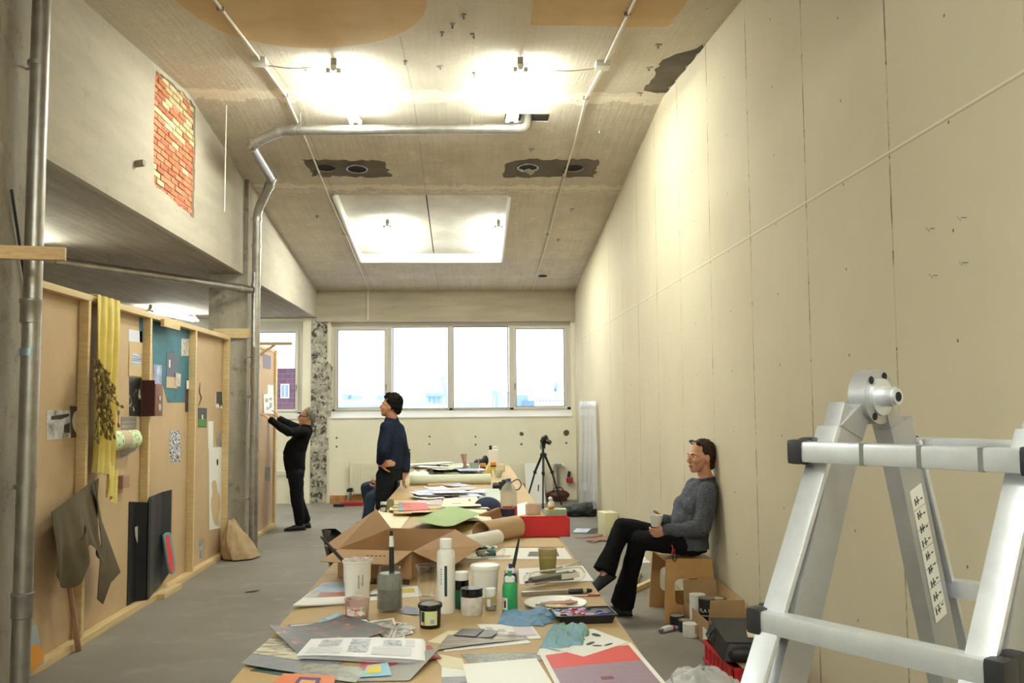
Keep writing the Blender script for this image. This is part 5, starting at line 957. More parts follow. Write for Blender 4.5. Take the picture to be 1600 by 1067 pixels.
# ---------------------------------------------------------------- outside the windows
M_HZ = mat('hazed_facade', 'eef1f6', .8); M_HB = mat('hazed_blue_facade', 'a9c3dd', .8); M_HG = mat('hazed_grey_facade', '8fa9c4', .8); M_PALE = mat('pale_ground', 'f2f4f7', .9)  # distance haze is put into these pale, bluish facade colours
struct('ground_outside', bx(-400, 400, 17.5, 900, -14.5, -14), M_PALE)  # pale ground added to bounce sky light up onto the facades
def far(name, label, cat, parts, y=200., group=None):
    "parts: (name, px box x0,y0,x1,y1 as metres x0,z0,x1,z1, depth, material)"
    w = thing(name, label, cat, (0, y, -14), 0, group)
    for i, (n, (x0, z1, x1, z0), d, m) in enumerate(parts): mk(n, bx(min(x0, x1), max(x0, x1), -.4*i, d, z0+14, z1+14), m, w)
    return w
def R4(a, b): return (a[0], a[1], b[0], b[1])
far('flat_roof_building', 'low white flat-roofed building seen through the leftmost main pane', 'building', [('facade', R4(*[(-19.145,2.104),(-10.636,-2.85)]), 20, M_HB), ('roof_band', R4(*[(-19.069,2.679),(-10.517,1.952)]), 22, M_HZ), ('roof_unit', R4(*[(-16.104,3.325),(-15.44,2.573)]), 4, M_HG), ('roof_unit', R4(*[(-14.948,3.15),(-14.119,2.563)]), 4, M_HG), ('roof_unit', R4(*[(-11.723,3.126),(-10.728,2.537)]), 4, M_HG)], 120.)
w = far('grain_silo', 'cluster of bluish silos seen beside the dockside crane', 'silo', [('roof_house', R4(*[(-9.301,4.61),(-5.137,3.884)]), 6, M_HG)], 200.)
for k in range(4):
    (xa, za), (xb, zb) = [[(-9.301,4.054),(-8.349,-7.302)],[(-8.33,4.047),(-7.381,-7.311)],[(-7.359,4.04),(-6.413,-7.321)],[(-6.387,4.032),(-5.445,-7.331)]][k]
    mk('silo_tube', lathe([((xb-xa)/2, 0), ((xb-xa)/2, za+14), (0, za+14.8)], 16, ((xa+xb)/2, 3, 0)), M_HB, w)
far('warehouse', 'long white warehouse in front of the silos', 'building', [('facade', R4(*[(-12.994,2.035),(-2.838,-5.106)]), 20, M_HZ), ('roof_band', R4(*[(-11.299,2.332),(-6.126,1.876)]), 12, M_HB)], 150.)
w = thing('dockside_crane', 'pale harbour crane standing behind the silos', 'crane', (0, 260., -14)); M_CR = mat('hazed_crane_steel', '93b2cf', .6)  # crane colour has the distance haze mixed in
A, B, C_, D_ = [(-6.133,260.0,5.825),(-7.206,260.0,9.998),(-7.936,260.0,7.105),(-5.606,260.0,0.762)]
o = Vector((0, 260, -14)); q = lambda p: Vector(p)-o
mk('jib', bar(q(B), q(C_), .35, .35), M_CR, w); mk('mast', bar(q(B), q(A), .5, .5), M_CR, w); mk('back_stay', bar(q(B), q(D_), .4, .4), M_CR, w); mk('tower', bar(q(A), q((A[0], 260, -14)), .9, .9), M_CR, w); mk('hoist_rope', bar(q(C_), q((C_[0], 260, C_[2]-3)), .2, .2), M_CR, w)
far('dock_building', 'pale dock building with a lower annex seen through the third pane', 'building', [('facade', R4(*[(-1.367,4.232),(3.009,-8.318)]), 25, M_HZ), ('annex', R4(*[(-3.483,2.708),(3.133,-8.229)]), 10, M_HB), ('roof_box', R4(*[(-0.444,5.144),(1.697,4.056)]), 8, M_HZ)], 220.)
for i, (a, b) in enumerate(([(1.35,9.092),(1.509,-10.194)], [(3.693,9.442),(3.838,-10.217)])):
    w = far('chimney', ['thin chimney rising left behind the dock building', 'thin chimney rising right behind the dock building'][i], 'chimney', [('stack', R4(a, b), 1.2, M_HB)], 262.)
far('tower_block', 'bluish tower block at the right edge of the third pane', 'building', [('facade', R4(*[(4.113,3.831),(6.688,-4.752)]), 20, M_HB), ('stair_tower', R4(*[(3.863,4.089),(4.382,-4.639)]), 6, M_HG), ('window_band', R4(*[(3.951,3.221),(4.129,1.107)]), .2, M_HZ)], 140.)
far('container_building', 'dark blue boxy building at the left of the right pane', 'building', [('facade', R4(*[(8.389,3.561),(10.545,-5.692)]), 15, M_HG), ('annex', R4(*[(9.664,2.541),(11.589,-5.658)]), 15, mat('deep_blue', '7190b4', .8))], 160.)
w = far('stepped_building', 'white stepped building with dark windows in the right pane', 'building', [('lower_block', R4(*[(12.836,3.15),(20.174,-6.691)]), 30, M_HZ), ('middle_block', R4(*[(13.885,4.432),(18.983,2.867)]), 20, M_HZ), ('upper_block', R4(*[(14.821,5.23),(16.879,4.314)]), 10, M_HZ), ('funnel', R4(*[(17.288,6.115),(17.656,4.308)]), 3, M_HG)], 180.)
for k in range(9):
    (xa, za), (xb, zb) = [[(13.464,2.769),(13.714,2.515)],[(14.095,2.764),(14.345,2.51)],[(14.727,2.759),(14.977,2.506)],[(15.358,2.754),(15.608,2.501)],[(15.99,2.749),(16.24,2.496)],[(16.622,2.744),(16.872,2.491)],[(17.255,2.74),(17.505,2.486)],[(17.887,2.735),(18.137,2.481)],[(18.52,2.73),(18.77,2.476)]][k]; mk('window', bx(xa, xb, -.3, 0, zb+14, za+14), M_HG, w)
M_BRK = bpy.data.materials.new('distant_brick'); M_BRK.use_nodes = True; _t = NT(M_BRK)
_x = _t.n('ShaderNodeTexBrick', Scale=1.2); _x.inputs['Color1'].default_value = rgb('604653'); _x.inputs['Color2'].default_value = rgb('573e4a'); _x.inputs['Mortar'].default_value = rgb('6b525e')
_cm = _t.n('ShaderNodeCombineXYZ'); _sp = _t.n('ShaderNodeSeparateXYZ', i0=_t.obj()); _t.t.links.new(_sp.outputs[0], _cm.inputs[0]); _t.t.links.new(_sp.outputs[2], _cm.inputs[1]); _t.t.links.new(_cm.outputs[0], _x.inputs[0]); _t.set('Base Color', _x.outputs[0]); _t.set('Roughness', .9)
w = thing('brick_building', 'red brick building seen through the left window', 'building', (-8, 40, -14))
a, b = [(-10.223,3.326),(-7.27,-0.107)]; x0 = a[0]-8; 
mk('wall', bx(x0+8, b[0]+8, 0, 10, 0, a[1]+14), M_BRK, w); mk('roof_snow', [bx(x0+8, b[0]+8.1, -.1, 10, a[1]+14, a[1]+14.12)], M_PALE, w)
(xa, za), (xb, zb) = [(-8.059,2.65),(-7.698,2.04)]; f = mk('window', [bx(xa+8, xb+8, -.05, .02, zb+14, za+14)], M_HZ, w)
mk('pane', bx(xa+8.03, (xa+xb)/2+7.98, -.07, -.05, zb+14.04, za+13.96), mat('far_pane', '6f86b0', .2), f); mk('pane', bx((xa+xb)/2+8.02, xb+7.97, -.07, -.05, zb+14.04, za+13.96), mat('far_pane'), f)
# ---------------------------------------------------------------- along the back wall
def radiator(label, x0, x1, z0, z1):
    w = thing('radiator', label, 'radiator', ((x0+x1)/2, BY-.10, 0)); L = x1-x0; m = mat('radiator_cream', 'e6e0c8', .45)
    mk('front_panel', [bx(-L/2, L/2, -.02, .0, z0, z1)], m, w, bev=.006); mk('back_panel', bx(-L/2, L/2, .035, .055, z0, z1), m, w)
    r_ = mk('ribs', [cb((-L/2+.03+k*.04, -.022, (z0+z1)/2), (.018, .012, z1-z0-.05)) for k in range(int((L-.04)/.04))], m, w); r_['kind'] = 'stuff'
    mk('top_grille', bx(-L/2+.01, L/2-.01, -.015, .05, z1, z1+.01), m, w)
    for s in (-1, 1): mk('wall_bracket', bx(s*L*.35-.02, s*L*.35+.02, .05, .10, z0+.1, z1-.1), m, w); mk('supply_pipe', tube([(s*(L/2+.03), .02, 0), (s*(L/2+.03), .02, z0+.06), (s*(L/2-.03), .02, z0+.06)], .011, 8), m, w)
    mk('valve', ell((-L/2-.03, -.02, z0+.06), (.025, .03, .03), 12, 8), M_BLACK, w)
radiator('cream panel radiator left of the standing man', -2.0, -.9, .16, .70); radiator('cream panel radiator behind the tripod', .25, 1.45, .14, .63)
w = thing('left_radiator_pipe', 'short pale heating pipe stub left of the chipped pilaster', 'pipe', (-3.0, BY-.06, 0)); mk('pipe', tube([(0, 0, 0), (0, 0, .55), (-.3, 0, .55)], .02, 8), M_WHITE, w)
w = thing('wooden_plank', 'orange brown plank lying along the foot of the back wall', 'plank', (-1.6, BY-.022, 0)); mk('plank', bx(-.75, .75, -.018, .018, .0, .13), mat('orange_plank', 'b9854a', .7, col2='8f6234', scale=6), w, bev=.004)
w = thing('red_toolbox', 'small red and grey tool lying at the foot of the back wall', 'tool', (-1.888,15.384,0.0)); mk('red_case', bx(-.22, .2, -.06, .06, .0, .07), mat('tool_red', 'a3222c', .4), w, bev=.02); mk('grey_grip', tube([(-.1, 0, .06), (-.05, 0, .24), (0, 0, .25)], .025, 8), M_STEEL, w); mk('black_end', bx(-.09, -.02, -.03, .03, .23, .29), M_BLACK, w)
w = thing('black_tool', 'small dark tool on the floor beside the red tool', 'tool', (-2.148,15.223,0.0)); mk('body', bx(-.05, .12, -.04, .04, 0, .05), M_BLACK, w, bev=.01)
w = thing('white_board', 'white board leaning against the back radiator behind the tripod', 'board', (1.05, 15.42, 0)); a, b, c, d = [(0.954,0.655),(1.257,0.652),(1.293,-0.001),(0.97,-0.007)]
mk('board', plate([(a[0]-1.05, a[1]), (b[0]-1.05, b[1]), (c[0]-1.05, .0), (d[0]-1.05, .0)], lambda u, v, q: (u, -.05+.22*v/.7+q, v), .02), M_WHITE, w)
mk('hand_mark', plate([(-.02+.13, .2), (.0+.13, .19), (.01+.13, .3), (-.01+.13, .3)], lambda u, v, q: (u, -.052+.22*v/.7+q, v), .002), M_BLACK, w)
for i, (px, z) in enumerate(((548, 684), (630, 682), (671, 682), (743, 682), (815, 680), (885, 678))): pass
HS = [(-2.243,15.85,1.103),(-2.242,15.85,0.951),(-0.661,15.85,1.11),(-0.662,15.85,0.979),(0.13,15.85,1.102),(0.129,15.85,0.96),(0.925,15.85,1.139),(0.923,15.85,0.963),(1.702,15.85,1.153),(1.7,15.85,0.977),(-1.001,15.85,0.884),(-1.001,15.85,0.829)]
struct('wall_stains', [plate(jag(circ((p[0], p[2]), .035 if i == 6 else .055 if i == 8 else .018, 10), .02, .006, i), XZ(BY), .002) for i, p in enumerate(HS)], mat('plug_hole', '5d5244', .9))
w = thing('wall_tap', 'grey heating valve on the back wall right of the tripod', 'valve', (1.544,15.78,0.598)); mk('valve_body', [cb((0, 0, 0), (.12, .08, .05)), tube([(0, .0, 0), (0, 0, -.73)], .02, 8)], M_STEEL, w); mk('valve_knob', tube([(.05, 0, .0), (.1, 0, .0)], .035, 10), M_WHITE, w)
w = thing('power_socket', 'red power socket box fixed low in the right back corner', 'socket', (1.742,15.8,0.344)); mk('socket_box', cb((0, 0, 0), (.11, .06, .08)), mat('socket_red', 'a82a38', .4), w, bev=.01); mk('black_plug', tube([(-.02, 0, .05), (-.0, 0, .15)], .025, 10), M_BLACK, w)
w = thing('socket_outlet', 'white socket outlet low on the right wall near the back corner', 'socket', (RX-.02, 14.6, .33)); mk('plate', bx(-.02, .02, -.05, .05, -.06, .06), M_WHITE, w, bev=.008)
w = thing('plastic_film', 'crumpled clear plastic film hanging on the right wall near the window', 'film', (0, 0, 0)); 
q = [(1.85,15.093,1.69), (1.85,12.999,1.678), (1.85,12.9,0.172), (1.85,15.111,-0.072)]
r = random.Random(6); ph = [(r.uniform(3, 14), r.uniform(2, 18), r.uniform(0, 6)) for _ in range(8)]
mk('film_sheet', quadsheet(q, .001, 40, 90, lambda u, v: Vector((-.03-.03*sum(sin(2.2*a*u+b*v*.5+c) for a, b, c in ph)/6*(.8-v*.3), 0, 0))), (lambda m: m)(tinted('plastic_film', 'eef0fa', .32)), w); M_FILM = bpy.data.materials['plastic_film']; M_FILM.node_tree.nodes['Principled BSDF'].inputs['Roughness'].default_value = .12
# tripod with camera
tx, ty = (1.221,14.9,0.937)[0], 14.9
w = thing('tripod', 'black tripod carrying a camera near the back right corner', 'tripod', (tx, ty, 0))
H_ = (1.221,14.9,0.875)[2]
for a in (-1.7, .45, 2.6):
    t = mk('leg', tube([(.03*cos(a), .03*sin(a), H_-.06), (.16*cos(a), .16*sin(a), H_*.62)], .020, 10), M_BLACK, w); mk('lower_leg', tube([(.155*cos(a), .155*sin(a), H_*.63), (.33*cos(a), .33*sin(a), .02)], .014, 10), M_BLACK, t); mk('clamp', cb((.158*cos(a), .158*sin(a), H_*.62), (.05, .05, .05)), M_BLACK, t); mk('rubber_foot', ell((.33*cos(a), .33*sin(a), .02), (.02, .02, .02), 10, 6), M_BLACK, t)
mk('centre_column', tube([(0, 0, H_*.55), (0, 0, H_+.06)], .016, 10), M_BLACK, w); mk('shoulder', lathe([(.02, 0), (.055, .01), (.055, .05), (.03, .07), (0, .07)], 18, (0, 0, H_-.08)), M_BLACK, w); mk('head', [cb((.0, 0, H_+.1), (.06, .06, .09)), tube([(0, 0, H_+.1), (-.03, -.14, H_+.0)], .01, 8)], M_BLACK, w)
hh = Matrix.Translation((tx, ty, H_+.15)) @ Matrix.Rotation(RAD(35), 4, 'Z') @ Matrix.Rotation(RAD(-25), 4, 'X')
w = thing('tripod_camera', 'black camera mounted on the tripod', 'camera', (tx, ty, H_+.15)); T = Matrix.Rotation(RAD(60), 4, 'Z') @ Matrix.Rotation(RAD(25), 4, 'X')
mk('camera_body', xf(bx(-.075, .075, -.03, .035, .0, .1), T), M_BLACK, w, bev=.012); mk('prism_hump', xf(ell((0, .0, .105), (.04, .035, .028), 12, 8), T), M_BLACK, w); mk('lens', xf(xf(lathe([(.038, 0), (.04, .06), (.035, .09), (0, .085)], 20), Matrix.Translation((0, -.03, .05)) @ Matrix.Rotation(pi/2, 4, 'X')), T), M_BLACK, w); mk('strap', xf(tube(arc([(-.075, 0, .08), (-.13, -.02, -.05), (-.05, -.05, -.12), (.06, -.03, -.08), (.075, 0, .08)], .06), .006, 6), T), M_BLACK, w)
# ---------------------------------------------------------------- right side of the room
def remesh(name, geos, m, parent, vox=.006, smooth=4, fac=.5):
    "one continuous skin round all the given solids"
    o = mk(name, geos, m, None); md = o.modifiers.new('r', 'REMESH'); md.mode = 'VOXEL'; md.voxel_size = vox
    sm = o.modifiers.new('s', 'SMOOTH'); sm.iterations = smooth; sm.factor = fac
    dg = bpy.context.evaluated_depsgraph_get(); me = bpy.data.meshes.new_from_object(o.evaluated_get(dg)); me.name = name; old = o.data; bpy.data.objects.remove(o); bpy.data.meshes.remove(old)
    if not me.materials: me.materials.append(m)
    me.shade_smooth(); return link(name, me, parent)
def crumple(o, amp, sc, seed=0):
    "fold the cloth of a mesh a little"
    from mathutils import noise
    me = o.data; me.update(); N = [v.normal.copy() for v in me.vertices]
    for v, n in zip(me.vertices, N):
        p = Vector((v.co.x*sc[0]+seed, v.co.y*sc[1], v.co.z*sc[2])); v.co += n*amp*(noise.noise(p)+.5*noise.noise(p*2.1))
    me.update()
def rrect(x0, x1, z0, z1, r, n=5):
    P = []
    for cx, cz, a0 in ((x1-r, z1-r, 0), (x0+r, z1-r, pi/2), (x0+r, z0+r, pi), (x1-r, z0+r, 1.5*pi)):
        P += [(cx+r*cos(a0+pi/2*k/n), cz+r*sin(a0+pi/2*k/n)) for k in range(n+1)]
    return P
w = thing('plywood_stool', 'bent plywood stool with cut-out side panels, under the seated woman', 'stool', (1.655, 7.16, 0)); M_PLY = mat('birch_ply', 'd2a56c', .4, col2='c8985e', scale=4, stretch=(1, 6, 1))
for s in (-1, 1):
    out = [(-.205, 0), (-.135, 0), (-.125, .10), (.125, .10), (.135, 0), (.205, 0), (.175, .46), (-.175, .46)]
    out = [(-.205, 0), (.205, 0), (.175, .45), (-.175, .45)]
    mk('leg_panel', plate(out, lambda u, v, q: (u, s*(.235+.045*(1-v/.45))+q*s, v), .018, [rrect(-.115, .115, .13, .32, .04)]), M_PLY, w)
mk('seat', tube([(0, y, 0) for y in (-.25, .25)], 1, 4) if 0 else bx(-.175, .175, -.252, .252, .445, .465), M_PLY, w, bev=.012)
CB = mat('box_cardboard', 'b99a70', .8, col2='ae8e63', scale=4)
w = thing('cardboard_box', 'open cardboard box of paint cans on the floor beside the stool', 'box', (1.595, 6.14, 0))
X_, Y_, H_ = .25, .70, .17
mk('bottom_panel', bx(0, X_, 0, Y_, .001, .005), CB, w)
for g in (bx(0, .005, 0, Y_, 0, H_), bx(X_-.005, X_, 0, Y_, 0, H_)): mk('side_panel', g, CB, w)
for g in (bx(0, X_, 0, .005, 0, H_), bx(0, X_, Y_-.005, Y_, 0, H_)): mk('end_panel', g, CB, w)
mk('flap', quadsheet([(0, .003, H_), (X_, .003, H_), (X_-.01, -.02, H_+.15), (.01, -.02, H_+.15)], .004), CB, w); mk('flap', quadsheet([(0, Y_, H_), (X_, Y_, H_), (X_, Y_+.02, H_+.15), (0, Y_+.02, H_+.15)], .004), CB, w)
mk('flap', quadsheet([(X_-.005, 0, H_), (X_-.005, Y_, H_), (X_+.015, Y_+.03, H_+.15), (X_+.015, -.15, H_+.11)], .004), CB, w)
mk('shipping_label', bx(-.001, 0, .02, .16, .01, .11), M_PAPER, w)
for k in range(3): mk('printed_line', bx(-.001, 0, .3, .55-.05*k, .08+.02*k, .085+.02*k), mat('print_brown', '8a7350', .7), w)
def can(label, x, y, z, r, h, body, lid, txt=None, cat='can'):
    w = thing('paint_can', label, cat, (x, y, z+.001)); mk('can_body', lathe([(r*.97, 0), (r, .004), (r, h-.004), (r*.98, h), (0, h-.004)], 28), body, w); mk('rim', lathe([(r*.86, h-.004), (r*1.02, h-.004), (r*1.02, h+.004), (r*.86, h+.002), (r*.86, h-.004)], 28), M_STEEL if body.name != 'white_plastic' else M_PLASTIC, w); mk('lid', lathe([(0, h-.003), (r*.85, h-.002), (r*.84, h), (0, h)], 24), lid, w)
    return w
can('tall white can standing in the cardboard box beside the stool', 1.645, 6.63, .005, .058, .25, M_PLASTIC, M_WHITE)
w = can('black lettered can in front of the tall white can in the box', 1.655, 6.42, .065, .055, .21, mat('can_black', '1b1b1d', .35), M_STEEL)
fc = bpy.data.curves.new('lettering', 'FONT'); fc.body = "FLA UP"; fc.size = .034; fc.extrude = .0006; fc.align_x = 'CENTER'
_o = bpy.data.objects.new('t', fc); COL.objects.link(_o); _dg = bpy.context.evaluated_depsgraph_get(); _me = bpy.data.meshes.new_from_object(_o.evaluated_get(_dg)); bpy.data.objects.remove(_o)
for v in _me.vertices:
    a = -1.85+v.co.x/.055; rr = .0556+v.co.z; v.co = (rr*cos(a), rr*sin(a), .12+v.co.y)
_me.materials.clear(); _me.materials.append(M_WHITE); link('lettering', _me, w)
mk('white_line', label_patch(.055, -2.4, -1.4, .095, .1, 8, .001), M_WHITE, w)
can('squat can with a yellowed lid at the back of the box', 1.775, 6.60, .005, .06, .23, mat('can_cream', 'd8d0b8', .4), mat('lid_yellow', 'd6cda6', .4))
can('white can low in the front corner of the box', 1.74, 6.25, .005, .05, .14, M_PLASTIC, M_WHITE)
x, y, r, h = (1.521,6.755,0.0469,0.064)
can('dark open can on the floor, farthest of the three beside the box', x, y, 0, .052, .085, mat('can_black'), mat('paint_grey', 'a9a39a', .3))
x, y, r, h = (1.541,6.621,0.046,0.067)
can('dark dented can between the two others on the floor', x+.01, y, 0, .05, .08, mat('can_black2', '24262a', .35), mat('paint_grey'))
x, y, r, h = (1.554,6.481,0.0517,0.079)
w = can('white can with red drips on the floor before the box', x, y, 0, .055, .085, M_PLASTIC, M_WHITE)
for a, z0 in ((-1.2, .03), (-1.05, .015), (-.8, .05)): mk('red_drip', label_patch(.055, a, a+.08, z0, .084, 2, .001), mat('drip_red', 'a8323c', .3), w)
a, b = Vector((1.354,6.571,0.0)), Vector((1.506,6.689,0.0))
w = thing('paint_tube', 'white squeezed paint tube lying on the floor by the dark cans', 'tube', a); d = b-a; mk('tube_body', tube([d*.15+Vector((0, 0, .022)), d*.5+Vector((0, 0, .024)), d+Vector((0, 0, .012))], [.019, .022, .012], 12), M_PLASTIC, w); mk('tube_cap', tube([Vector((0, 0, .016)), d*.16+Vector((0, 0, .02))], [.012, .013], 12), mat('cap_grey', '6f6a66', .4), w); mk('label_band', tube([d*.68+Vector((0, 0, .02)), d*.78+Vector((0, 0, .018))], [.0215, .0195], 12), mat('band_crimson', 'a83a58', .4), w)
# red crate, portfolio
w = thing('red_crate', 'red plastic crate on the floor by the wall, holding a black portfolio', 'crate', (1.475, 5.17, 0)); RC = mat('crate_red', 'c4252c', .45)
a, b, c = .375, .62, .15
mk('base', bx(0, a, 0, b, .0, .008), RC, w)
for g in (bx(0, .006, 0, b, 0, c), bx(a-.006, a, 0, b, 0, c), bx(0, a, 0, .006, 0, c), bx(0, a, b-.006, b, 0, c)): mk('side_wall', g, RC, w)
for z in (.03, c-.012): mk('rim', [bx(-.01, a+.01, -.01, .0, z-.008, z+.012), bx(-.01, a+.01, b, b+.01, z-.008, z+.012), bx(-.01, 0, -.01, b+.01, z-.008, z+.012), bx(a, a+.01, -.01, b+.01, z-.008, z+.012)], RC, w, bev=.002)
for k in range(7): mk('rib', bx(-.008, 0, .03+k*.09, .042+k*.09, .03, c-.01), RC, w)
for k in range(4): mk('rib', bx(.03+k*.1, .042+k*.1, -.008, 0, .03, c-.01), RC, w)
w = thing('cardboard_sheet', 'brown cardboard sheet between the red crate and the black portfolio', 'cardboard', (1.46, 5.1, .164)); mk('sheet', quadsheet([(.05, .0, 0), (.36, .05, 0), (.33, .62, .0), (.04, .72, 0)], .005, 4, 4), CB, w)
w = thing('black_portfolio', 'black tied portfolio case lying on the red crate', 'portfolio', (1.64, 5.48, .171)); w.rotation_euler.z = RAD(-8); LB = mat('leatherette', '0d0d0e', .5)
mk('case', ([(-.17, -.30, 0), (.19, -.28, 0), (.19, .33, 0), (-.20, .33, 0), (-.13, -.27, .10), (.19, -.26, .10), (.17, .30, .10), (-.15, .30, .10)], [(0, 3, 2, 1), (4, 5, 6, 7), (0, 1, 5, 4), (1, 2, 6, 5), (2, 3, 7, 6), (3, 0, 4, 7)]), LB, w, bev=.012)
mk('cover', quadsheet([(-.15, -.28, .102), (.19, -.27, .102), (.18, .31, .104), (-.17, .31, .104)], .005, 6, 6), mat('leather_top', '171617', .55), w)
mk('front_fold', pillow(.33, .05, .085), LB, w).location = (-.14, -.30, .0)
mk('tie', tube(arc([(-.155, .05, .105), (-.17, .04, .09), (-.2, .02, .03), (-.19, .0, .02), (-.165, .0, .1)], .03), .004, 6), M_BLACK, w); mk('tie', tube(arc([(-.16, .08, .1), (-.21, .12, .02), (-.19, .15, .05)], .03), .004, 6), M_BLACK, w)
w = thing('cream_card', 'cream card lying on top of the black portfolio', 'card', (1.70, 5.36, .281)); w.rotation_euler.z = RAD(-14); mk('card', bx(-.08, .11, -.075, .10, 0, .002), mat('card_cream', 'd8c8ae', .6), w)
# plastic bag
w = thing('plastic_bag', 'crumpled white translucent plastic bag on the floor at the table corner', 'bag', (1.272,5.034,0.0)); w.location.z = 0
r = random.Random(9); ph = [(r.uniform(2, 7), r.uniform(2, 9), r.uniform(0, 6)) for _ in range(9)]
V = []; F_ = []; nu, nv = 56, 26
for j in range(nv+1):
    t = j/nv
    for i in range(nu):
        a = 2*pi*i/nu; s = sum(sin(p*a.__round__(6)*1+q*t*2+c) if 0 else abs(sin(round(p)*a/2+q*t*2+c)) for p, q, c in ph)/9
        rr = (.02+.20*sin(pi*min(1, t*.9+.12))**.7)*(.72+.5*s); V.append((.8*rr*cos(a)*1.1, .8*rr*sin(a)*.9, max(.002, .18*t*(.7+.6*s))))
for j in range(nv):
    for i in range(nu): F_.append((j*nu+i, j*nu+(i+1) % nu, (j+1)*nu+(i+1) % nu, (j+1)*nu+i))
F_.append(tuple(range(nu))[::-1])
o = mk('bag_film', (V, F_), tinted('bag_white', 'f2f2f4', .6), w); crumple(o, .022, (16, 16, 16), 4)
# by the wall farther back
w = thing('foam_block', 'upright cream foam block on the floor by the right wall', 'block', (1.696,11.418,0.0)); w.rotation_euler.z = RAD(12); mk('block', bx(0, .17, 0, .27, 0, .285), mat('foam_cream', 'e6e0b8', .8, bump=.1, bscale=70), w, bev=.008); mk('core_hole', bx(.06, .11, .10, .17, .2855, .287), mat('foam_hole', 'cfc8a0', .9), w)
w = thing('dark_bag', 'dark green bag slumped against the right wall', 'bag', (1.639,13.399,0.0))
GB = mat('bag_dark', '2f352e', .6, col2='232722', scale=10); 
def blob(parts): 
    return [ell(c, r, 20, 12, Matrix.Rotation(a, 4, 'Z')) for c, r, a in parts]
o = remesh('bag_body', blob([((-.2, .1, .08), (.13, .1, .08), 0), ((.05, .12, .1), (.22, .13, .10), .1), ((.22, .12, .11), (.13, .12, .11), 0), ((-.38, .12, .06), (.12, .08, .05), 0)]) + [bx(-.25, .3, .04, .2, .002, .06)], GB, w, .012, 3); crumple(o, .02, (9, 9, 14), 1)
w = thing('brown_bag', 'dark red brown bag on the floor behind the tripod', 'bag', (1.527,15.566,0.0)); o = remesh('bag_body', [ell((0, .12, .1), (.2, .1, .09), 20, 12), bx(-.15, .15, .04, .2, .002, .12)], mat('bag_brown', '4d241f', .6), w, .012, 3); crumple(o, .012, (8, 8, 8), 2); mk('handle', tube(arc([(-.1, .06, .16), (-.06, .03, .24), (.06, .03, .24), (.1, .06, .16)], .04), .008, 6), mat('bag_brown'), w)
w = thing('cardboard_piece', 'brown cardboard piece leaning behind the far table corner', 'cardboard', (0.88,15.441,0.0)); mk('piece', quadsheet([(-.1, 0, .0), (.1, .0, .0), (.1, .09, .32), (-.1, .09, .32)], .01), CARD, w)
tag(paper('floor_print', 'dark blue and white print lying on the floor by the foam block', 'print', [(1.311,11.747),(1.602,11.657),(1.769,12.126),(1.425,12.227)], .002, M_BLACK, None, [('blue_picture', ((.03, .1), (.6, .9)), pic('floor_pic', ('7f9ad0', 'dfe6f2', 'a9bce0', 'f0f2f6'), 5))], th=.003))
r = random.Random(12); RS = mat('scrap_red', 'b06a50', .7)
for k, (px_, lab) in enumerate((((1.462,11.332,0.0), 'long reddish brown paper scrap on the floor beside the dark print'), ((1.602,11.428,-0.0), 'thin reddish paper scrap on the floor in front of the foam block'), ((1.557,11.001,0.0), 'bundle of red brown strips on the floor by the woman’s knee'))):
    w = thing('paper_scrap', lab, 'scrap', px_)
    for q in range((2, 1, 5)[k]): 
        a = r.uniform(-.5, .5)+(0 if q % 2 else .7); mk('strip', xf(quadsheet([(-.16, -.012, .002+.003*q), (.16, -.012, .002+.003*q), (.15, .015, .002+.003*q), (-.15, .02, .002+.003*q)], .001, 6, 1, lambda u, v: .02*u*u), Matrix.Rotation(a, 4, 'Z')), RS, w)
for nm, lab, a, b in (('timber_batten', 'short pale batten lying on the floor behind the woman’s shin', (990, 915), (999, 898)), ('timber_batten', 'longer pale batten lying on the floor between the woman and the stool', (989, 926), (1024, 909))):
    pass
A, B, C_, D_ = Vector((1.482,8.306,0.0)), Vector((1.632,8.826,0.0)), Vector((1.421,7.999,0.0)), Vector((1.724,8.465,0.0))
for lab, a, b in (('short pale batten lying on the floor behind the woman’s shin', A, B), ('longer pale batten lying on the floor between her shin and the stool', C_, D_)):
    w = thing('timber_batten', lab, 'timber', a); mk('batten', bar(Vector((0, 0, .022)), b-a+Vector((0, 0, .022)), .045, .043), M_PINE, w, bev=.003)
paper('floor_sheet', 'white and pink sheet lying on the floor behind the stool', 'paper', [(1.719,9.464),(1.948,9.481),(2.031,9.877),(1.825,9.813)], .002, M_PAPER, lambda u, v: .02*u*v, [('pink_picture', ((.3, .2), (.9, .8)), pic('pinkfloor', ('d8a0a8', 'ece6e2', 'c98f96'), 7))])
w = thing('floor_scrap', 'small black scrap on the floor in front of the partition', 'scrap', (-1.905,8.32,0.0)); mk('scrap', quadsheet([(-.06, -.02, .002), (.06, -.01, .002), (.05, .03, .002), (-.05, .02, .002)], .002, 4, 2, lambda u, v: .012*u*u), M_BLACK, w)
for k, (px_, lab) in enumerate((((1.87,3.539,2.316), 'bent hook screw in the right wall, upper left of four'), ((1.87,3.304,2.311), 'bent hook screw in the right wall, upper right of four'), ((1.87,3.529,2.126), 'bent hook screw in the right wall, lower left of four'), ((1.87,3.308,2.142), 'bent hook screw in the right wall, lower right of four'))):
    w = thing('hook_screw', lab, 'hook', px_); mk('hook', tube([(.01, 0, 0), (-.02, 0, .0), (-.022, .0, -.012), (-.03, .01, .006)], .0022, 6), M_STEEL, w)
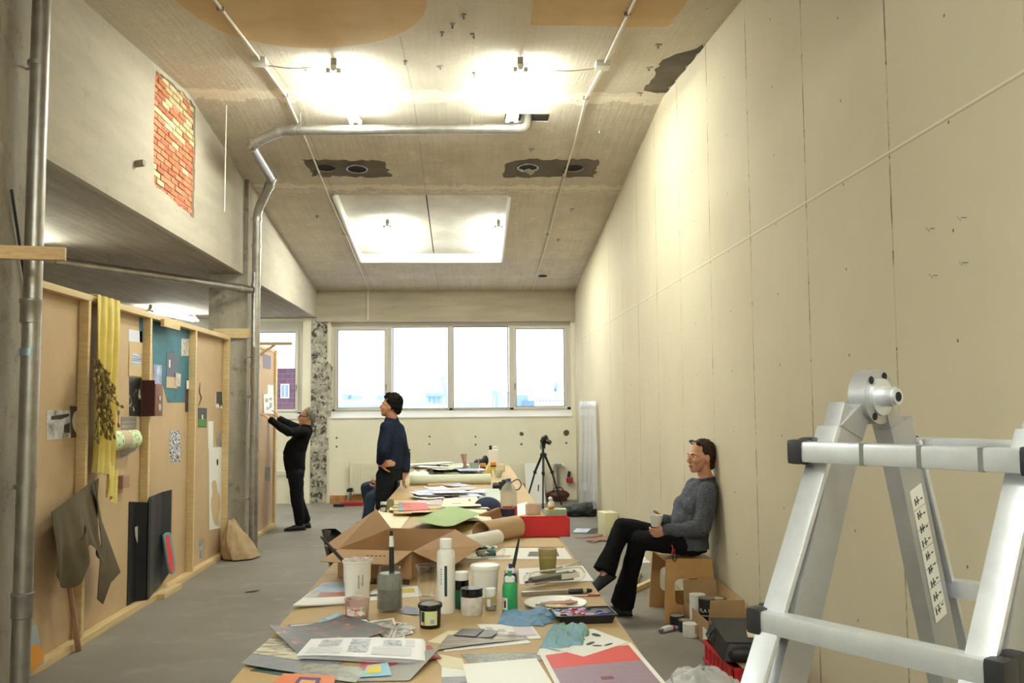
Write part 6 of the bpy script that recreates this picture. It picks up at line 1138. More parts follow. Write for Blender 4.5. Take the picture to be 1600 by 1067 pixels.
# black shell chair tucked to the table
w = thing('shell_chair', 'black shell chair with chrome legs beside the cardboard box', 'chair', (-1.0, 6.0, 0)); w.rotation_euler.z = RAD(80)
def shell(u, v):
    # u across -1..1, v 0..1 seat front to back top
    if v < .5: y = -.2+.4*(v/.5); z = .44-.02*sin(pi*v/.5)
    else: t = (v-.5)/.5; y = .2+.09*t+.03*t*t; z = .44+.40*t
    wd = .22*(1-.25*max(0, (v-.72)/.28)**2) if v > .5 else .22
    e = (1-max(0, (v-.8)/.2)**2)**.5 if v > .8 else 1
    return (u*wd*max(.25, e), y-.07*u*u*(v > .4)*min(1, (v-.4)*3), z+.035*u*u*(v < .55))
V = []; F_ = []; nu, nv = 16, 28
for s in (0, 1):
    for j in range(nv+1):
        for i in range(nu+1):
            x, y, z = shell(-1+2*i/nu, j/nv); V.append((x, y+.008*s*(j/nv > .5), z-.008*s*(j/nv <= .5)))
k = (nu+1)*(nv+1)
for j in range(nv):
    for i in range(nu):
        a = j*(nu+1)+i; F_ += [(a, a+1, a+nu+2, a+nu+1), (a+k, a+k+nu+1, a+k+nu+2, a+k+1)]
rim = list(range(nu+1))+[j*(nu+1)+nu for j in range(1, nv+1)]+[nv*(nu+1)+i for i in range(nu-1, -1, -1)]+[j*(nu+1) for j in range(nv-1, 0, -1)]
F_ += [(a, b, b+k, a+k) for a, b in zip(rim, rim[1:]+rim[:1])]
mk('shell', (V, F_), mat('chair_black', '131316', .35), w)
for sx in (-1, 1):
    for sy in (-1, 1): mk('leg', tube([(sx*.13, sy*.13, .425), (sx*.2, sy*.2, .0)], .009, 10), mat('chrome', 'd8d8da', .12, 1), w)
w.location = (-.62, 5.95, 0)
# ---------------------------------------------------------------- aluminium ladder close to the camera
LR = Vector((.19, -.29, 0)); ru = LR.normalized(); nu_ = Vector((-ru.y, ru.x, 0))
w = thing('folding_ladder', 'aluminium folding ladder standing open close to the camera', 'ladder', (.7, 1.5, 0)); O = Vector((.7, 1.5, 0))
M_LAD = mat('ladder_aluminium', 'e2e5ea', .34, .7, .1, 22); M_LADG = mat('ladder_grey', 'b9babd', .42, .7, .12, 12); M_CAP = mat('ladder_cap', '202024', .4)
fa, fb = Vector((0.696,1.65,1.609)), Vector((0.533,1.555,1.151)); ba, bb = Vector((0.799,1.69,1.584)), Vector((0.937,1.8,1.07))
def down(a, b): return a+(b-a)*(a.z/(a.z-b.z))
ff, bf = down(fa, fb), down(ba, bb)
def stile(a, b, ww, dd, m, nm='stile'):
    d = (b-a).normalized(); s = ru; u = s.cross(d).normalized()
    V = [tuple(p+s*(i*ww/2)+u*(j*dd/2)-O) for p in (a, b) for j in (-1, 1) for i in (-1, 1)]
    return mk(nm, (V, [(0, 2, 3, 1), (4, 5, 7, 6), (0, 1, 5, 4), (2, 6, 7, 3), (0, 4, 6, 2), (1, 3, 7, 5)]), m, w, bev=.004)
for k in (0, 1):
    sh = LR*k
    s1 = stile(fa+sh, ff+sh+Vector((0, 0, .03)), .034, .075, M_LADG); s2 = stile(ba+sh, bf+sh+Vector((0, 0, .03)), .034, .075, M_LADG)
    d = (ff-fa).normalized(); u = ru.cross(d).normalized(); out = -nu_ if True else u
    # bright outer channel on the front of each stile
    of = u*(.041 if u.dot(nu_) < 0 else -.041); c = stile(fa+sh+of+d*.05, ff+sh+of+Vector((0, 0, .3)), .044, .012, M_LAD, 'outer_channel')
    d2 = (bf-ba).normalized(); u2 = ru.cross(d2).normalized(); of2 = u2*(.041 if u2.dot(nu_) > 0 else -.041); stile(ba+sh+of2+d2*.05, bf+sh+of2+Vector((0, 0, .3)), .044, .012, M_LAD, 'outer_channel')
    for p in (ff+sh, bf+sh): mk('rubber_foot', cb(p-O+Vector((0, 0, .02)), (.06, .09, .04)), M_CAP, w, bev=.006)
    hc = (fa+ba)/2+sh+Vector((0, 0, .035)); S = ru
    def cyl(c, a, b, r, n=28): return tube([c+S*a-O, c+S*b-O], r, n)
    mk('hinge_disc', [cyl(hc, -.014, .020, .050)], M_LADG, w); mk('hinge_boss', cyl(hc, .02, .026, .034), M_LAD, w)
    mk('lock_knob', [cyl(hc, .026, .050, .018, 20), cyl(hc, .050, .056, .015, 20)], M_LAD, w); mk('knob_recess', cyl(hc, .056, .057, .009, 14), M_DARK, w)
    for a in (1.2, 2.3, 4.2, 5.4): mk('hinge_slot', cyl(hc+(nu_*cos(a)+Vector((0, 0, sin(a))))*.041, .02, .0215, .007, 12), M_DARK, w)
    for p, q in ((fa+sh, fb+sh), (ba+sh, bb+sh)):
        dd = (q-p).normalized(); uu = ru.cross(dd).normalized()
        A_ = hc; V = [tuple(x-O) for s in (-.019, .019) for x in (A_+Vector((0, 0, .02))-uu*0+ru*s, p+dd*.045+uu*.036+ru*s, p+dd*.045-uu*.036+ru*s)]
        mk('hinge_arm', (V, [(0, 1, 2), (3, 5, 4), (0, 3, 4, 1), (1, 4, 5, 2), (2, 5, 3, 0)]), M_LADG, w, bev=.003)
# rungs
for fr, (a, b, sgn) in enumerate(((fa, ff, -1), (ba, bf, 1))):
    k = 0
    for z in (1.535, 1.256, .976, .697, .418):
        c = a+(b-a)*((a.z-z)/(a.z-b.z))+nu_*sgn*.074; e = .028
        A_, B_ = c-ru*e, c+LR+ru*e
        g = bar(A_-O, B_-O, .034, .036)
        rg = mk('rung', g, M_LAD, w, bev=.007)
        for p, s in ((A_, -1), (B_, 1)): mk('end_cap', [bar(p-O-ru*.016*s*-1*-1, p-O+ru*s*.014, .042, .044), cb(p-O-nu_*sgn*.03-ru*s*.002+ru*s*.0, (.03, .04, .05), rz=math.atan2(ru.y, ru.x))], M_CAP, rg, bev=.008)
        if fr == 0 and z > 1.5:
            for t in (.33, .58, .82): q = A_.lerp(B_, t)-O; mk('dark_band', bar(q-ru*.004, q+ru*.004, .0346, .0366), mat('band_grey', '7d7c78', .5, .5), rg)
        k += 1
# instruction sticker on the back left stile
d = (bf-ba).normalized(); u = ru.cross(d).normalized(); side = ru*.0175
st = mk('instruction_sticker', plate([(-.021, .13), (.021, .13), (.021, .40), (-.021, .40)], lambda a, b, q: tuple(ba+d*b+u*a+side+ru*q-O), .0008), M_WHITE, w)
r = random.Random(5)
for k in range(9):
    b = .145+k*.028
    mk('pictogram', [plate([(x0, b+y0), (x0+sx, b+y0), (x0+sx, b+y0+sy), (x0, b+y0+sy)], lambda a, b, q: tuple(ba+d*b+u*a+side+ru*(.0008+q)-O), .0003) for x0, y0, sx, sy in ((-.015+r.uniform(0, .004), .004, .004, .014), (-.008, .01, .012, .003), (-.004, .002, .003, .016), (.008, .004+r.uniform(0, .008), .007, .003))], mat('sticker_ink', '3d3d42', .5), st)
for k in range(6): mk('divider', plate([(-.02, .17+k*.04), (.02, .17+k*.04), (.02, .1708+k*.04), (-.02, .1708+k*.04)], lambda a, b, q: tuple(ba+d*b+u*a+side+ru*(.0008+q)-O), .0003), mat('sticker_ink'), st)
# ---------------------------------------------------------------- people
def V3(p): return Vector(p)
def limb(a, b, ra, rb, n=14):
    a, b = V3(a), V3(b); return [tube([a, b], [ra, rb], n), ell(a, (ra,)*3, n, 8), ell(b, (rb,)*3, n, 8)]
def chain(pts, rs, n=14):
    G = []
    for a, b, ra, rb in zip(pts, pts[1:], rs, rs[1:]): G += limb(a, b, ra, rb, n)
    return G
def loft(secs, n=24):
    "secs: (centre, half width vector, half depth vector)"
    V = []; Fc = []
    for c, s, f in secs:
        for k in range(n): a = 2*pi*k/n; V.append(tuple(V3(c)+V3(s)*cos(a)+V3(f)*sin(a)))
    for i in range(len(secs)-1):
        for k in range(n): Fc.append((i*n+k, i*n+(k+1) % n, (i+1)*n+(k+1) % n, (i+1)*n+k))
    return (V, Fc+[tuple(range(n))[::-1], tuple(range((len(secs)-1)*n, len(secs)*n))])
def basis(f, up=(0, 0, 1)):
    f = V3(f).normalized(); l = V3(up).cross(f).normalized(); u = f.cross(l); return l, f, u   # left, forward, up
def head(c, f, up=(0, 0, 1), s=1.0, neck=None, r_neck=.05):
    l, f, u = basis(f, up); c = V3(c); M = Matrix(((l.x, f.x, u.x, c.x), (l.y, f.y, u.y, c.y), (l.z, f.z, u.z, c.z), (0, 0, 0, 1))) @ Matrix.Scale(s, 4)
    g = [ell((0, -.012, .045), (.073, .094, .083), 28, 18)]
    X = Vector((1, 0, 0)); Yv = Vector((0, 1, 0))
    g.append(loft([((0, y, z), X*a, Yv*b) for z, y, a, b in ((-.116, .062, .018, .018), (-.105, .055, .034, .034), (-.085, .042, .046, .050), (-.055, .028, .055, .066), (-.02, .018, .063, .078), (.02, .010, .068, .088), (.06, 0, .06, .085))]))
    g += [tube([(0, .092, .012), (0, .108, -.012), (0, .118, -.032)], [.008, .011, .011], 10), ell((0, .106, -.036), (.017, .016, .010)), ell((0, .090, .022), (.050, .012, .010)), ell((0, .087, -.066), (.024, .014, .012)), ell((.036, .055, -.028), (.026, .036, .03)), ell((-.036, .055, -.028), (.026, .036, .03))]
    g += [ell((sx*.074, -.008, -.004), (.010, .021, .033), 12, 8, Matrix.Rotation(sx*.25, 4, 'Z')) for sx in (-1, 1)]
    g += [tube([(0, -.025, .0), (0, -.02, -.09)], [.055, .05], 16)]
    g = [xf(q, M) for q in g]
    if neck is not None: g += limb(M @ Vector((0, -.02, -.075)), neck, r_neck, r_neck*1.12, 18)
    return g, M
def face(M, parent, hair='brow', lipc='a8615a', brow='3a2a20', iris='4a3a2c'):
    for sx in (-1, 1):
        e = mk('eye', xf(ell((sx*.031, .0815, .002), (.013, .010, .0075), 14, 10), M), mat('eye_white', 'e8e2da', .3), parent); mk('iris', xf(ell((sx*.031, .0895, .002), (.0058, .003, .0058), 10, 8), M), mat('iris_'+iris, iris, .2), e)
        mk('eyebrow', xf(tube([(sx*.014, .100, .019), (sx*.032, .0985, .026), (sx*.05, .085, .021)], [.003, .004, .002], 8), M), mat('brow_'+brow, brow, .8), parent)
        mk('eyelid', xf(ell((sx*.031, .0815, .0075), (.0145, .0105, .0045), 12, 6), M), bpy.data.materials['skin'] if 'skin' in bpy.data.materials else None, parent)
    mk('lips', xf(ell((0, .0965, -.066), (.022, .007, .006), 14, 8), M), mat('lip_'+lipc, lipc, .4), parent)
def hand(w, d, n, t, curl=(.35, .35, .35, .4), s=1.0, thumb=.55, spread=.0):
    "w wrist, d finger direction, n palm side, t thumb side"
    w = V3(w); d = V3(d).normalized(); n = V3(n); n = (n-d*n.dot(d)).normalized(); t_ = V3(t); t = d.cross(n); t = t if t.dot(t_) > 0 else -t
    G = [loft([(w+d*x*s, t*a*s, n*b*s) for x, a, b in ((-.012, .024, .017), (.01, .028, .017), (.04, .038, .016), (.075, .042, .0135), (.092, .036, .010))], 18)]
    ax = t if t.cross(d).dot(n) > 0 else -t
    for k, (o, L, r) in enumerate(((.031, .073, .0088), (.0105, .081, .0088), (-.0105, .075, .0085), (-.031, .060, .0076))):
        p = w+d*(.086-.006*(k == 3)-.003*(k == 0))*s+t*o*s; dr = (d+t*o*spread*10).normalized(); pts = [p-d*.02*s, p]
        for q, f in enumerate((.46, .30, .24)):
            dr = Matrix.Rotation(curl[k]*(1.0, 1.15, .8)[q], 3, ax) @ dr; pts.append(pts[-1]+dr*L*f*s)
        G += chain(pts, [r*1.05*s, r*1.05*s, r*s, r*.92*s, r*.8*s], 10)
    dr = (d*.62+t*.78+n*.25).normalized(); p = w+d*.022*s+t*.024*s; pts = [p, p+dr*.042*s]
    dr = (dr*(1-thumb)+(d*.8+n*.5)*thumb).normalized(); pts.append(pts[-1]+dr*.032*s); dr = (dr*.8+n*.25+d*.2).normalized(); pts.append(pts[-1]+dr*.026*s)
    G += chain(pts, [.014*s, .0115*s, .010*s, .008*s], 10)
    return G
def skin_mat(name, a, b):
    m = bpy.data.materials.new(name); m.use_nodes = True; t = NT(m)
    t.set('Base Color', t.mix(t.ramp(t.noise(t.obj(), 22, 4), (.35, 0.), (.65, 1.)), a, b)); t.set('Roughness', .5); t.set('Subsurface Weight', .08); t.set('Subsurface Radius', (.01, .004, .002)); return m
SKIN = skin_mat('skin', 'd19c80', 'c48a6e'); SKINM = skin_mat('skin_tan', 'c08a68', 'b27a58')
def knit(name, a, b, sc=120):
    m = bpy.data.materials.new(name); m.use_nodes = True; t = NT(m); n = t.noise(t.obj(), sc, 3); MATS[name] = m
    t.set('Base Color', t.mix(t.ramp(n, (.35, 0.), (.65, 1.)), a, b)); t.set('Roughness', .95); t.set('Specular IOR Level', .15); t.bump(n, .3, .003); return m
def clothes(name, geos, m, parent, vox, amp=.008, sc=(9, 9, 5), seed=0, smooth=5):
    o = remesh(name, geos, m, parent, vox, smooth)
    if amp: crumple(o, amp, sc, seed)
    return o
def shoe(ank, toe, L=.27, h=.075, w=.045, z0=0.):
    "shoe from heel behind the ankle towards toe"
    a = V3(ank); d = V3(toe)-a; d.z = 0 if z0 is not None else d.z; d = d.normalized(); l = Vector((-d.y, d.x, 0)); z = z0
    c = lambda x: Vector((a.x, a.y, 0))+d*x
    G = [loft([(c(x)+Vector((0, 0, z+hh/2)), l*ww, Vector((0, 0, hh/2))) for x, ww, hh in ((-.075, .022, .05), (-.06, .035, .08), (0, .04, .09), (.06, .042, .075), (.12, .047, .055), (.17, .04, .042), (.195, .022, .028))], 18)]
    return G, [loft([(c(x)+Vector((0, 0, z+.008)), l*ww, Vector((0, 0, .008))) for x, ww in ((-.08, .022), (-.06, .037), (0, .041), (.06, .043), (.12, .049), (.17, .042), (.2, .022))], 18)]
# ---- seated woman against the right wall
w1 = thing('person', 'woman in a grey sweater sitting cross-legged on the plywood stool with a cup', 'person', (0, 0, 0))
fw = Vector((-.97, -.24, 0)).normalized(); lf, _, _ = basis(fw)
Pel, Hip = V3((1.678,7.02,0.566)), V3((1.67,7.0,0.656))
Wst, Chs, Upp, Nck = V3((1.681,6.98,0.731)), V3((1.726,6.95,0.864)), V3((1.768,6.93,0.995)), V3((1.801,6.92,1.063))
Hd = V3((1.761,6.9,1.224))
hf = Vector((-.93, -.36, .03)).normalized()
shL, shR = V3((1.788,6.8,0.992)), V3((1.741,7.06,0.989))
elL, wrL = V3((1.72,6.77,0.705)), V3((1.469,6.8,0.695))
elR, wrR = V3((1.662,7.13,0.688)), V3((1.49,6.98,0.748))
hpL, hpR = V3((1.7,6.93,0.574)), V3((1.689,7.13,0.56))
knL, anL = V3((1.287,6.96,0.6)), V3((1.186,7.16,0.113))
knR, anR = V3((1.172,7.02,0.69)), V3((1.009,6.92,0.354))
cup = V3((1.395,6.83,0.758))
hg, HM = head(Hd, hf, (0.05, 0, 1), 1.0, Nck, .050)
handL = hand(wrL+Vector((-.012, -.005, -.012)), Vector((-.8, .15, -.1)), Vector((-.2, .9, .15)), Vector((-.3, 0, 1)), (.55, .6, .65, .7), .92, .5)
handR = hand(wrR+Vector((-.012, 0, .01)), Vector((-.75, -.25, -.1)), Vector((-.15, -.9, .0)), Vector((-.2, 0, 1)), (.55, .6, .65, .7), .92, .5)
inner = hg + chain([Nck, Chs, Pel], [.06, .09, .1]) + chain([shL, elL, wrL], [.04, .034, .026]) + chain([shR, elR, wrR], [.04, .034, .026]) + chain([hpL, knL, anL], [.06, .045, .032]) + chain([hpR, knR, anR], [.06, .045, .032]) + limb(Chs, shL, .05, .04)+limb(Chs, shR, .05, .04)
remesh('body', inner + handL + handR, SKIN, w1, .0042, 2, .5)
face(HM, w1, lipc='9c5a50', brow='4a3526')
SW = knit('charcoal_knit', '5f6167', '3f4147', 90)
tors = loft([(Pel+Vector((0.0, 0, -.035)), lf*.19, fw*.145), (Hip, lf*.19, fw*.15), (Wst, lf*.18, fw*.15), (Chs, lf*.175, fw*.145), (Upp, lf*.165, fw*.108), (Upp.lerp(Nck, .6), lf*.12, fw*.085), (Nck+Vector((0, 0, -.005)), lf*.068, fw*.066)], 28)
slv = chain([shL+Vector((0, 0, -.01)), elL, wrL], [.072, .062, .043]) + chain([shR+Vector((0, 0, -.01)), elR, wrR], [.072, .062, .043])
clothes('sweater', [tors]+slv+limb(Chs+fw*.06-lf*.07+Vector((0, 0, -.01)), Chs+fw*.06+lf*.07+Vector((0, 0, -.01)), .085, .085), SW, w1, .006, .012, (10, 10, 9), 3, 6)
mk('collar', tube([Nck+lf*.066*cos(a)+fw*.064*sin(a)+Vector((0, 0, .004-.012*max(0, sin(a)))) for a in [2*pi*k/20 for k in range(20)]], .009, 8, closed=True), SW, w1)
for w_, e_ in ((wrL, elL), (wrR, elR)): d = (w_-e_).normalized(); mk('cuff', tube([w_-d*.03, w_+d*.012], [.041, .036], 16), SW, w1)
TR = knit('black_velvet', '0f0f11', '18181b', 60)
tL = chain([hpL, knL], [.098, .074]) + [tube([knL, knL.lerp(anL, .5), anL+Vector((0, 0, -.03))], [.072, .072, .092], 18), ell(knL, (.074,)*3)]
tR = chain([hpR, knR], [.098, .074]) + [tube([knR, knR.lerp(anR, .5), anR+Vector((0.005, 0, .02))], [.072, .070, .088], 18), ell(knR, (.074,)*3)]
clothes('trousers', tL+tR+[loft([(Pel+Vector((0, 0, -.06)), lf*.17, fw*.13), (Hip, lf*.17, fw*.13)])], TR, w1, .007, .008, (8, 8, 8), 7, 5)
u_, s_ = shoe(anL, anL+Vector((-.9, .25, 0))); SH = mat('slipper_grey', '2f2f33', .8)
mk('shoe', u_, SH, w1); mk('sole', s_, M_DARK, w1)
dq = Matrix.Translation(anR) @ Matrix.Rotation(RAD(200), 4, 'Z') @ Matrix.Rotation(RAD(28), 4, 'Y')
u_, s_ = shoe((0, 0, 0), (1, 0, 0)); mk('shoe', [xf(g, dq @ Matrix.Translation((0, 0, -.07))) for g in u_], SH, w1); mk('sole', [xf(g, dq @ Matrix.Translation((0, 0, -.07))) for g in s_], M_DARK, w1)
HR = knit('dark_brown_hair', '2c211b', '44342a', 45)
hair = remesh('hair', [xf(g, HM) for g in (ell((0, -.024, .054), (.081, .094, .087), 24, 16), ell((0, -.075, .0), (.062, .045, .065), 16, 12), ell((.058, -.035, .03), (.028, .055, .06), 12, 10), ell((-.058, -.035, .03), (.028, .055, .06), 12, 10), ell((0, -.085, -.06), (.045, .028, .04), 12, 8))], HR, w1, .006, 3); crumple(hair, .006, (45, 45, 25), 3)
sg = mk('sunglasses', [xf(g, HM) for g in (tube([(.075, .0, .075), (.066, .06, .112), (0, .068, .118), (-.066, .06, .112), (-.075, .0, .075)], .004, 8),)], M_BLACK, w1)
for sx in (-1, 1): mk('lens', xf(ell((sx*.034, .060, .119), (.028, .02, .010), 14, 8), HM), mat('lens_dark', '3a3438', .08), sg)
w = thing('tea_cup', 'white tapered cup held in the seated woman’s hands', 'cup', cup); mk('cup_wall', lathe([(.030, -.042), (.034, -.040), (.053, .044), (.050, .044), (.031, -.034), (0, -.034)], 28), M_WHITE, w); mk('tea', lathe([(0, .026), (.044, .026)], 20), mat('tea_brown', '7a5532', .2), w)
w = thing('carabiner', 'red cord with a black carabiner hanging from the seated woman’s hip', 'carabiner', V3((1.509,6.8,0.536))); mk('red_cord', tube(arc([(0, 0.02, .045), (.004, 0, .02), (-.008, -.004, -.01), (.01, -.004, -.02), (.012, 0, .02)], .02), .0045, 8), mat('cord_red', 'c22a2a', .5), w); mk('carabiner_ring', tube([(.012+.014*cos(a), -.006, -.04+.03*sin(a)) for a in [2*pi*k/18 for k in range(18)]], .0038, 8, closed=True), M_BLACK, w)
# ---- woman pinning papers at the short partition
w2 = thing('person', 'grey-haired woman in black standing and pinning papers on the short partition', 'person', (0, 0, 0))
fw = Vector((-.96, -.2, 0)).normalized(); lf, _, _ = basis(fw); Y_ = 12.5
q = lambda p: V3(p)
Nck, Upp, Chs, Bel, Pel = V3((-2.18,12.5,1.388)), V3((-2.188,12.5,1.311)), V3((-2.281,12.5,1.166)), V3((-2.331,12.5,1.029)), V3((-2.32,12.5,0.782))
Hd = V3((-2.161,12.48,1.491)); hf = Vector((-.93, -.25, .22))
shL, elL, wrL = V3((-2.186,12.34,1.306)), V3((-2.329,12.08,1.307)), V3((-2.527,11.96,1.459))
shR, elR, wrR = V3((-2.237,12.68,1.315)), V3((-2.399,12.62,1.37)), V3((-2.526,12.52,1.468))
hpL, knL, anL = V3((-2.284,12.4,0.729)), V3((-2.266,12.36,0.412)), V3((-2.237,12.4,0.114))
hpR, knR, anR = V3((-2.338,12.6,0.715)), V3((-2.293,12.6,0.389)), V3((-2.2,12.62,0.103))
for v in (anL, anR): v.z = .085
hg, HM = head(Hd, hf, (.22, 0, 1), 1.0, Nck, .052)
hL = hand(wrL+Vector((-.01, -.005, .01)), Vector((-.6, -.05, .55)), Vector((-.8, .1, -.4)), Vector((.2, .9, .2)), (.25, .3, .35, .45), .95, .35)
hR = hand(wrR+Vector((-.01, -.0, .01)), Vector((-.4, -.05, .75)), Vector((-.85, 0, -.3)), Vector((.2, -.9, .2)), (.25, .3, .35, .45), .95, .35)
remesh('body', hg+hL+hR+chain([Nck, Chs, Bel, Pel], [.06, .1, .1, .1])+chain([shL, elL, wrL], [.04, .034, .027])+chain([shR, elR, wrR], [.04, .034, .027])+chain([hpL, knL, anL], [.06, .045, .034])+chain([hpR, knR, anR], [.06, .045, .034])+limb(Chs, shL, .05, .04)+limb(Chs, shR, .05, .04), SKIN, w2, .0055, 2)
face(HM, w2, brow='6a625c')
BKK = knit('black_knit', '0b0b0c', '131315', 70)
clothes('black_top', [loft([(Pel+Vector((0, 0, .0)), lf*.175, fw*.135), (Pel.lerp(Bel, .5), lf*.18, fw*.145), (Bel, lf*.175, fw*.15), (Chs, lf*.18, fw*.145), (Upp, lf*.165, fw*.10), (Upp.lerp(Nck, .6), lf*.11, fw*.08), (Nck+Vector((0, 0, .015)), lf*.06, fw*.06)])]+chain([shL, elL, wrL], [.072, .062, .046])+chain([shR, elR, wrR], [.072, .062, .046]), BKK, w2, .009, .010, (8, 8, 8), 11)
clothes('trousers', chain([hpL, knL, anL+Vector((0, 0, .03))], [.105, .08, .068])+chain([hpR, knR, anR+Vector((0, 0, .03))], [.105, .08, .068])+[loft([(Pel+Vector((0, 0, -.1)), lf*.165, fw*.12), (Pel+Vector((0, 0, .06)), lf*.165, fw*.125)])], TR, w2, .009, .01, (7, 7, 7), 5)
for a in (anL, anR):
    u_, s_ = shoe(a, a+Vector((-.95, -.2, 0))); mk('shoe', u_, mat('shoe_dark', '1e1c1a', .6), w2); mk('sole', s_, M_DARK, w2)
HG = knit('grey_hair', '6e6862', '9a938b', 60)
o = remesh('hair', [xf(g, HM) for g in (ell((0, -.026, .054), (.083, .096, .089), 24, 16), ell((0, -.075, -.005), (.064, .045, .07), 16, 12), ell((.06, -.03, .03), (.028, .05, .05), 12, 10), ell((-.06, -.03, .03), (.028, .05, .05), 12, 10))], HG, w2, .007, 2); crumple(o, .012, (40, 40, 40), 6)
gl = mk('glasses', [xf(g, HM) for g in [tube([(sx*.033+.022*cos(a), .098, .004+.016*sin(a)) for a in [2*pi*k/14 for k in range(14)]], .0025, 6, closed=True) for sx in (-1, 1)]+[tube([(sx*.055, .096, .006), (sx*.076, .0, .008)], .0028, 6) for sx in (-1, 1)]], M_BLACK, w2)
hold = [(12.14,1.8),(12.776,1.826),(12.832,1.535),(12.19,1.549)]
w = pinned('drawing', 'white sheet with small grey drawings held against the short partition by the woman', 'drawing', hold, M_PAPER, x=-2.675)
for k, (u, v, a, b) in enumerate(((.15, .6, .3, .2), (.6, .3, .25, .3), (.3, .2, .3, .15), (.55, .7, .3, .15))):
    y0 = hold[0][0]+(hold[1][0]-hold[0][0])*u; z0 = hold[3][1]+(hold[0][1]-hold[3][1])*v; dy = (hold[1][0]-hold[0][0])*a; dz = (hold[0][1]-hold[3][1])*b
    mk('sketch', plate(jag([(y0, z0), (y0+dy, z0), (y0+dy, z0+dz), (y0, z0+dz)], .05, .01, k), YZ(-2.672), .0007), pic('sketch_grey', ('4a5058', '8e969c', 'd8d8d6'), 25), w)
# ---- standing man leaning on the table
m1 = thing('person', 'dark-haired man in a navy pullover standing at the table, hand on hip', 'person', (0, 0, 0))
fw = Vector((-.86, .42, 0)).normalized(); lf, _, _ = basis(fw)
Nck, Upp, Chs, Wst, Pel = V3((-0.816,9.9,1.483)), V3((-0.816,9.9,1.421)), V3((-0.816,9.9,1.251)), V3((-0.823,9.9,1.101)), V3((-0.829,9.9,0.938))
Hd = V3((-0.822,9.88,1.627)); hf = Vector((-.95, .18, .16))
shL, elL, wrL = V3((-0.855,9.72,1.398)), V3((-0.883,9.66,1.167)), V3((-0.919,9.7,1.033))
shR, elR, wrR = V3((-0.762,10.08,1.382)), V3((-0.692,10.08,1.09)), V3((-0.671,9.98,0.917))
hpL, knL, anL = V3((-0.868,9.8,0.905)), V3((-0.894,9.72,0.593)), V3((-0.909,9.82,0.195))
hpR, knR, anR = V3((-0.851,10.0,0.89)), V3((-0.88,10.02,0.56)), V3((-0.914,10.1,0.168))
for v in (anL, anR): v.z = .085
hg, HM = head(Hd, hf, (.1, 0, 1), 1.0, Nck, .058)
hL = hand(wrL+Vector((0, 0, -.012)), Vector((.75, -.25, .12)), Vector((.1, .9, -.2)), Vector((.1, 0, -1)), (.15, .2, .25, .3), 1.0, .3)
hR = hand(wrR+Vector((-.005, 0, -.02)), Vector((-.25, -.1, -.9)), Vector((.3, -.1, -.5)), Vector((-.6, -.6, 0)), (.4, .45, .5, .5), 1.0, .4)
remesh('body', hg+hL+hR+chain([Nck, Chs, Pel], [.065, .11, .1])+chain([shL, elL, wrL], [.045, .04, .03])+chain([shR, elR, wrR], [.045, .04, .03])+chain([hpL, knL, anL], [.07, .05, .036])+chain([hpR, knR, anR], [.07, .05, .036])+limb(Chs, shL, .06, .045)+limb(Chs, shR, .06, .045), SKINM, m1, .0055, 2)
face(HM, m1, lipc='8f5a48', brow='15110f')
NV = knit('navy_knit', '232b3f', '1a2133', 60)
clothes('pullover', [loft([(Pel+Vector((0, 0, .02)), lf*.165, fw*.115), (Wst, lf*.165, fw*.115), (Chs, lf*.19, fw*.125), (Upp, lf*.185, fw*.095), (Upp.lerp(Nck, .6), lf*.11, fw*.08), (Nck+Vector((0, 0, .035)), lf*.062, fw*.064)])]+chain([shL, elL, wrL+Vector((0, 0, .02))], [.074, .064, .045])+chain([shR, elR, wrR+Vector((0, 0, .02))], [.074, .062, .045]), NV, m1, .008, .009, (9, 9, 7), 21)
clothes('trousers', chain([hpL, knL, anL+Vector((0, 0, .02))], [.105, .078, .065])+chain([hpR, knR, anR+Vector((0, 0, .02))], [.105, .078, .065])+[loft([(Pel+Vector((0, 0, -.1)), lf*.165, fw*.115), (Pel+Vector((0, 0, .06)), lf*.16, fw*.112)])], knit('dark_trousers', '1d1f22', '15171a', 70), m1, .008, .009, (8, 8, 8), 9)
for a in (anL, anR):
    u_, s_ = shoe(a, a+Vector((-.86, .42, 0))); mk('shoe', u_, mat('shoe_dark'), m1) if 'shoe_dark' in MATS else None; mk('sole', s_, M_DARK, m1)
HB_ = knit('black_hair', '0e0c0b', '1c1815', 45)
o = remesh('hair', [xf(g, HM) for g in (ell((0, -.024, .064), (.084, .098, .092), 24, 16), ell((0, .035, .10), (.066, .05, .045), 16, 12), ell((0, -.078, .0), (.064, .042, .075), 16, 12), ell((.062, -.025, .03), (.026, .045, .055), 12, 10), ell((-.062, -.025, .03), (.026, .045, .055), 12, 10))], HB_, m1, .007, 2); crumple(o, .014, (35, 35, 30), 8)
# ---- the person sitting behind him
m2 = thing('person', 'person in jeans sitting mostly hidden behind the standing man, holding a glass', 'person', (0, 0, 0))
fw = Vector((-.98, -.1, 0)).normalized(); lf, _, _ = basis(fw)
Pel, Chs, Nck = Vector((-1.06, 12.75, .58)), Vector((-1.04, 12.75, .86)), Vector((-1.03, 12.75, 1.02)); Upp = Chs.lerp(Nck, .6); Hd = Vector((-1.05, 12.74, 1.15))
shL, elL, wrL = Vector((-1.05, 12.56, .96)), Vector((-1.10, 12.46, .70)), V3((-1.151,12.42,0.629)); wrL = V3((-1.168,12.42,0.596))
shR, elR, wrR = Vector((-1.05, 12.94, .96)), Vector((-1.06, 13.02, .70)), Vector((-1.26, 12.95, .62))
hpL, knL, anL = Vector((-1.08, 12.66, .53)), V3((-1.303,12.5,0.411)), V3((-1.371,12.5,0.166)); hpR, knR, anR = Vector((-1.08, 12.84, .53)), Vector((-1.42, 12.92, .51)), Vector((-1.36, 12.95, .085))
anL.z = .085
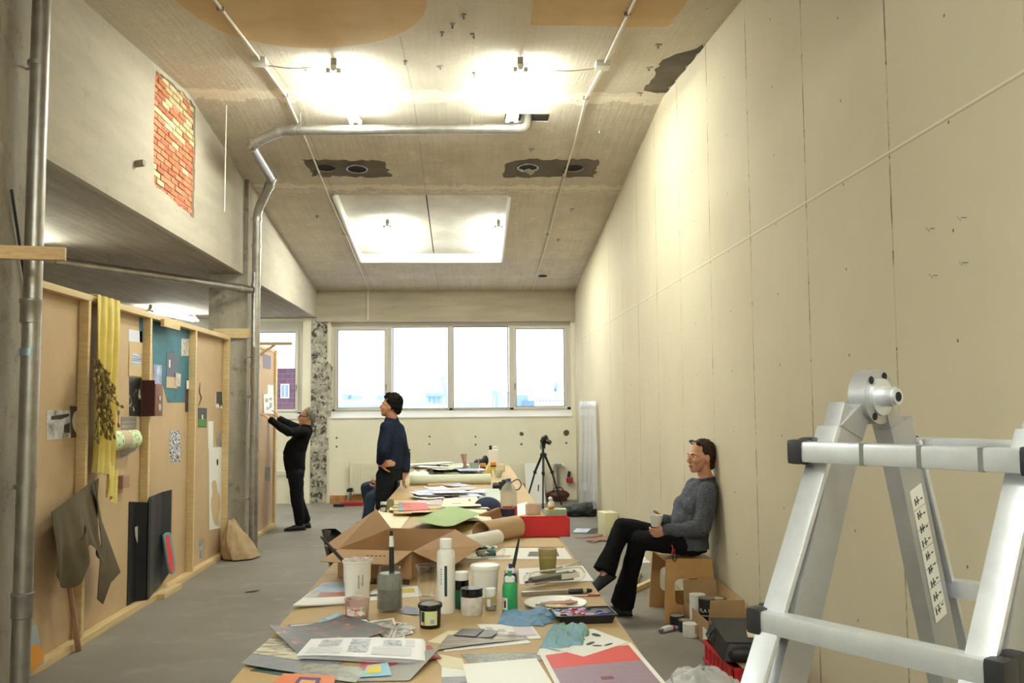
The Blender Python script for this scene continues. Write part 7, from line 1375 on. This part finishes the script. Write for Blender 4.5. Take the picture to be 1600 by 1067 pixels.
hg, HM = head(Hd, (-.98, -.1, 0), (0, 0, 1), 1.0, Nck, .055)
hL = hand(wrL+Vector((-.01, 0, -.012)), Vector((-.92, -.1, -.25)), Vector((-.1, .5, .85)), Vector((0, -.9, .4)), (.5, .55, .6, .6), 1.0, .4)
hR = hand(wrR, Vector((-.9, -.2, -.1)), Vector((0, 0, -1)), Vector((0, -1, 0)), (.4, .4, .4, .4))
remesh('body', hg+hL+hR+chain([Nck, Chs, Pel], [.065, .11, .1])+chain([shL, elL, wrL], [.045, .04, .03])+chain([shR, elR, wrR], [.045, .04, .03])+chain([hpL, knL, anL], [.07, .05, .036])+chain([hpR, knR, anR], [.07, .05, .036])+limb(Chs, shL, .06, .045)+limb(Chs, shR, .06, .045), SKIN, m2, .007, 2)
face(HM, m2)
o = remesh('hair', [xf(g, HM) for g in (ell((0, -.024, .058), (.082, .095, .088), 24, 16), ell((0, -.075, .0), (.062, .042, .07), 16, 12))], HR, m2, .008, 2)
clothes('grey_sweater', [loft([(Pel+Vector((0, 0, .0)), lf*.175, fw*.13), (Pel.lerp(Chs, .5), lf*.165, fw*.12), (Chs, lf*.18, fw*.12), (Upp, lf*.17, fw*.1), (Nck+Vector((0, 0, .01)), lf*.062, fw*.062)])]+chain([shL, elL, wrL.lerp(elL, .15)], [.072, .06, .045])+chain([shR, elR, wrR.lerp(elR, .15)], [.072, .06, .045]), knit('pale_grey_knit', '8c8a84', '77756f', 70), m2, .01, .008)
clothes('jeans', chain([hpL, knL, anL+Vector((0, 0, .03))], [.1, .078, .066])+chain([hpR, knR, anR+Vector((0, 0, .03))], [.1, .078, .066])+[loft([(Pel+Vector((0, 0, -.1)), lf*.165, fw*.13), (Pel+Vector((0, 0, .04)), lf*.165, fw*.125)])], knit('blue_denim', '3a4658', '2d3848', 60), m2, .009, .008)
for a in (anL, anR):
    u_, s_ = shoe(a, a+Vector((-.97, -.2, 0))); mk('sneaker', u_, mat('sneaker_black', '151517', .6), m2); mk('sole', s_, M_WHITE, m2)
d = (wrL-elL).normalized(); mk('watch_strap', tube([wrL-d*.02, wrL+d*.008], .034, 14), M_BLACK, m2)
g_ = wrL+Vector((-.085, -.02, .035)); w = thing('water_glass', 'small glass held at knee height by the sitting person', 'glass', g_); mk('glass_wall', lathe([(.026, -.05), (.034, .05), (.032, .05), (.024, -.045), (0, -.045)], 24), M_CLEAR, w); mk('drink', lathe([(0, -.044), (.0245, -.043), (.028, .0), (0, .0)], 20), tinted('red_drink', '8a4a46', .6), w)
w = thing('black_stool', 'round black stool under the person sitting behind the standing man', 'stool', (-1.06, 12.75, 0)); mk('seat', lathe([(.17, .38), (.18, .39), (.18, .415), (.17, .425), (0, .425)], 28), M_BLACK, w)
for k in range(4): a = pi/4+k*pi/2; mk('leg', tube([(.12*cos(a), .12*sin(a), .38), (.19*cos(a), .19*sin(a), 0)], .013, 10), M_BLACK, w)
